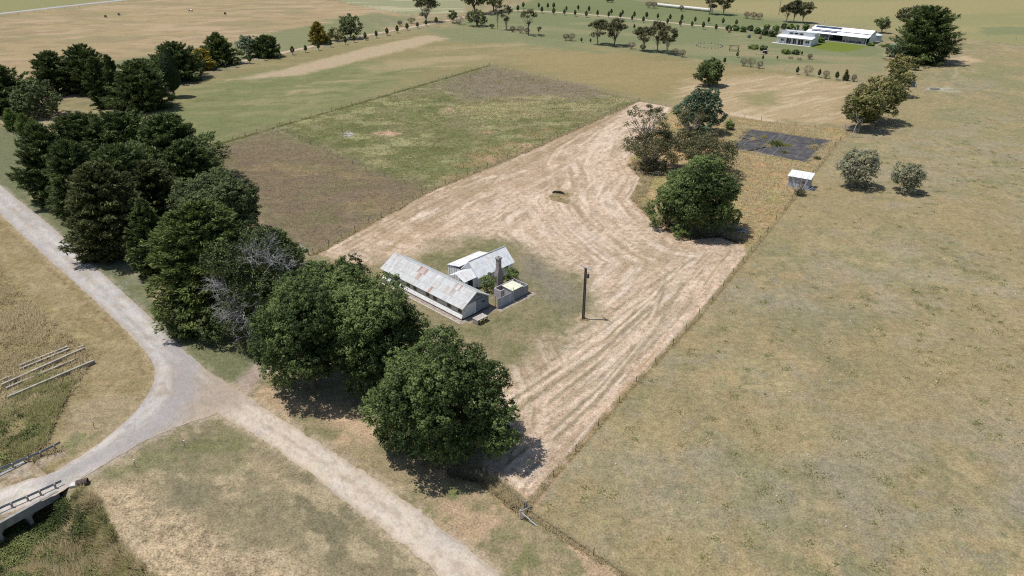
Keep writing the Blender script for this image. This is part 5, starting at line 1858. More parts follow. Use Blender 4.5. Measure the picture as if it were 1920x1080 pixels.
def guard_rail(pts, label, nposts):
    w = [np.array(P(*p)) for p in pts]
    o = w[0]
    root = thing('guard_rail', label, 'guard rail', (o[0], o[1], 0))
    L = resample(w, 40) - o
    d = L[-1] - L[0]
    d /= np.linalg.norm(d)
    nrm = np.array([-d[1], d[0]])
    r = MB()
    # W-beam section swept along the line
    prof = [(0.0, 0.46), (0.05, 0.50), (0.05, 0.56), (0.0, 0.60), (0.0, 0.64), (0.05, 0.68), (0.05, 0.74), (0.0, 0.78)]
    n = len(prof)
    V = []
    for p in L:
        for t, z in prof:
            q = p + nrm * t
            V.append((q[0], q[1], z))
        for t, z in reversed(prof):
            q = p + nrm * (t - 0.02)
            V.append((q[0], q[1], z))
    m = 2 * n
    F = []
    for i in range(len(L) - 1):
        for j in range(m):
            F.append((i * m + j, i * m + (j + 1) % m, (i + 1) * m + (j + 1) % m, (i + 1) * m + j))
    r.add(V, F)
    r.build('rail', M['rail_steel'], root)
    for k in range(nposts):
        p = L[int((k + 0.5) / nposts * 39)]
        b = MB()
        q = p - nrm * 0.12
        b.bar((q[0], q[1], -0.4), (q[0], q[1], 0.74), 0.16, 0.16)
        b.build('post', M['timber_grey'], root)


bridge()
guard_rail([(-70, 1000), (0, 961), (60, 936), (118, 909)], 'dark steel guard rail along the camera side of the creek bridge', 7)
guard_rail([(-70, 918), (0, 887), (50, 867), (90, 850), (116, 836)], 'pale steel guard rail curving along the far side of the creek bridge', 7)


# ------------------------------------------------------------------ smaller things
def beam_stack():
    ln = [((36, 688), (127, 652), 0.3, 'pale weathered beam at the back of the beam pile'),
          ((38, 694), (131, 656), 0.3, 'second pale beam from the back of the beam pile'),
          ((50, 702), (112, 675), 0.28, 'short grass-covered beam in the middle of the beam pile'),
          ((4, 726), (160, 656), 0.5, 'long raised white beam across the beam pile'),
          ((12, 730), (145, 674), 0.3, 'grey beam half hidden below the long raised white beam'),
          ((0, 716), (22, 707), 0.3, 'broken beam end poking out at the frame edge'),
          ((16, 750), (178, 681), 0.6, 'long pale beam at the front of the beam pile'),
          ((18, 742), (78, 716), 0.25, 'short dull beam beside the front beam'),
          ((146, 654), (158, 650), 0.3, 'short pale block at the end of the long raised beam')]
    for a, b, h, lab in ln:
        pa, pb = np.array(P(*a)), np.array(P(*b))
        m = MB()
        L = np.linalg.norm(pb - pa)
        m.box((0, -0.16, 0), (L, 0.16, h))
        for k in range(3):
            x = RNG.uniform(0, max(0.1, L - 0.5))
            m.box((x, -0.165, h * 0.2), (x + 0.3, -0.16, h * 0.5), (0.7, 0.65, 0.6))
        o = m.build('timber_beam', M['beam'], None, loc=(pa[0], pa[1], 0.0))
        o.rotation_euler = (0, 0, math.atan2(pb[1] - pa[1], pb[0] - pa[0]))
        tag(o, lab, 'beam', 'old beams lying in the long grass')


beam_stack()


def log_heap(xy, label, n, R, seed, name='timber_heap', cat='timber heap'):
    rng = np.random.default_rng(seed)
    root = thing(name, label, cat, (*xy, 0))
    for k in range(n):
        a = rng.uniform(0, math.pi)
        L = rng.uniform(0.8, 2.2) * R
        c = rng.normal(0, 0.35 * R, 2)
        z = rng.uniform(0.08, 0.65)
        m = MB()
        d = np.array([math.cos(a), math.sin(a), rng.normal(0, 0.18)])
        p0, p1 = np.array([c[0], c[1], z]) - d * L / 2, np.array([c[0], c[1], z]) + d * L / 2
        p0[2], p1[2] = max(p0[2], 0.05), max(p1[2], 0.05)
        g = rng.uniform(0.6, 1.2)
        if rng.random() < 0.5:
            m.bar(p0, p1, rng.uniform(0.2, 0.45), 0.08, (g, g, g))
        else:
            m.tube([p0, (p0 + p1) / 2 + rng.normal(0, 0.08, 3), p1], rng.uniform(0.08, 0.16), 7, (g, g, g))
        m.build('log' if k % 2 else 'board', M['log'], root)


log_heap(P(1392, 434), 'heap of grey boards and broken timber in the dry grass by the big bush', 14, 1.1, 21)
log_heap(P(1229, 327), 'small pile of pale logs under the open gum', 6, 0.9, 22, 'log_pile', 'log pile')


def burnt_log():
    x, y = P(1048, 366)
    root = thing('burnt_log', 'charred black hollow log lying in dry grass in the yard', 'log', (x, y, 0), 0)
    m = MB()
    m.tube([(-1.5, 0.9, 0.3), (-0.8, 0.7, 0.62), (0.2, 0.3, 0.66), (0.9, -0.05, 0.55), (1.4, -0.45, 0.3)], [0.12, 0.26, 0.3, 0.27, 0.15], 10)
    m.build('trunk', M['char'], root)
    k = MB()
    k.tube([(-0.8, 0.7, 0.75), (-1.5, 0.4, 0.85)], [0.09, 0.04], 6)
    k.build('branch_stub', M['char'], root)


burnt_log()


def culvert_pipe():
    x, y = P(155, 908)
    root = thing('drain_pipe', 'dark drain pipe end poking from the verge near the bridge', 'pipe', (x, y, 0), 0.3)
    m = MB()
    a = np.linspace(0, 2 * math.pi, 21)
    for z in (0.0,):
        m.tube([(-0.6, 0, 0.2), (0.35, 0, 0.25), (0.6, 0, 0.25)], [0.42, 0.45, 0.45], 14, cap=False)
    m.build('pipe', M['timber_dark'], root)
    h = MB()
    h.box((-1.3, -0.35, -0.05), (-0.62, 0.35, 0.3))
    h.build('headwall', M['concrete'], root)


culvert_pipe()


def small(name, pxl, label, cat, fn, rz=0.0, group=None):
    x, y = P(*pxl)
    root = thing(name, label, cat, (x, y, 0), rz, group)
    fn(root)
    return root


def stake(root):
    m = MB()
    m.bar((0, 0, -0.1), (0.05, 0.03, 1.1), 0.07, 0.07)
    m.build('post', M['timber_grey'], root)
    c = MB()
    c.box((-0.02, -0.01, 1.1), (0.12, 0.08, 1.16), (1, 1, 1))
    c.build('cap', M['white'], root)


small('marker_post', (254, 876), 'short roadside marker stake in the grass nearest the bridge', 'marker post', stake)
small('marker_post', (347, 840), 'short roadside marker stake in the grass nearer the road fork', 'marker post', stake)
small('marker_post', (177, 803), 'roadside marker stake inside the bend of the side road', 'marker post', stake)


def trough(root):
    m = MB()
    m.box((-1.9, -0.45, 0), (1.9, -0.33, 0.5))
    m.box((-1.9, 0.33, 0), (1.9, 0.45, 0.5))
    m.box((-1.9, -0.33, 0), (-1.78, 0.33, 0.5))
    m.box((1.78, -0.33, 0), (1.9, 0.33, 0.5))
    m.build('basin', M['concrete'], root)
    w = MB()
    w.box((-1.78, -0.33, 0.1), (1.78, 0.33, 0.38))
    w.build('water', M['glass'], root)


small('water_trough', (1752, 168), 'long concrete water trough on bare ground in the dry field', 'trough', trough, -0.12)


def blue_tank(root):
    m = MB()
    m.tube([(0, 0, 0), (0, 0, 1.9), (0, 0, 2.05)], [0.75, 0.75, 0.3], 14)
    m.build('barrel', M['blue'], root)
    p = MB()
    p.bar((1.1, -0.5, 0), (1.1, -0.5, 1.1), 0.14, 0.14)
    p.bar((-0.9, 0.5, 0), (-0.9, 0.5, 3.0), 0.14, 0.14)
    p.build('post', M['timber_grey'], root)


small('water_tank', (1711, 163), 'narrow blue-grey tank beside the tree row on the right', 'tank', blue_tank)


def picnic(root):
    m = MB()
    m.box((-1.0, -0.4, 0.72), (1.0, 0.4, 0.78))
    m.build('table_top', M['timber_dark'], root)
    for s in (-1, 1):
        b = MB()
        b.box((-1.0, s * 0.8 - 0.14, 0.42), (1.0, s * 0.8 + 0.14, 0.47))
        b.build('bench', M['timber_dark'], root)
        l = MB()
        l.bar((s * 0.7, -0.8, 0.0), (s * 0.7, 0.25, 0.72), 0.1, 0.1, up=(1, 0, 0))
        l.bar((s * 0.75, 0.8, 0.0), (s * 0.75, -0.25, 0.72), 0.1, 0.1, up=(1, 0, 0))
        l.build('leg', M['timber_grey'], root)


small('picnic_table', (1482, 110), 'dark picnic table in the garden, the one nearer the white house terrace', 'picnic table', picnic, -0.2, 'picnic tables in the garden')
small('picnic_table', (1498.5, 112.5), 'dark picnic table in the garden with a small bin beside it', 'picnic table', picnic, -0.2, 'picnic tables in the garden')


def swing(root):
    m = MB()
    for x in (-2.0, 2.0):
        m.bar((x, -1.0, 0), (x, 0, 2.4), 0.2, 0.2)
        m.bar((x, 1.0, 0), (x, 0, 2.4), 0.2, 0.2)
    m.bar((-2.5, 0, 2.45), (2.5, 0, 2.45), 0.22, 0.22)
    for k in range(5):
        m.bar((-1.8 + k * 0.9, -1.0, 2.0), (-1.5 + k * 0.9, 1.0, 2.3), 0.12, 0.12)
    m.build('frame', M['timber_dark'], root)
    s = MB()
    s.box((-1.6, -0.5, 0.5), (1.9, 0.3, 0.66))
    for x in (-1.4, 1.6):
        s.bar((x, 0, 0.66), (x, 0, 2.4), 0.06, 0.06)
    s.build('seat', M['timber_dark'], root)


small('garden_swing', (1376, 96), 'dark timber swing frame on the lawn right of the stone ring', 'garden swing', swing, -0.1)


def planter(root):
    m = MB()
    m.box((-0.9, -0.6, 0), (0.9, 0.6, 1.4))
    m.build('box', M['timber_dark'], root)
    l = MB()
    l.box((-1.0, -0.7, 1.4), (1.0, 0.7, 1.55))
    l.build('lid', M['timber_grey'], root)


small('garden_oven', (1434, 101), 'dark square garden oven on the lawn below the white house', 'oven', planter)


def bench(root):
    m = MB()
    m.box((-2.2, -0.25, 0.38), (2.2, 0.25, 0.5))
    m.build('seat', M['concrete'], root)
    for s in (-1.8, 1.8):
        l = MB()
        l.box((s - 0.25, -0.25, 0), (s + 0.25, 0.25, 0.38))
        l.build('leg', M['concrete'], root)


small('garden_bench', (1425, 102), 'low pale stone bench next to the garden oven', 'bench', bench, -0.1)


def pot(root):
    m = MB()
    m.tube([(0, 0, 0), (0, 0, 0.6), (0, 0, 1.3), (0, 0, 2.1)], [0.5, 0.75, 0.7, 0.35], 10)
    m.build('jar', M['orange'], root)
    r = MB()
    r.tube([(0, 0, 2.1), (0, 0, 2.25)], [0.45, 0.45], 10)
    r.build('rim', M['orange'], root)


small('garden_urn', (1425, 73), 'tall sandy garden urn standing on the lawn left of the house', 'urn', pot)
small('garden_urn', (1367, 61), 'reddish garden urn at the end of the garden bed by the drive', 'urn', pot)


def barrel(root):
    m = MB()
    m.tube([(0, 0, 0), (0, 0, 0.5), (0, 0, 1.2), (0, 0, 1.5)], [0.75, 0.85, 0.85, 0.7], 12)
    m.build('drum', M['blue'], root)
    r = MB()
    r.tube([(0, 0, 1.5), (0, 0, 1.56)], [0.6, 0.6], 12)
    r.build('lid', M['blue'], root)


small('garden_drum', (1404, 71), 'dark blue drum on the lawn left of the sandy urn', 'drum', barrel)


def silage():
    a, b = np.array(P(1232, 12)), np.array(P(1335, 23))
    m = MB()
    L = np.linalg.norm(b - a)
    n = 40
    xs = np.linspace(0, L, n)
    pts = np.stack([xs, np.zeros(n), np.full(n, 1.0)], 1)
    m.tube(pts, 1.0 + 0.06 * np.sin(xs * 1.9), 12)
    o = m.build('silage_tube', M['straw_bale'], None, loc=(a[0], a[1], 0.2))
    o.rotation_euler = (0, 0, math.atan2(b[1] - a[1], b[0] - a[0]))
    tag(o, 'long white plastic silage tube lying along the far fence', 'silage tube')


silage()


def stone_ring():
    root = thing('stone_ring', 'ring of stones around a grey garden bed on the far lawn', 'stone ring', (*P(1330, 86), 0))
    rng = np.random.default_rng(31)
    for k in range(22):
        a = k / 22 * 2 * math.pi
        s = rng.uniform(0.35, 0.7)
        m = MB()
        x, y = 6.2 * math.cos(a), 7.5 * math.sin(a)
        m.tube([(x - s * 0.5, y, 0.1), (x, y, 0.3), (x + s * 0.5, y, 0.1)], [0.15, 0.3, 0.15], 6, np.ones(3) * rng.uniform(0.3, 0.6))
        m.build('stone', M['concrete'], root)


stone_ring()


# ------------------------------------------------------------------ horses
def horse(pxl, label, mt, rz, rug=None):
    x, y = P(*pxl)
    root = thing('horse', label, 'horse', (x, y, 0), rz)
    me = bpy.data.meshes.new('body')
    V = [(0.0, 0, 1.25), (0.55, 0, 1.22), (0.95, 0, 1.2), (1.35, 0, 1.0), (1.6, 0, 0.62), (1.75, 0, 0.3), (-0.5, 0, 1.28), (-0.75, 0, 1.1), (-0.95, 0, 0.7)]
    E = [(0, 1), (1, 2), (2, 3), (3, 4), (4, 5), (0, 6), (6, 7), (7, 8)]
    R = [0.36, 0.34, 0.26, 0.19, 0.15, 0.09, 0.34, 0.16, 0.05]
    for sx, anchor in ((0.75, 1), (-0.6, 6)):
        for sy in (-0.2, 0.2):
            n = len(V)
            V += [(sx, sy, 0.85), (sx + 0.04, sy, 0.45), (sx, sy, 0.03)]
            E += [(anchor, n), (n, n + 1), (n + 1, n + 2)]
            R += [0.15, 0.085, 0.075]
    me.from_pydata(V, E, [])
    o = bpy.data.objects.new('body', me)
    COLL.objects.link(o)
    o.parent = root
    sk = o.modifiers.new('skin', 'SKIN')
    for i, r in enumerate(R):
        me.skin_vertices[0].data[i].radius = (r, r)
    me.skin_vertices[0].data[0].use_root = True
    o.modifiers.new('sub', 'SUBSURF').levels = 1
    me.materials.append(mt)
    if rug is not None:
        m = MB()
        m.tube([(-0.72, 0, 1.22), (-0.4, 0, 1.28), (0.2, 0, 1.28), (0.62, 0, 1.24)], [0.3, 0.42, 0.43, 0.38], 10)
        m.build('rug', rug, root)


for args in (((199, 33.5), 'dark horse with a pale patch grazing, leftmost of the pair in the tan paddock', M['horse_brown'], 2.6, None),
             ((223, 29.5), 'dark horse grazing close beside another in the tan paddock', M['horse_dark'], -0.6, None),
             ((359, 22.5), 'brown horse in a white rug grazing alone in the tan paddock', M['horse_brown'], 3.3, M['white']),
             ((422, 28), 'dark horse seen end-on, farthest right in the tan paddock', M['horse_dark'], 1.4, None)):
    horse(*args)
# ------------------------------------------------------------------ trees
def lod(X, Y):
    """Leaf size grows with distance: far leaves are smaller than a pixel anyway."""
    return max(1.0, math.hypot(X, Y) / 120.0)


SEED = [100]


def nseed():
    SEED[0] += 1
    return np.random.default_rng(SEED[0])


def broad_tree(bbox, label, leaf='leaf_broad', base_y=None, name='broadleaf_tree', cat='tree', group=None, tint=0.0, detail=1.0, sub=0.5, lf=0.28, n1=24, touch=0.92, minc=0.5, bark='bark', parts=True):
    X, Y, R, c, zc = fit(bbox, base_y, minc, touch)
    rng = nseed()
    k = lod(X, Y)
    R, c = R * 0.92, c * 0.95
    root = thing(name, label, cat, (X, Y, 0), 0, group)
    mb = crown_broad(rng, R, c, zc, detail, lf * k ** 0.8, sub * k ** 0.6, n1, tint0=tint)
    mb.build('crown', M[leaf], root)
    if parts:
        t = MB()
        tg = []
        for _ in range(16):
            d = rnd_unit(rng, 1)[0]
            d[2] = abs(d[2]) * 0.8 - 0.1
            f = rng.uniform(0.72, 0.95)
            tg.append(np.array([d[0] * R * f, d[1] * R * f, zc + d[2] * c * f]))
        limbs(t, rng, max(1.2, zc * 0.5), tg, 0.05 * R + 0.05)
        t.build('trunk', M[bark], root)
    return root


def cypress(bbox, label, leaf='leaf_cypress', base_y=None, name='cypress_tree', cat='tree', group=None, tint=0.0, nb=270, per=150, prof=(1.9, 0.6), tilt=(5, 40), clen=0.78, cwid=0.19, wide=1.08, rag=0.25, taller=1.0, parts=True, droop=0.0):
    X, Y, R, c, zc = fit(bbox, base_y, 0.55, 0.97)
    tint = tint + 0.06
    rng = nseed()
    k = lod(X, Y)
    H = (zc + c) * taller
    root = thing(name, label, cat, (X, Y, 0), 0, group)
    z0 = max(0.1, zc - c)
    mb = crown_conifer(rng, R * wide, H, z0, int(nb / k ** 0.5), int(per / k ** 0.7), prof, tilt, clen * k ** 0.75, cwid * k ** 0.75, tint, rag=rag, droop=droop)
    mb.build('crown', M[leaf], root)
    if parts:
        t = MB()
        t.tube([(0, 0, -0.2), (0.1, 0, H * 0.4), (0, 0.05, H * 0.8)], [0.06 * R + 0.1, 0.04 * R + 0.05, 0.05], 8)
        t.build('trunk', M['bark'], root)
    return root


def gum(bbox, label, base_y, leaf='leaf_gum', ncl=34, per=70, cr=0.22, lf=0.3, name='gum_tree', group=None, tint=0.0, bark='bark_pale', minc=0.5, stems=1, r0=None):
    X, Y, R, c, zc = fit(bbox, base_y, minc)
    rng = nseed()
    k = lod(X, Y)
    root = thing(name, label, 'tree', (X, Y, 0), 0, group)
    mb, cen = crown_gum(rng, R, c, zc, ncl, lf * k ** 0.75, per, cr, tint)
    mb.build('crown', M[leaf], root)
    t = MB()
    r0 = r0 or 0.035 * R + 0.07
    low = zc - c
    for s in range(stems):
        sel = cen[s::stems]
        limbs(t, rng, max(0.8, low + 0.35 * c), sel, r0 * (1 if stems == 1 else 0.75), start_frac=(0.5, 1.0), lean=(rng.normal(0, 0.12 * R), rng.normal(0, 0.12 * R)))
    t.build('trunk', M[bark], root)
    return root


def bare_shrub(pxl, w, h, label, group=None, leaf='leaf_brown', name='shrub'):
    x, y = P(*pxl)
    rng = nseed()
    dep = depth_of(x, y, 0)
    R = w / 2 * dep / FPX
    H = h * dep / FPX / math.cos(TH) * 0.95
    root = thing(name, label, 'shrub', (x, y, 0), 0, group)
    t = MB()
    for _ in range(7):
        d = np.array([rng.normal(0, 0.55), rng.normal(0, 0.55), 1.0])
        twigs(t, rng, (0, 0, 0), d, H * 0.55, 0.06, 2, 0.6, (2, 4))
    t.build('stem', M['bark'], root)
    mb = MB()
    n = 420
    d = rnd_unit(rng, n) * rng.uniform(0.5, 1.0, (n, 1)) ** 0.5 * np.array([R, R, H * 0.36])
    d[:, 2] += H * 0.62
    k = max(1.0, dep / 250)
    cards(mb, d, rnd_unit(rng, n), 0.24 * k, 0.14 * k, rng, rng.uniform(0, 1, n))
    mb.build('foliage', M[leaf], root)
    return root


def bush(bbox, label, leaf='leaf_bright', base_y=None, group=None, tint=0.0, detail=0.9, sub=0.35, lf=0.2, name='bush', minc=0.45):
    return broad_tree(bbox, label, leaf, base_y, name, 'bush', group, tint, detail, sub, lf, n1=12, parts=False, minc=minc)


# --- the two big trees and their partner by the road
broad_tree((478, 492, 668, 752), 'big dark broadleaf tree at the left of the roadside clump, next to the dead-branched tree', n1=26)
broad_tree((560, 470, 712, 640), 'broadleaf tree at the back of the roadside clump, its top above the shed roof end', n1=22)
broad_tree((618, 510, 802, 752), 'big dark broadleaf tree in the middle of the roadside clump, in front of the shed', n1=30)
broad_tree((684, 608, 950, 876), 'biggest round broadleaf tree nearest the camera by the gravel road', n1=30)
broad_tree((892, 742, 974, 872), 'low bushy broadleaf offshoot at the right side of the nearest big tree', n1=14, tint=0.05, name='bush', cat='bush', parts=False)
# --- yard clump on the right
broad_tree((1240, 290, 1386, 444), 'dense dark green broadleaf tree at the edge of the mown straw', n1=30, tint=0.03)
broad_tree((1213, 345, 1300, 432), 'lower broadleaf tree spilling left from the dense one at the straw edge', n1=16, tint=0.03)
bush((1256, 412, 1302, 448), 'bright green bush at the foot of the dense tree, against the straw', lf=0.24)
bush((1350, 385, 1390, 434), 'green bush on the right foot of the dense tree beside the board heap', lf=0.24, tint=0.1)
broad_tree((1264, 163, 1360, 255), 'tall dense green tree at the back of the yard clump', n1=24, detail=0.9, leaf='leaf_blue', tint=-0.12)
bush((1360, 226, 1377, 244), 'small isolated green bush left of the court', lf=0.2)
gum((1160, 188, 1256, 262), 'open gum with high airy crown and bare limbs at the top of the straw yard', 312, ncl=34, per=60, cr=0.17, minc=0.4)
gum((1160, 238, 1282, 320), 'spreading gum with low dense crown beside the log pile', 316, ncl=64, per=130, cr=0.2, tint=-0.04, minc=0.5, stems=2)
gum((1262, 196, 1330, 258), 'gum with bare leaning limbs in front of the tall dense green tree', 272, ncl=22, per=60, cr=0.2, tint=-0.08)
gum((1270, 250, 1384, 325), 'dark scrubby gum between the two dense green trees', 326, ncl=70, per=150, cr=0.22, tint=-0.08, stems=2)
bush((1194, 292, 1258, 326), 'dark low scrub at the foot of the airy gum beside the log pile', 'leaf_gum', lf=0.24, tint=-0.2, minc=0.3)
bush((1258, 238, 1306, 284), 'dull olive scrub between the airy gum and the tall dense tree', 'leaf_gum', lf=0.24, tint=-0.1)
bush((1340, 318, 1392, 352), 'dark low bush in the long grass right of the scrubby gum', 'leaf_gum', lf=0.24, tint=-0.2)
# --- olives and shed shrub
broad_tree((1562, 275, 1646, 352), 'silvery grey-green olive tree, the taller one right of the tin shed', 'leaf_olive', 350, 'olive_tree', n1=22, detail=0.75, lf=0.24, minc=0.6)
broad_tree((1660, 298, 1728, 362), 'silvery grey-green olive tree, the smaller one farther right of the tin shed', 'leaf_olive', 360, 'olive_tree', n1=20, detail=0.75, lf=0.24, minc=0.6)


def dead_shrub():
    x, y = P(1497, 366)
    rng = nseed()
    root = thing('dead_shrub', 'bare pale-limbed shrub with green foot in front of the tin shed', 'shrub', (x, y, 0))
    t = MB()
    for d in ((-0.7, 0.1, 1), (-0.35, 0.2, 1), (0.1, 0, 1.1), (0.45, 0.1, 1), (0.8, -0.1, 0.9)):
        twigs(t, rng, (0, 0, 0), d, 3.4, 0.09, 1, 0.35, (2, 4), 0.1)
    t.build('limb', M['bark_grey'], root)
    mb = MB()
    n = 900
    d = rnd_unit(rng, n) * rng.uniform(0.4, 1, (n, 1)) * np.array([1.6, 1.4, 0.8]) + np.array([0.3, 0, 0.8])
    cards(mb, d, rnd_unit(rng, n), 0.26, 0.15, rng, rng.uniform(0, 0.6, n))
    mb.build('foliage', M['leaf_gum'], root)


dead_shrub()
# --- courtyard bushes by the cottage
bush((901, 511, 931, 548), 'green bush in the yard on the left of the chimney', lf=0.2, tint=-0.05)
bush((944, 500, 974, 530), 'green bush between the chimney and the outhouse wall', lf=0.2, tint=0.05)
bush((884, 524, 893, 536), 'small green bush by the porch doorway', lf=0.16)

# --- the cypress hedgerow beside the road
cypress((38, 232, 136, 385), 'dark blue-green cypress at the far left end of the roadside belt', wide=1.14, prof=(3.0, 0.5), nb=260)
cypress((92, 212, 215, 325), 'dark feathery cypress at the back left of the roadside belt', wide=1.2, prof=(3.0, 0.5), nb=260)
cypress((155, 208, 300, 325), 'tall feathery cypress at the back of the roadside belt', wide=1.2, prof=(3.0, 0.5), nb=280, tint=0.02)
cypress((252, 214, 388, 345), 'feathery cypress at the right rear edge of the belt, overlooking the brown paddock', wide=1.2, prof=(3.0, 0.5), nb=280, tint=0.04)
cypress((122, 303, 268, 488), 'broad olive-brown cypress by the road in the middle of the belt', 'leaf_cypress_brown', wide=1.03, rag=0.15, nb=340, per=150, prof=(3.0, 0.5))
cypress((88, 262, 190, 412), 'dark cypress on the road side between the left end and the olive-brown one', wide=1.1, prof=(3.0, 0.5), tint=0.02)
cypress((300, 262, 408, 372), 'dark cypress at the paddock edge between the rear one and the round-topped pine', wide=1.1, prof=(3.0, 0.5), tint=0.0)
cypress((160, 270, 300, 410), 'dark green cypress in the middle of the belt behind the olive-brown one', wide=1.2, prof=(3.0, 0.5), nb=260, tint=0.04)
cypress((222, 300, 345, 420), 'brown-tinged round cypress near the middle of the belt', 'leaf_cypress_brown', wide=1.2, prof=(2.2, 0.55), nb=240, tint=-0.08)
cypress((238, 370, 322, 520), 'slim dark cypress by the road between two broad ones', wide=1.2, nb=230, prof=(1.6, 0.6), tint=0.06)
broad_tree((310, 316, 500, 470), 'round-topped dark pine on the paddock side of the belt', 'leaf_pine', name='pine_tree', sub=0.5, lf=0.28, n1=30, detail=1.1)
cypress((285, 372, 485, 610), 'large green layered cypress with drooping fans near the road', 'leaf_cypress_light', wide=1.05, rag=0.18, nb=420, per=170, prof=(3.0, 0.5), clen=0.8, cwid=0.2, droop=0.1, tint=-0.02)
cypress((440, 425, 576, 570), 'dark cypress at the paddock end of the belt behind the dead branches', wide=1.2, prof=(2.4, 0.5), nb=250)
bush((303, 562, 376, 636), 'low dark green bush at the road edge of the belt, left of its pair', 'leaf_pine', lf=0.24, tint=0.1, sub=0.45)
bush((362, 575, 445, 652), 'low dark green bush at the road edge of the belt, nearest the track', 'leaf_pine', lf=0.24, tint=0.08, sub=0.45)
bush((88, 372, 122, 400), 'small scrubby bush on the verge at the foot of the belt', 'leaf_pine', lf=0.22)
bush((445, 620, 492, 668), 'flat scrubby bush in the shade beside the dirt track', 'leaf_pine', lf=0.22, tint=-0.1)


def half_dead_tree():
    X, Y, R, c, zc = fit((378, 440, 572, 648), None)
    rng = nseed()
    root = thing('half_dead_tree', 'half dead tree with tangled bare silver-grey branches among dark foliage', 'tree', (X, Y, 0))
    mb = MB()
    # dark leafy lobes
    lob = [(-0.35, -0.3, 0.75, 0.42), (0.15, 0.3, 0.8, 0.4), (0.55, 0.35, 0.45, 0.42), (-0.1, -0.55, 0.15, 0.38), (0.45, -0.35, 0.2, 0.42), (-0.55, 0.1, 0.25, 0.42), (0.0, 0.1, 0.3, 0.5), (0.6, -0.1, -0.3, 0.4), (-0.3, -0.4, -0.4, 0.4), (0.25, -0.45, -0.5, 0.42)]
    for lx, ly, lz, lr in lob:
        s = MB()
        r = lr * R
        n = int(1500 * (r / 3) ** 2)
        d = rnd_unit(rng, n)
        pts = np.array([lx * R, ly * R, zc + lz * c]) + d * r * rng.uniform(0.75, 1.05, (n, 1)) * np.array([1, 1, 0.75])
        pts += 0.2 * np.sin(pts * 3.1)
        cards(mb, pts, d + rnd_unit(rng, n) * 0.7, 0.3, 0.2, rng, 0.35 + rng.normal(0, 0.2, n))
    mb.build('crown', M['leaf_pine'], root)
    t = MB()
    limbs(t, rng, zc * 0.7, [(0.5 * R, -0.2 * R, zc + 0.6 * c), (-0.5 * R, -0.4 * R, zc + 0.3 * c), (0.1 * R, 0.5 * R, zc + 0.7 * c), (0.2 * R, -0.7 * R, zc - 0.2 * c)], 0.35)
    t.build('trunk', M['bark_grey'], root)
    # two tangles of dead wood on the outside of the crown
    for spots in (((0.2, -0.15, 0.72), (0.55, -0.05, 0.65), (0.75, 0.15, 0.45), (0.35, 0.15, 0.85)), ((-0.35, -0.75, 0.35), (-0.25, -0.7, 0.05), (-0.15, -0.75, -0.25), (0.1, -0.8, -0.45), (0.0, -0.85, -0.1))):
        b = MB()
        for lx, ly, lz in spots:
            for q in range(9):
                s0 = np.array([lx * R * 0.75, ly * R * 0.75, zc + lz * c * 0.75])
                d = np.array([lx, ly, lz + 0.25]) + rng.normal(0, 0.45, 3)
                twigs(b, rng, s0, d, 2.2, 0.065, 3, 0.6, (2, 4), 0.18)
        b.build('dead_branches', M['bark_grey'], root)


half_dead_tree()

# --- belt along the old drive, upper left
cypress((-55, 122, 66, 210), 'dark cypress cut by the left edge of the frame', nb=220, prof=(1.8, 0.6))
broad_tree((12, 150, 112, 222), 'rounded dark broadleaf tree in front of the left drive cypresses', 'leaf_pine', n1=20, detail=0.8, tint=0.02)
cypress((60, 97, 138, 176), 'broad dark cypress second from the left along the drive', nb=240, prof=(2.6, 0.5), wide=1.18)
cypress((118, 85, 202, 174), 'tallest broad dark cypress on the left of the drive', nb=260, prof=(2.6, 0.5), wide=1.18)
cypress((160, 108, 206, 202), 'ragged dark slim conifer at the left end of the garden clump', nb=200, prof=(2.6, 0.5), rag=0.45, clen=0.8)
cypress((198, 104, 226, 205), 'thin crooked conifer spire beside the ragged slim conifer', nb=180, prof=(3.0, 0.4), rag=0.4, clen=0.7)
cypress((212, 116, 316, 206), 'low dark spreading conifer beside the lollipop cypress', nb=260, prof=(3.0, 0.5), wide=1.15, tint=0.0)
cypress((232, 112, 300, 170), 'dark conifer top rising behind the garden clump', nb=200, prof=(2.8, 0.5), wide=1.15)
cypress((284, 80, 372, 150), 'dark cypress on the drive between the clump and the golden conifer', nb=240, prof=(2.6, 0.5), wide=1.18, tint=0.02)
cypress((350, 93, 402, 130), 'small golden conifer beside the drive', 'leaf_gold', nb=180, prof=(2.0, 0.55))
cypress((372, 62, 446, 121), 'pyramid-shaped green cypress with golden right side by the drive', 'leaf_cypress_light', nb=240, prof=(1.6, 0.7), tint=-0.05)
broad_tree((440, 64, 492, 108), 'bluish broadleaf tree beside the drive', 'leaf_blue', n1=18, detail=0.7)
cypress((474, 68, 521, 107), 'dark low conifer leaning against the bluish tree', nb=180, prof=(2.6, 0.5), wide=1.18)
cypress((576, 42, 616, 82), 'golden-sided conifer with dark bare top by the drive', 'leaf_gold', nb=180, prof=(1.5, 0.7), tint=-0.12)
broad_tree((612, 52, 646, 77), 'low brownish-green tree between golden conifer and tall green tree', 'leaf_gum_gold', n1=14, detail=0.6, tint=-0.1)
broad_tree((632, 25, 680, 73), 'tall green tree with yellowed top by the drive', 'leaf_pine', n1=18, detail=0.7, tint=0.1)


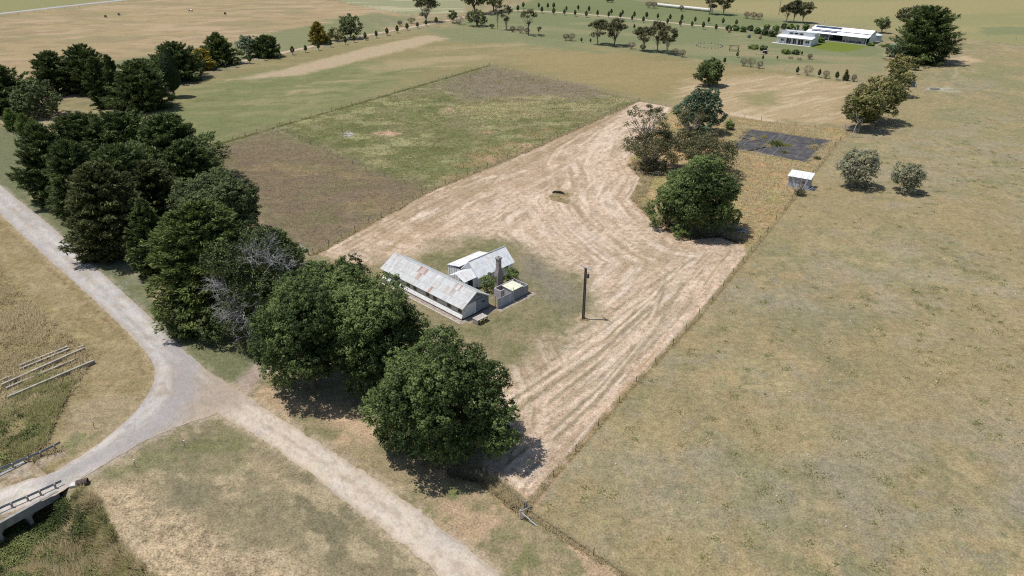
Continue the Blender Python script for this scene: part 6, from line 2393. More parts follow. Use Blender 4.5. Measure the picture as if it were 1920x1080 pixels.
def lollipop():
    base = P(327, 182)
    X, Y = base
    rng = nseed()
    root = thing('pencil_cypress', 'lollipop-shaped clipped dark cypress on a bare trunk', 'tree', (X, Y, 0))
    dep = depth_of(X, Y, 0)
    Ht = zat(base, 95)
    z0 = zat(base, 169)
    R = 17.5 * dep / FPX
    mb = MB()
    n = 9000
    t = rng.random(n)
    # widest low down, narrowing to a blunt tip
    prof = np.where(t < 0.22, np.sqrt(np.clip(t / 0.22, 0, 1)), np.clip(1 - ((t - 0.22) / 0.8) ** 2.2, 0.02, 1) ** 0.6)
    ph = rng.uniform(0, 6.28, n)
    rr = R * prof * rng.uniform(0.86, 1.03, n) * (1 + 0.05 * np.sin(5 * ph + 9 * t))
    pts = np.stack([rr * np.cos(ph), rr * np.sin(ph), z0 + (Ht - z0) * t], 1)
    nr = np.stack([np.cos(ph), np.sin(ph), (t - 0.3) * 0.8], 1) + rnd_unit(rng, n) * 0.45
    ax = np.tile(np.array([0, 0, 1.0]), (n, 1)) + rnd_unit(rng, n) * 0.4
    cards(mb, pts, nr, 0.8, 0.34, rng, -0.1 + rng.normal(0, 0.14, n), axis=ax)
    mb.build('crown', M['leaf_cypress'], root)
    tr = MB()
    tr.tube([(0, 0, -0.2), (0, 0, z0 + 1.5)], [0.45, 0.35], 8)
    tr.build('trunk', M['bark'], root)


lollipop()
for i, (bx, lab) in enumerate((((0, 205, 40, 245), 'feathery light green bush at the left end of the hedge near the frame edge'), ((25, 214, 66, 258), 'feathery light green bush in the middle of the small hedge'), ((48, 228, 88, 268), 'feathery light green bush at the right end of the small hedge'))):
    cypress(bx, lab, 'leaf_bright', name='hedge_bush', cat='bush', group='feathery hedge bushes at the left edge', nb=150, per=60, prof=(2.6, 0.45), tilt=(30, 75), clen=0.8, cwid=0.14, tint=0.0, parts=False)

# --- far middle
gum((776, -14, 821, 36), 'tall dark gum where the drive bends', 41, 'leaf_gum', 30, 70, 0.3, 0.34, tint=-0.22)
broad_tree((841, 20, 858, 38), 'small round tree on a thin trunk by the drive bend', 'leaf_pine', 43, n1=10, detail=0.5)
broad_tree((872, 17, 917, 49), 'wide round-topped green tree on the far lawn', 'leaf_pine', 49, n1=16, detail=0.6, tint=0.12)
broad_tree((862, -42, 918, 22), 'dark tree cut by the top edge above the drive bend', 'leaf_cypress', 26, n1=16, detail=0.6)
broad_tree((905, -36, 946, 18), 'dark leaning tree cut by the top edge next to the pale gums', 'leaf_cypress', 22, n1=14, detail=0.6)
gum((924, -10, 942, 34), 'slim pale gum in front of the dark trees at the top edge', 56, ncl=14, per=30, cr=0.35, lf=0.34)
gum((935, 10, 964, 40), 'forked pale gum beside the slim one on the far lawn', 56, ncl=18, per=34, cr=0.28, lf=0.34, stems=2)
gum((973, 14, 1008, 48), 'single leaning gum on the far lawn', 66, ncl=18, per=40, cr=0.26, lf=0.34, bark='bark')
gum((1006, 49, 1015, 58), 'very small thin tree beside the leaning gum', 68, ncl=8, per=20, cr=0.4, lf=0.3, bark='bark')
gum((1101, 36, 1141, 68), 'left gum of the first pair on the lawn, brown-tinged crown', 83, ncl=28, per=60, cr=0.26, lf=0.36, tint=-0.05)
gum((1130, 34, 1172, 74), 'right gum of the first pair on the lawn, fuller dark crown', 86, ncl=32, per=80, cr=0.28, lf=0.36, tint=-0.16, bark='bark')
gum((1187, 48, 1228, 82), 'left gum of the three standing together on the lawn', 96, ncl=28, per=60, cr=0.26, lf=0.36, tint=-0.08)
gum((1212, 38, 1252, 80), 'middle and tallest gum of the three standing together', 97, ncl=30, per=70, cr=0.26, lf=0.36, tint=-0.08)
gum((1232, 48, 1268, 86), 'right gum of the three standing together, with a forked trunk', 101, ncl=28, per=60, cr=0.26, lf=0.36, tint=-0.02, stems=2)
gum((1314, -12, 1346, 18), 'left gum of the far group near the silage tube', 27, ncl=22, per=50, cr=0.28, lf=0.42, tint=-0.08)
gum((1340, -10, 1372, 18), 'right gum of the far group near the silage tube', 28, ncl=22, per=50, cr=0.28, lf=0.42, tint=-0.1)
gum((1459, 8, 1488, 30), 'left gum of the three above the white house', 41, ncl=22, per=60, cr=0.28, lf=0.42, tint=-0.05)
gum((1474, -1, 1502, 28), 'middle gum of the three above the white house', 42, ncl=24, per=60, cr=0.28, lf=0.42, tint=-0.08)
gum((1488, 3, 1522, 32), 'right gum of the three above the white house', 43, ncl=26, per=70, cr=0.28, lf=0.42, tint=-0.1)
broad_tree((1305, 111, 1359, 163), 'single round dark conifer alone in the dry field', 'leaf_cypress', None, n1=26, detail=1.3, tint=-0.05)
broad_tree((1638, 33, 1667, 56), 'small round tree on a short trunk behind the long white shed', 'leaf_pine', 62, n1=12, detail=0.5)
# --- right-hand row
cypress((1672, 14, 1804, 116), 'huge dark cypress at the end of the tree row on the right', nb=330, per=150, prof=(2.6, 0.45), wide=1.0)
gum((1674, 12, 1745, 60), 'browner gum crown behind the huge dark cypress', 70, 'leaf_gum', 34, 70, 0.26, 0.4, tint=-0.14)
broad_tree((1570, 158, 1650, 240), 'golden-brown spreading gum at the near end of the row on the right', 'leaf_gum_gold', 243, 'gum_tree', n1=26, detail=0.8, lf=0.27, tint=-0.1, minc=0.7, bark='bark_pale')
broad_tree((1600, 140, 1686, 226), 'second golden-brown gum in the row, with pale limbs showing', 'leaf_gum_gold', 230, 'gum_tree', n1=24, detail=0.75, lf=0.27, tint=-0.02, minc=0.7, bark='bark_pale')
broad_tree((1652, 128, 1708, 178), 'olive-green gum beside the blue-grey tank', 'leaf_gum_gold', 180, n1=18, detail=0.7, tint=-0.12)
broad_tree((1658, 100, 1706, 148), 'yellow-green round tree in the row beyond the tank', 'leaf_gum_gold', 150, n1=18, detail=0.7, tint=-0.02)
broad_tree((1664, 74, 1716, 114), 'grey-green rounded tree under the huge cypress', 'leaf_blue', 116, n1=16, detail=0.7, tint=-0.12)
bush((1662, 88, 1682, 107), 'small dark bush at the left foot of the grey-green tree', 'leaf_pine')
bush((1722, 101, 1736, 122), 'green bush at the right end of the row by the field', 'leaf_gum_gold', tint=-0.1)
bush((1709, 108, 1724, 132), 'green bush beside the pale post of the tree row', 'leaf_gum_gold', tint=-0.05)


def thin_dead_tree():
    x, y = P(1596, 258)
    rng = nseed()
    root = thing('dead_sapling', 'thin pale dead tree leaning by the fence corner near the golden gums', 'tree', (x, y, 0))
    t = MB()
    t.tube([(0, 0, -0.1), (0.4, 0, 2.2), (0.9, 0.2, 4.2), (0.85, 0.2, 6.2)], [0.12, 0.1, 0.07, 0.03], 6)
    t.build('trunk', M['bark_grey'], root)
    b = MB()
    for d in ((-1, 0, 1), (1, 0.3, 0.8), (-0.6, 0.3, 1.2), (0.7, -0.4, 0.6)):
        twigs(b, rng, (0.8, 0.2, rng.uniform(2.6, 5)), d, 1.6, 0.04, 1, 0.5, (2, 4))
    b.build('branches', M['bark_grey'], root)


thin_dead_tree()

# --- shrubs on the lawns
for pxl, w, h, lab, lf in (
        ((1061, 76), 13, 12, 'bare brown shrub, left of the pair on the lawn', 'leaf_brown'), ((1071, 76.5), 15, 13, 'bare brown shrub, right of the pair on the lawn', 'leaf_brown'),
        ((1184, 92), 16, 12, 'bare shrub between the gum pair and the gum trio', 'leaf_brown'), ((1205, 95), 12, 11, 'dark shrub under the left gum of the trio', 'leaf_pine'),
        ((1266, 104), 14, 12, 'brownish shrub at the right foot of the gum trio', 'leaf_brown'), ((1279, 107), 14, 13, 'grey bare shrub farthest right of the gum trio', 'leaf_brown'),
        ((961, 60), 11, 10, 'green-brown shrub left of the leaning gum', 'leaf_gum'), ((976, 62), 15, 12, 'grey bare shrub at the foot of the leaning gum', 'leaf_brown'), ((988, 63.5), 11, 10, 'small grey shrub touching the leaning gum', 'leaf_brown'),
        ((861, 46), 20, 14, 'wide brown shrub left of the round-topped tree', 'leaf_brown'), ((922, 53.5), 10, 8, 'small dark shrub right of the round-topped tree', 'leaf_pine'),
        ((750, 49), 9, 10, 'bare shrub beside the drive near the fence', 'leaf_brown'), ((772, 44), 16, 10, 'flat-topped green shrub beside the drive', 'leaf_gum'),
        ((1216, 15), 14, 11, 'brown shrub at the left end of the silage tube', 'leaf_brown'), ((1226, 15.5), 12, 11, 'brown shrub touching the left end of the silage tube', 'leaf_brown'), ((1277, 21), 9, 10, 'brown shrub against the middle of the silage tube', 'leaf_brown'),
        ((1140, 5), 8, 8, 'small brown shrub left of two by the top edge', 'leaf_brown'), ((1147, 5.5), 10, 9, 'small brown shrub right of two by the top edge', 'leaf_brown'),
        ((1400, 35), 13, 12, 'brown shrub, leftmost of three below the far fence', 'leaf_brown'), ((1412, 36), 12, 12, 'brown shrub, middle of three below the far fence', 'leaf_brown'), ((1423, 37), 13, 12, 'brown shrub, rightmost of three below the far fence', 'leaf_brown'),
        ((1393, 124), 14, 15, 'bare grey shrub, leftmost of three below the garden oven', 'leaf_brown'), ((1408, 126), 16, 16, 'bare grey shrub, middle of three below the garden oven', 'leaf_brown'), ((1424.5, 128.5), 11, 13, 'bare grey shrub, rightmost and smallest of three below the garden oven', 'leaf_brown'),
        ((1514, 142), 18, 18, 'widest bare brown shrub in the row by the wire fence', 'leaf_brown'), ((1548, 147), 12, 14, 'bare brown shrub between two small green trees', 'leaf_brown'), ((1600, 153), 9, 13, 'thin bare grey shrub at the end of the row by the golden gums', 'leaf_brown'),
        ((1518, 111), 10, 9, 'grey bare shrub right of the picnic tables', 'leaf_brown')):
    bare_shrub(pxl, w, h, lab, None, lf)
for bx, lab in (((1360, 48, 1372, 57), 'dark clipped shrub at the left end of the house garden bed'), ((1374, 48, 1386, 58), 'green shrub second from the left in the house garden bed'), ((1388, 50, 1400, 60), 'low green shrub in the middle of the house garden bed'),
                ((1402, 48, 1412, 58), 'dark rounded shrub in the house garden bed behind the blue drum'), ((1414, 52, 1426, 63), 'green shrub in the house garden bed above the sandy urn'), ((1428, 54, 1440, 66), 'dark shrub at the right part of the house garden bed'),
                ((1442, 56, 1456, 69), 'dark shrub touching the white house wall'), ((1434, 45, 1442, 56), 'upright green shrub behind the house garden bed'), ((1448, 48, 1462, 60), 'bright green shrub left of the house upper roof'),
                ((1466, 44, 1474, 55), 'upright dark shrub behind the house roof'), ((1476, 46, 1488, 56), 'round green shrub behind the house roof'), ((1490, 47, 1497, 56), 'narrow green shrub behind the house roof'), ((1507, 44, 1516, 58), 'upright green shrub between house and long shed roof'),
                ((1404, 85, 1424, 92), 'low green garden patch right of the timber swing'), ((1424, 87, 1438, 95), 'dark green bush at the end of the low garden patch'), ((1464, 93, 1484, 101), 'low green garden patch near the picnic tables'), ((1486, 94, 1499, 102), 'dark low bush beside the garden patch near the picnic tables'),
                ((1534, 70, 1546, 80), 'green bush at the right corner of the white house'), ((1629, 80, 1637, 86), 'small green bush at the foot of the water tank')):
    bush(bx, lab, 'leaf_bright' if 'green' in lab and 'dark' not in lab else 'leaf_pine', detail=0.35, lf=0.3, minc=0.22 if 'patch' in lab else 0.3, name='shrub')

# --- saplings along the drive: three meshes, many trees
def sapling_meshes(kind):
    rng = nseed()
    H = 3.6
    mb = MB()
    n = 260
    t = rng.random(n)
    prof = np.sin(np.clip(t * 0.9 + 0.12, 0, 1) * math.pi) ** 0.8
    ph = rng.uniform(0, 6.28, n)
    rr = (0.72 + 0.1 * kind) * prof * np.sqrt(rng.uniform(0.3, 1, n))
    pts = np.stack([rr * np.cos(ph), rr * np.sin(ph), 1.1 + (H - 1.1) * t], 1)
    cards(mb, pts, rnd_unit(rng, n), 0.55, 0.38, rng, 0.35 + rng.normal(0, 0.2, n))
    tr = MB()
    tr.tube([(0, 0, -0.1), (0, 0, 1.0), (0.02, 0, 2.6)], [0.07, 0.06, 0.03], 6)
    gd = MB()
    gd.tube([(0, 0, 0), (0, 0, 0.85)], [0.22, 0.2], 8, (0.8, 0.8, 0.85), cap=False)
    return mb.mesh('crown', M['leaf_broad']), tr.mesh('trunk', M['bark']), gd.mesh('tree_guard', M['old_white'])


SAP = [sapling_meshes(k) for k in range(3)]


def sapling(pxl, label, group, s=1.0, guard=True):
    x, y = P(*pxl)
    rng = nseed()
    c, t, g = SAP[rng.integers(0, 3)]
    root = thing('young_tree', label, 'young tree', (x, y, 0), rng.uniform(0, 6.28), group)
    k = s * rng.uniform(0.9, 1.12)
    link('crown', c, root, s=k)
    link('trunk', t, root, s=k)
    if guard:
        link('tree_guard', g, root, s=k)


def nth(i):
    return f"{i}{'th' if 10 <= i % 100 <= 20 else {1: 'st', 2: 'nd', 3: 'rd'}.get(i % 10, 'th')}"


G1 = 'young trees lining the near side of the drive'
for i, p in enumerate([(347, 145.5), (378, 138.5), (409, 132.5), (442, 126.5), (469, 119.5), (496.5, 113.5), (524, 107.5), (549, 103), (573.5, 98.5), (597.5, 94.5), (620, 88.5), (648, 84), (664, 80), (685, 75.5), (706, 71.5), (726, 66.5), (745, 62), (763.5, 57.5), (783, 53), (799, 49.5), (818, 45)]):
    sapling(p, f'guarded young tree along the near side of the drive, {nth(i + 1)} counted from the lollipop cypress', G1, 1.0)
G2 = 'young trees along the near side of the far drive'
for i, p in enumerate([(971, 22.5), (1016, 25), (1038, 28), (1058, 28.5), (1078, 31), (1099, 33), (1120, 31.5), (1141, 34), (1163, 35.5), (1185, 40), (1206, 43), (1251, 47), (1275, 50), (1297, 52), (1318, 55), (1342, 58)]):
    sapling(p, f'young tree on the near side of the far drive, {nth(i + 1)} counted from the pale gums', G2, 1.05)
G3 = 'young trees in the far row behind the drive'
for i, p in enumerate([(981, 16), (1010, 16.5), (1027, 17), (1038, 17.5), (1062, 22), (1084, 20), (1104, 24), (1146, 28), (1167, 30), (1189, 34.5), (1212, 35.5), (1233, 37), (1256, 39.5), (1278, 41), (1303, 43.5), (1328, 44.5), (1355, 46.5), (1380, 48.5)]):
    sapling(p, f'young tree in the far row behind the drive, {nth(i + 1)} counted from the top left', G3, 1.05)
for p, lab, s in (((1494, 140), 'green young tree left of the widest bare shrub', 0.9), ((1535, 145), 'green ball-topped young tree right of the widest bare shrub', 0.9), ((1568, 150), 'green ball-topped young tree left of the conical one', 0.8),
                  ((1358, 120), 'small conical young tree just right of the dark round conifer', 0.7), ((1382, 108), 'slim dark young tree below the timber swing', 0.7), ((1430, 113), 'slim young tree below the garden oven', 0.6), ((1457, 112), 'tiny young tree left of the picnic tables', 0.5), ((1503, 104), 'tiny rust-tinged young tree above the right picnic table', 0.5),
                  ((1189, 55), 'lone young tree standing between the gum pair and the drive', 0.7), ((1090, 80), 'tiny young tree left of the first gum pair', 0.6), ((1107, 81), 'tiny young tree nearer the first gum pair', 0.6)):
    sapling(p, lab, 'scattered young trees on the lawn', s, False)
cypress((1581, 132, 1592, 151), 'conical brown-green young conifer at the end of the fence row', 'leaf_gum', nb=90, per=40, prof=(1.2, 0.8), clen=0.5)
# ------------------------------------------------------------------ fences
POST_BM = MB()
POST_BM.tube([(0, 0, -0.2), (0, 0, 1.25)], 0.075, 6)
POST_ME = POST_BM.mesh('post', M['timber_grey'])
PD = MB()
PD.tube([(0, 0, -0.2), (0, 0, 1.2)], 0.05, 6)
POST_DARK = PD.mesh('post', M['timber_dark'])


def fence(pts, label, gap, me=None, h=1.15, wires=3, jitter=0.12, s=1.0, wr=0.012, maxn=100):
    w = [np.array(P(*p)) for p in pts]
    o = w[0]
    root = thing('wire_fence', label, 'fence', (o[0], o[1], 0))
    d = np.concatenate([[0], np.cumsum([np.linalg.norm(b - a) for a, b in zip(w[:-1], w[1:])])])
    n = min(maxn, int(d[-1] / gap) + 1)
    rng = nseed()
    for t in np.linspace(0, d[-1], n):
        p = np.array([np.interp(t, d, [q[0] for q in w]), np.interp(t, d, [q[1] for q in w])]) - o
        ob = link('post', me or POST_ME, root, (p[0] + rng.normal(0, jitter), p[1] + rng.normal(0, jitter), 0), rng.uniform(0, 6), s * rng.uniform(0.85, 1.15))
        ob.rotation_euler = (rng.normal(0, 0.04), rng.normal(0, 0.04), rng.uniform(0, 6))
    for k in range(wires):
        m = MB()
        z = h * (0.4 + 0.6 * k / max(1, wires - 1)) * 0.95
        m.tube([(q[0] - o[0], q[1] - o[1], z) for q in w], wr, 4, (0.35, 0.35, 0.33))
        m.build('wire', M['steel'], root)
    return root


fence([(985, 955), (1190, 719), (1312, 591), (1440, 434)], 'wire fence of dark slim posts between the straw yard and the big dry field', 5.6, POST_DARK)
fence([(1440, 434), (1505, 352), (1572, 265), (1600, 243)], 'wire fence running behind the tin shed to the fence corner', 7, POST_DARK)
fence([(985, 957), (1080, 1020), (1170, 1080), (1260, 1140)], 'wire fence along the road frontage of the big dry field', 7.4, POST_DARK)
fence([(985, 955), (940, 912), (880, 868), (835, 842)], 'short overgrown fence from the corner brace towards the nearest big tree', 6.5)
fence([(590, 476), (700, 416), (800, 360), (1000, 278), (1197, 190)], 'post and wire fence between the straw yard and the weedy paddock', 4.2, POST_DARK, wires=3)
fence([(388, 277), (520, 238), (700, 187), (918, 123)], 'post and wire fence on the far long side of the weedy paddock', 4.4)
fence([(918, 123), (1060, 156), (1197, 189)], 'post and wire fence across the top end of the weedy paddock', 5.0)
fence([(1197, 189), (1270, 203), (1360, 214), (1450, 231), (1600, 246)], 'post and wire fence behind the old court', 5.5)
fence([(520, 240), (640, 298), (690, 322), (800, 359)], 'inner fence of thin posts dividing brown and green paddock', 7.5, POST_DARK, s=0.95, wires=2)
fence([(1360, 118), (1480, 136), (1600, 153)], 'pale thin wire fence with the row of shrubs on the right', 9, s=0.9, wires=2)
fence([(1350, 18), (1500, 36), (1650, 56), (1660, 57)], 'distant fence behind the white shed', 12, s=1.1, wires=2)
fence([(1800, 62), (1860, 69), (1960, 82)], 'distant fence right of the huge cypress', 12, s=1.1, wires=2)
fence([(560, -8), (640, 5), (720, 20), (775, 29)], 'distant dark-posted fence beyond the tan paddock', 7.5, s=1.2, wires=2)
fence([(-40, 218), (0, 234), (24, 250), (46, 272)], 'dark close-set fence at the left edge below the hedge bushes', 2.2, POST_DARK, s=1.05)
fence([(-60, 40), (110, 19), (240, 5), (330, -8)], 'distant fence along the sealed road', 10, s=1.1, wires=2)
fence([(560, 100), (620, 86), (700, 68), (760, 56)], 'low fence on the far side of the tree-lined drive', 9, s=0.9, wires=2)


def strainer(pxl, label, arms, h=1.4):
    x, y = P(*pxl)
    root = thing('corner_brace', label, 'fence brace', (x, y, 0))
    p = MB()
    p.tube([(0, 0, -0.2), (0, 0, h)], 0.09, 8)
    p.build('post', M['steel'], root)
    c = MB()
    c.tube([(0, 0, h), (0, 0, h + 0.06)], [0.11, 0.04], 8)
    c.build('cap', M['steel'], root)
    for q in arms:
        ax, ay = P(*q)
        a = MB()
        a.tube([(0, 0, h - 0.2), (ax - x, ay - y, 0.08)], 0.055, 6, (1.5, 1.5, 1.5))
        a.build('brace_pipe', M['steel'], root)


strainer((976, 974), 'galvanised corner brace with two pale diagonal pipes at the near fence corner', [(996, 950), (1006, 987)])
strainer((520, 247), 'small timber brace at the join of the paddock fences', [(528, 244), (512, 248)], 1.3)


def yard_gate(pa, pb, label):
    a, b = np.array(P(*pa)), np.array(P(*pb))
    L = np.linalg.norm(b - a)
    root = thing('farm_gate', label, 'gate', (*a, 0), math.atan2(b[1] - a[1], b[0] - a[0]))
    f = MB()
    for z in (0.2, 0.5, 0.8, 1.15):
        f.tube([(0, 0, z), (L, 0, z)], 0.035, 6)
    for x in (0, L / 2, L):
        f.tube([(x, 0, 0.2), (x, 0, 1.15)], 0.035, 6)
    f.build('gate_frame', M['steel'], root)
    for x in (-0.15, L + 0.15):
        p = MB()
        p.tube([(x, 0, -0.2), (x, 0, 1.5)], 0.13, 8)
        p.build('post', M['timber_grey'], root)


yard_gate((562, 466), (578, 478), 'farm gate at the bottom corner of the brown paddock beside the cypress')
yard_gate((1585, 242), (1608, 250), 'pale timber yard gate under the golden-brown gum')


# ------------------------------------------------------------------ grass and scrub
def tufts(name, regions, matname, seed):
    """regions: (polygon px, count, height lo, hi, tint, spread, width)"""
    rng = np.random.default_rng(seed)
    mb = MB()
    for poly, cnt, h0, h1, tint, nbl, wd in regions:
        w = px(poly)
        xs, ys = [p[0] for p in w], [p[1] for p in w]
        got = []
        need = cnt
        tries = 0
        while need > 0 and tries < 40:
            tries += 1
            X = rng.uniform(min(xs), max(xs), need * 3)
            Y = rng.uniform(min(ys), max(ys), need * 3)
            cl = fbm(X, Y, 2.5, seed, 3)
            ok = (poly_sd(X, Y, w) > 0) & (rng.random(len(X)) < smooth(0.25, 0.6, cl) + 0.12)
            X, Y = X[ok][:need], Y[ok][:need]
            got.append(np.stack([X, Y], 1))
            need -= len(X)
        pts = np.vstack(got)
        n = len(pts)
        Z = ground_z(pts[:, 0], pts[:, 1])
        clump = fbm(pts[:, 0], pts[:, 1], 3.5, seed + 3, 3)
        hh = rng.uniform(h0, h1, n) * (0.6 + 0.8 * clump)
        for b in range(nbl):
            a = rng.uniform(0, 6.28, n)
            lean = rng.uniform(0.3, 1.1, n) * hh
            off = rng.normal(0, 0.12, (n, 2))
            bx, by = pts[:, 0] + off[:, 0], pts[:, 1] + off[:, 1]
            c, s = np.cos(a), np.sin(a)
            ww = wd * rng.uniform(0.6, 1.4, n) / 2
            V = np.stack([np.stack([bx - s * ww, by + c * ww, Z - 0.03], 1), np.stack([bx + s * ww, by - c * ww, Z - 0.03], 1), np.stack([bx + c * lean, by + s * lean, Z + hh * rng.uniform(0.7, 1, n)], 1)], 1).reshape(-1, 3)
            t = np.clip(tint + 0.35 * (clump - 0.5) + rng.normal(0, 0.16, n), 0, 1)
            mb.add(V, np.arange(3 * n).reshape(n, 3), np.repeat(t, 3)[:, None] * np.ones((1, 3)))
    o = mb.build(name, M[matname])
    o['kind'] = 'stuff'
    return o


def band(pts, wd):
    """A strip of photo-space polyline widened in metres, as px polygon."""
    L = np.array(px(pts))
    T = np.gradient(L, axis=0)
    T /= np.linalg.norm(T, axis=1, keepdims=True)
    N = np.stack([-T[:, 1], T[:, 0]], 1)
    a, b = L + N * wd / 2, L - N * wd / 2
    return [Q(p[0], p[1], 0) for p in np.vstack([a, b[::-1]])]


DRY = [
    (band([(985, 948), (1190, 721), (1312, 591), (1440, 434)], 0.9), 2400, 0.1, 0.32, 0.5, 4, 0.06),
    (band([(985, 958), (1045, 1000), (1170, 1078), (1300, 1160)], 0.9), 1300, 0.12, 0.4, 0.5, 4, 0.06),
    ([(838, 880), (905, 878), (960, 922), (990, 950), (985, 975), (900, 905), (845, 895)], 2200, 0.3, 0.8, 0.5, 5, 0.07),
    ([(1262, 203), (1350, 215), (1404, 240), (1366, 279), (1400, 292), (1515, 308), (1566, 265), (1602, 245), (1572, 268), (1500, 360), (1440, 432), (1400, 460), (1388, 400), (1380, 320), (1290, 250)], 9500, 0.2, 0.65, 0.65, 4, 0.09),
    (band([(1366, 279), (1404, 241), (1480, 252), (1564, 264), (1514, 306), (1440, 293), (1366, 279)], 2.0), 2200, 0.15, 0.55, 0.6, 4, 0.1),
    ([(1350, 215), (1450, 230), (1602, 245), (1566, 264), (1404, 241)], 3000, 0.2, 0.65, 0.65, 4, 0.1),
    (band([(1186, 308), (1212, 335), (1195, 373), (1232, 412), (1260, 432)], 3.0), 3000, 0.3, 0.8, 0.5, 4, 0.1),
    (band([(1290, 446), (1350, 441), (1392, 455)], 2.0), 1500, 0.3, 0.7, 0.5, 4, 0.1),
    ([(0, 512), (90, 595), (176, 668), (150, 715), (115, 770), (90, 830), (118, 846), (0, 884), (-40, 884), (-40, 500)], 11000, 0.25, 0.7, 0.5, 4, 0.08),
    ([(150, 912), (175, 935), (215, 1010), (300, 1090), (215, 1090), (165, 1000), (130, 950)], 5200, 0.4, 1.0, 0.4, 5, 0.07),
    ([(40, 1010), (130, 960), (165, 985), (200, 1060), (190, 1090), (0, 1090), (0, 1050)], 3500, 0.6, 1.4, 0.35, 5, 0.07),
    (band([(590, 476), (800, 361), (1000, 279), (1195, 191)], 1.4), 2600, 0.3, 0.6, 0.35, 3, 0.12),
    ([(1022, 374), (1040, 360), (1078, 364), (1064, 382)], 600, 0.2, 0.5, 0.6, 4, 0.08),
    ([(400, 300), (520, 245), (640, 300), (795, 360), (600, 470), (440, 340)], 4000, 0.12, 0.35, 0.2, 3, 0.12),
    ([(930, 180), (1180, 186), (1120, 215), (960, 225), (800, 215)], 3500, 0.2, 0.5, 0.6, 3, 0.16),
    ([(1085, 600), (1094, 594), (1104, 600), (1094, 606)], 160, 0.15, 0.4, 0.6, 4, 0.06),
]
tufts('dry_grass', DRY, 'dry_grass', 501)
GREEN = [
    ([(520, 240), (918, 126), (1195, 190), (1000, 276), (800, 357), (640, 300)], 14000, 0.15, 0.5, 0.35, 3, 0.14),
    (band([(388, 277), (520, 238), (918, 123)], 1.4), 2500, 0.25, 0.55, 0.4, 3, 0.13),
    ([(60, 700), (150, 700), (110, 775), (85, 835), (30, 870), (0, 870), (0, 780)], 4500, 0.3, 0.8, 0.5, 4, 0.08),
    ([(150, 915), (185, 950), (230, 1030), (290, 1090), (150, 1090), (130, 960)], 7000, 0.4, 1.0, 0.55, 5, 0.07),
    ([(1405, 243), (1560, 265), (1515, 303), (1370, 279)], 160, 0.2, 0.6, 0.4, 6, 0.12),
]
tufts('green_grass', GREEN, 'green_grass', 502)


def creek_scrub():
    rng = np.random.default_rng(503)
    mb = MB()
    blobs = []
    def scatter(poly, n, r0, r1, t0):
        w = px(poly)
        xs, ys = [p[0] for p in w], [p[1] for p in w]
        k = 0
        while k < n:
            x, y = rng.uniform(min(xs), max(xs)), rng.uniform(min(ys), max(ys))
            if poly_sd(np.array([x]), np.array([y]), w)[0] > 0:
                v = float(fbm(np.array([x]), np.array([y]), 4.5, 640, 2)[0])
                blobs.append((x, y, rng.uniform(r0, r1), t0 + rng.normal(0, 0.16) + 1.3 * (v - 0.5)))
                k += 1
    scatter([(-20, 1000), (40, 978), (110, 965), (140, 950), (165, 985), (200, 1060), (180, 1130), (-60, 1130)], 95, 0.4, 1.2, 0.5)
    scatter([(-30, 992), (20, 966), (60, 950), (112, 926), (128, 945), (60, 985), (0, 1012)], 90, 0.5, 1.1, 0.35)
    scatter([(100, 960), (150, 925), (170, 955), (150, 990)], 34, 0.4, 0.8, 0.35)
    scatter([(-40, 1060), (100, 1060), (140, 1110), (-40, 1130)], 20, 0.5, 1.0, 0.25)
    scatter([(-30, 800), (40, 780), (90, 800), (70, 845), (0, 872), (-40, 880)], 22, 0.4, 0.9, 0.35)
    for x, y, r, t in blobs:
        n = int(420 * r * r + 120)
        d = rnd_unit(rng, n)
        d[:, 2] = np.abs(d[:, 2])
        z = float(ground_z(np.array([x]), np.array([y]))[0])
        pts = d * r * rng.uniform(0.5, 1.1, (n, 1)) * np.array([1.15, 1.15, 0.85]) + np.array([0, 0, 0.1])
        tmp = MB()
        cards(tmp, pts, d + rnd_unit(rng, n) * 0.8, 0.2 * rng.uniform(0.7, 1.7, n), 0.1 * rng.uniform(0.7, 1.5, n), rng, t + rng.normal(0, 0.15, n))
        for V, C in zip(tmp.v, tmp.c):
            mb.add(V + np.array([x, y, z]), np.arange(len(V)).reshape(-1, 4), C)
    o = mb.build('creek_scrub', M['scrub'])
    o['kind'] = 'stuff'


creek_scrub()
# weeds on the court
def weed(pxl, w, label, mt, n, h):
    x, y = P(*pxl)
    rng = nseed()
    r = w / 2 * depth_of(x, y, 0) / FPX
    root = thing('weed_clump', label, 'weeds', (x, y, 0))
    mb = MB()
    q = rng.normal(0, 0.45, (n, 2)) * np.array([r, r * 1.3])
    a = rng.uniform(0, 6.28, n)
    hh = h * rng.uniform(0.3, 1, n) * np.exp(-(q ** 2).sum(1) / (r * r) * 0.6)
    c, s = np.cos(a), np.sin(a)
    ww, ln = 0.09, hh * rng.uniform(0.3, 1.1, n)
    V = np.stack([np.stack([q[:, 0] - s * ww, q[:, 1] + c * ww, np.full(n, 0.03)], 1), np.stack([q[:, 0] + s * ww, q[:, 1] - c * ww, np.full(n, 0.03)], 1), np.stack([q[:, 0] + c * ln, q[:, 1] + s * ln, 0.03 + hh], 1)], 1).reshape(-1, 3)
    mb.add(V, np.arange(3 * n).reshape(n, 3), np.repeat(np.clip(rng.normal(0.4, 0.25, n), 0, 1), 3)[:, None] * np.ones((1, 3)))
    mb.build('leaves', M[mt], root)


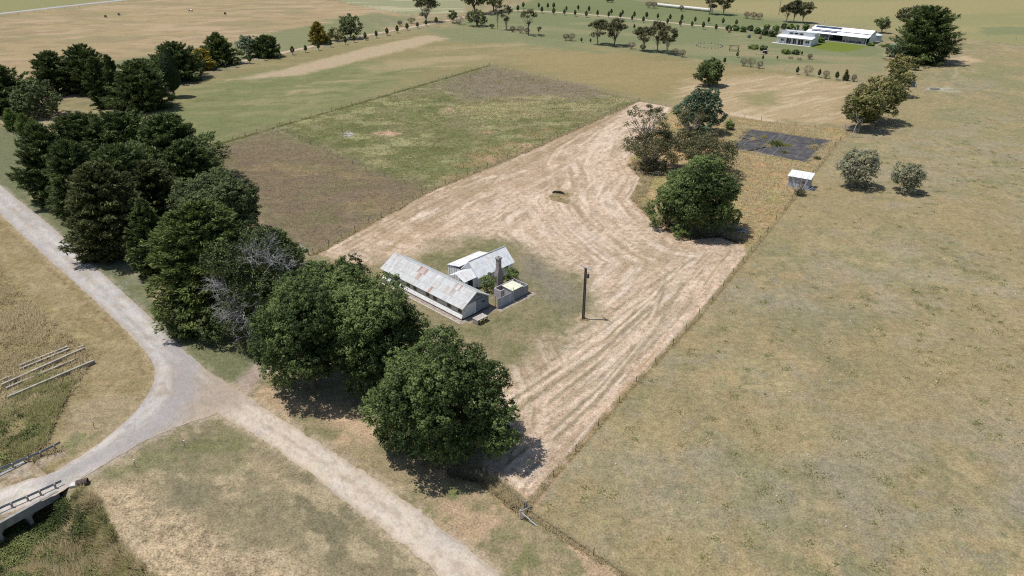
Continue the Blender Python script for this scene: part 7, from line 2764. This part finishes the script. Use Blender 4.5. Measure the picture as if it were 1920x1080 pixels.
for p, w, lab, mt, n, h in (((1456, 271), 26, 'largest weed clump growing through the court', 'scrub', 900, 1.5), ((1432, 258), 14, 'small weed clump near the back left of the court', 'green_grass', 300, 0.8), ((1476, 273), 13, 'small weed clump right of the largest one on the court', 'green_grass', 300, 0.8),
                            ((1528, 277), 20, 'brown-green weed clump in the right half of the court', 'dry_grass', 500, 1.0), ((1470, 286), 13, 'weed clump near the front edge of the court', 'scrub', 300, 0.8), ((1532, 298), 13, 'dark weed clump at the right front corner of the court', 'scrub', 350, 1.0),
                            ((1546, 272), 10, 'thin straw-coloured weed clump by the right edge of the court', 'dry_grass', 200, 0.8), ((1412, 262), 16, 'thin straw-coloured weed clump by the left edge of the court', 'dry_grass', 260, 0.8), ((1440, 274), 12, 'low reddish weed clump left of the largest one on the court', 'dry_grass', 260, 0.7)):
    weed(p, w, lab, mt, n, h)


# dark green tussocks and pale stones dotted over the big dry field
def field_dots():
    rng = np.random.default_rng(601)
    w = px([(1000, 965), (1450, 440), (1590, 290), (1920, 200), (2050, 420), (2050, 1090), (1250, 1090)])
    xs, ys = [p[0] for p in w], [p[1] for p in w]
    mb, st = MB(), MB()
    k = 0
    while k < 330:
        x, y = rng.uniform(min(xs), max(xs)), rng.uniform(min(ys), max(ys))
        if poly_sd(np.array([x]), np.array([y]), w)[0] < 0.5:
            continue
        if fbm(np.array([x]), np.array([y]), 16, 602, 2)[0] < rng.uniform(0.3, 0.75):
            continue
        k += 1
        r = rng.uniform(0.2, 0.75)
        n = int(60 * r + 8)
        q = rng.normal(0, 0.75 * r, (n, 2)) + np.array([x, y])
        a = rng.uniform(0, 6.28, n)
        hh = rng.uniform(0.06, 0.2, n)
        c, s = np.cos(a), np.sin(a)
        V = np.stack([np.stack([q[:, 0] - s * 0.07, q[:, 1] + c * 0.07, np.full(n, 0.0)], 1), np.stack([q[:, 0] + s * 0.07, q[:, 1] - c * 0.07, np.full(n, 0.0)], 1), np.stack([q[:, 0] + c * 0.15, q[:, 1] + s * 0.15, hh], 1)], 1).reshape(-1, 3)
        mb.add(V, np.arange(3 * n).reshape(n, 3), np.repeat(np.clip(rng.normal(0.3, 0.2, n), 0, 1), 3)[:, None] * np.ones((1, 3)))
    o = mb.build('tussock_grass', M['green_grass'])
    o['kind'] = 'stuff'
    k = 0
    while k < 170:
        x, y = rng.uniform(min(xs), max(xs)), rng.uniform(min(ys), max(ys))
        if poly_sd(np.array([x]), np.array([y]), w)[0] < 0.5:
            continue
        k += 1
        r = rng.uniform(0.04, 0.12)
        st.tube([(x - r, y, 0.0), (x, y + 0.3 * r, r * 0.7), (x + r, y, 0.0)], [0.4 * r, r, 0.4 * r], 5)
    o = st.build('field_stones', M['concrete'])
    o['kind'] = 'stuff'


field_dots()
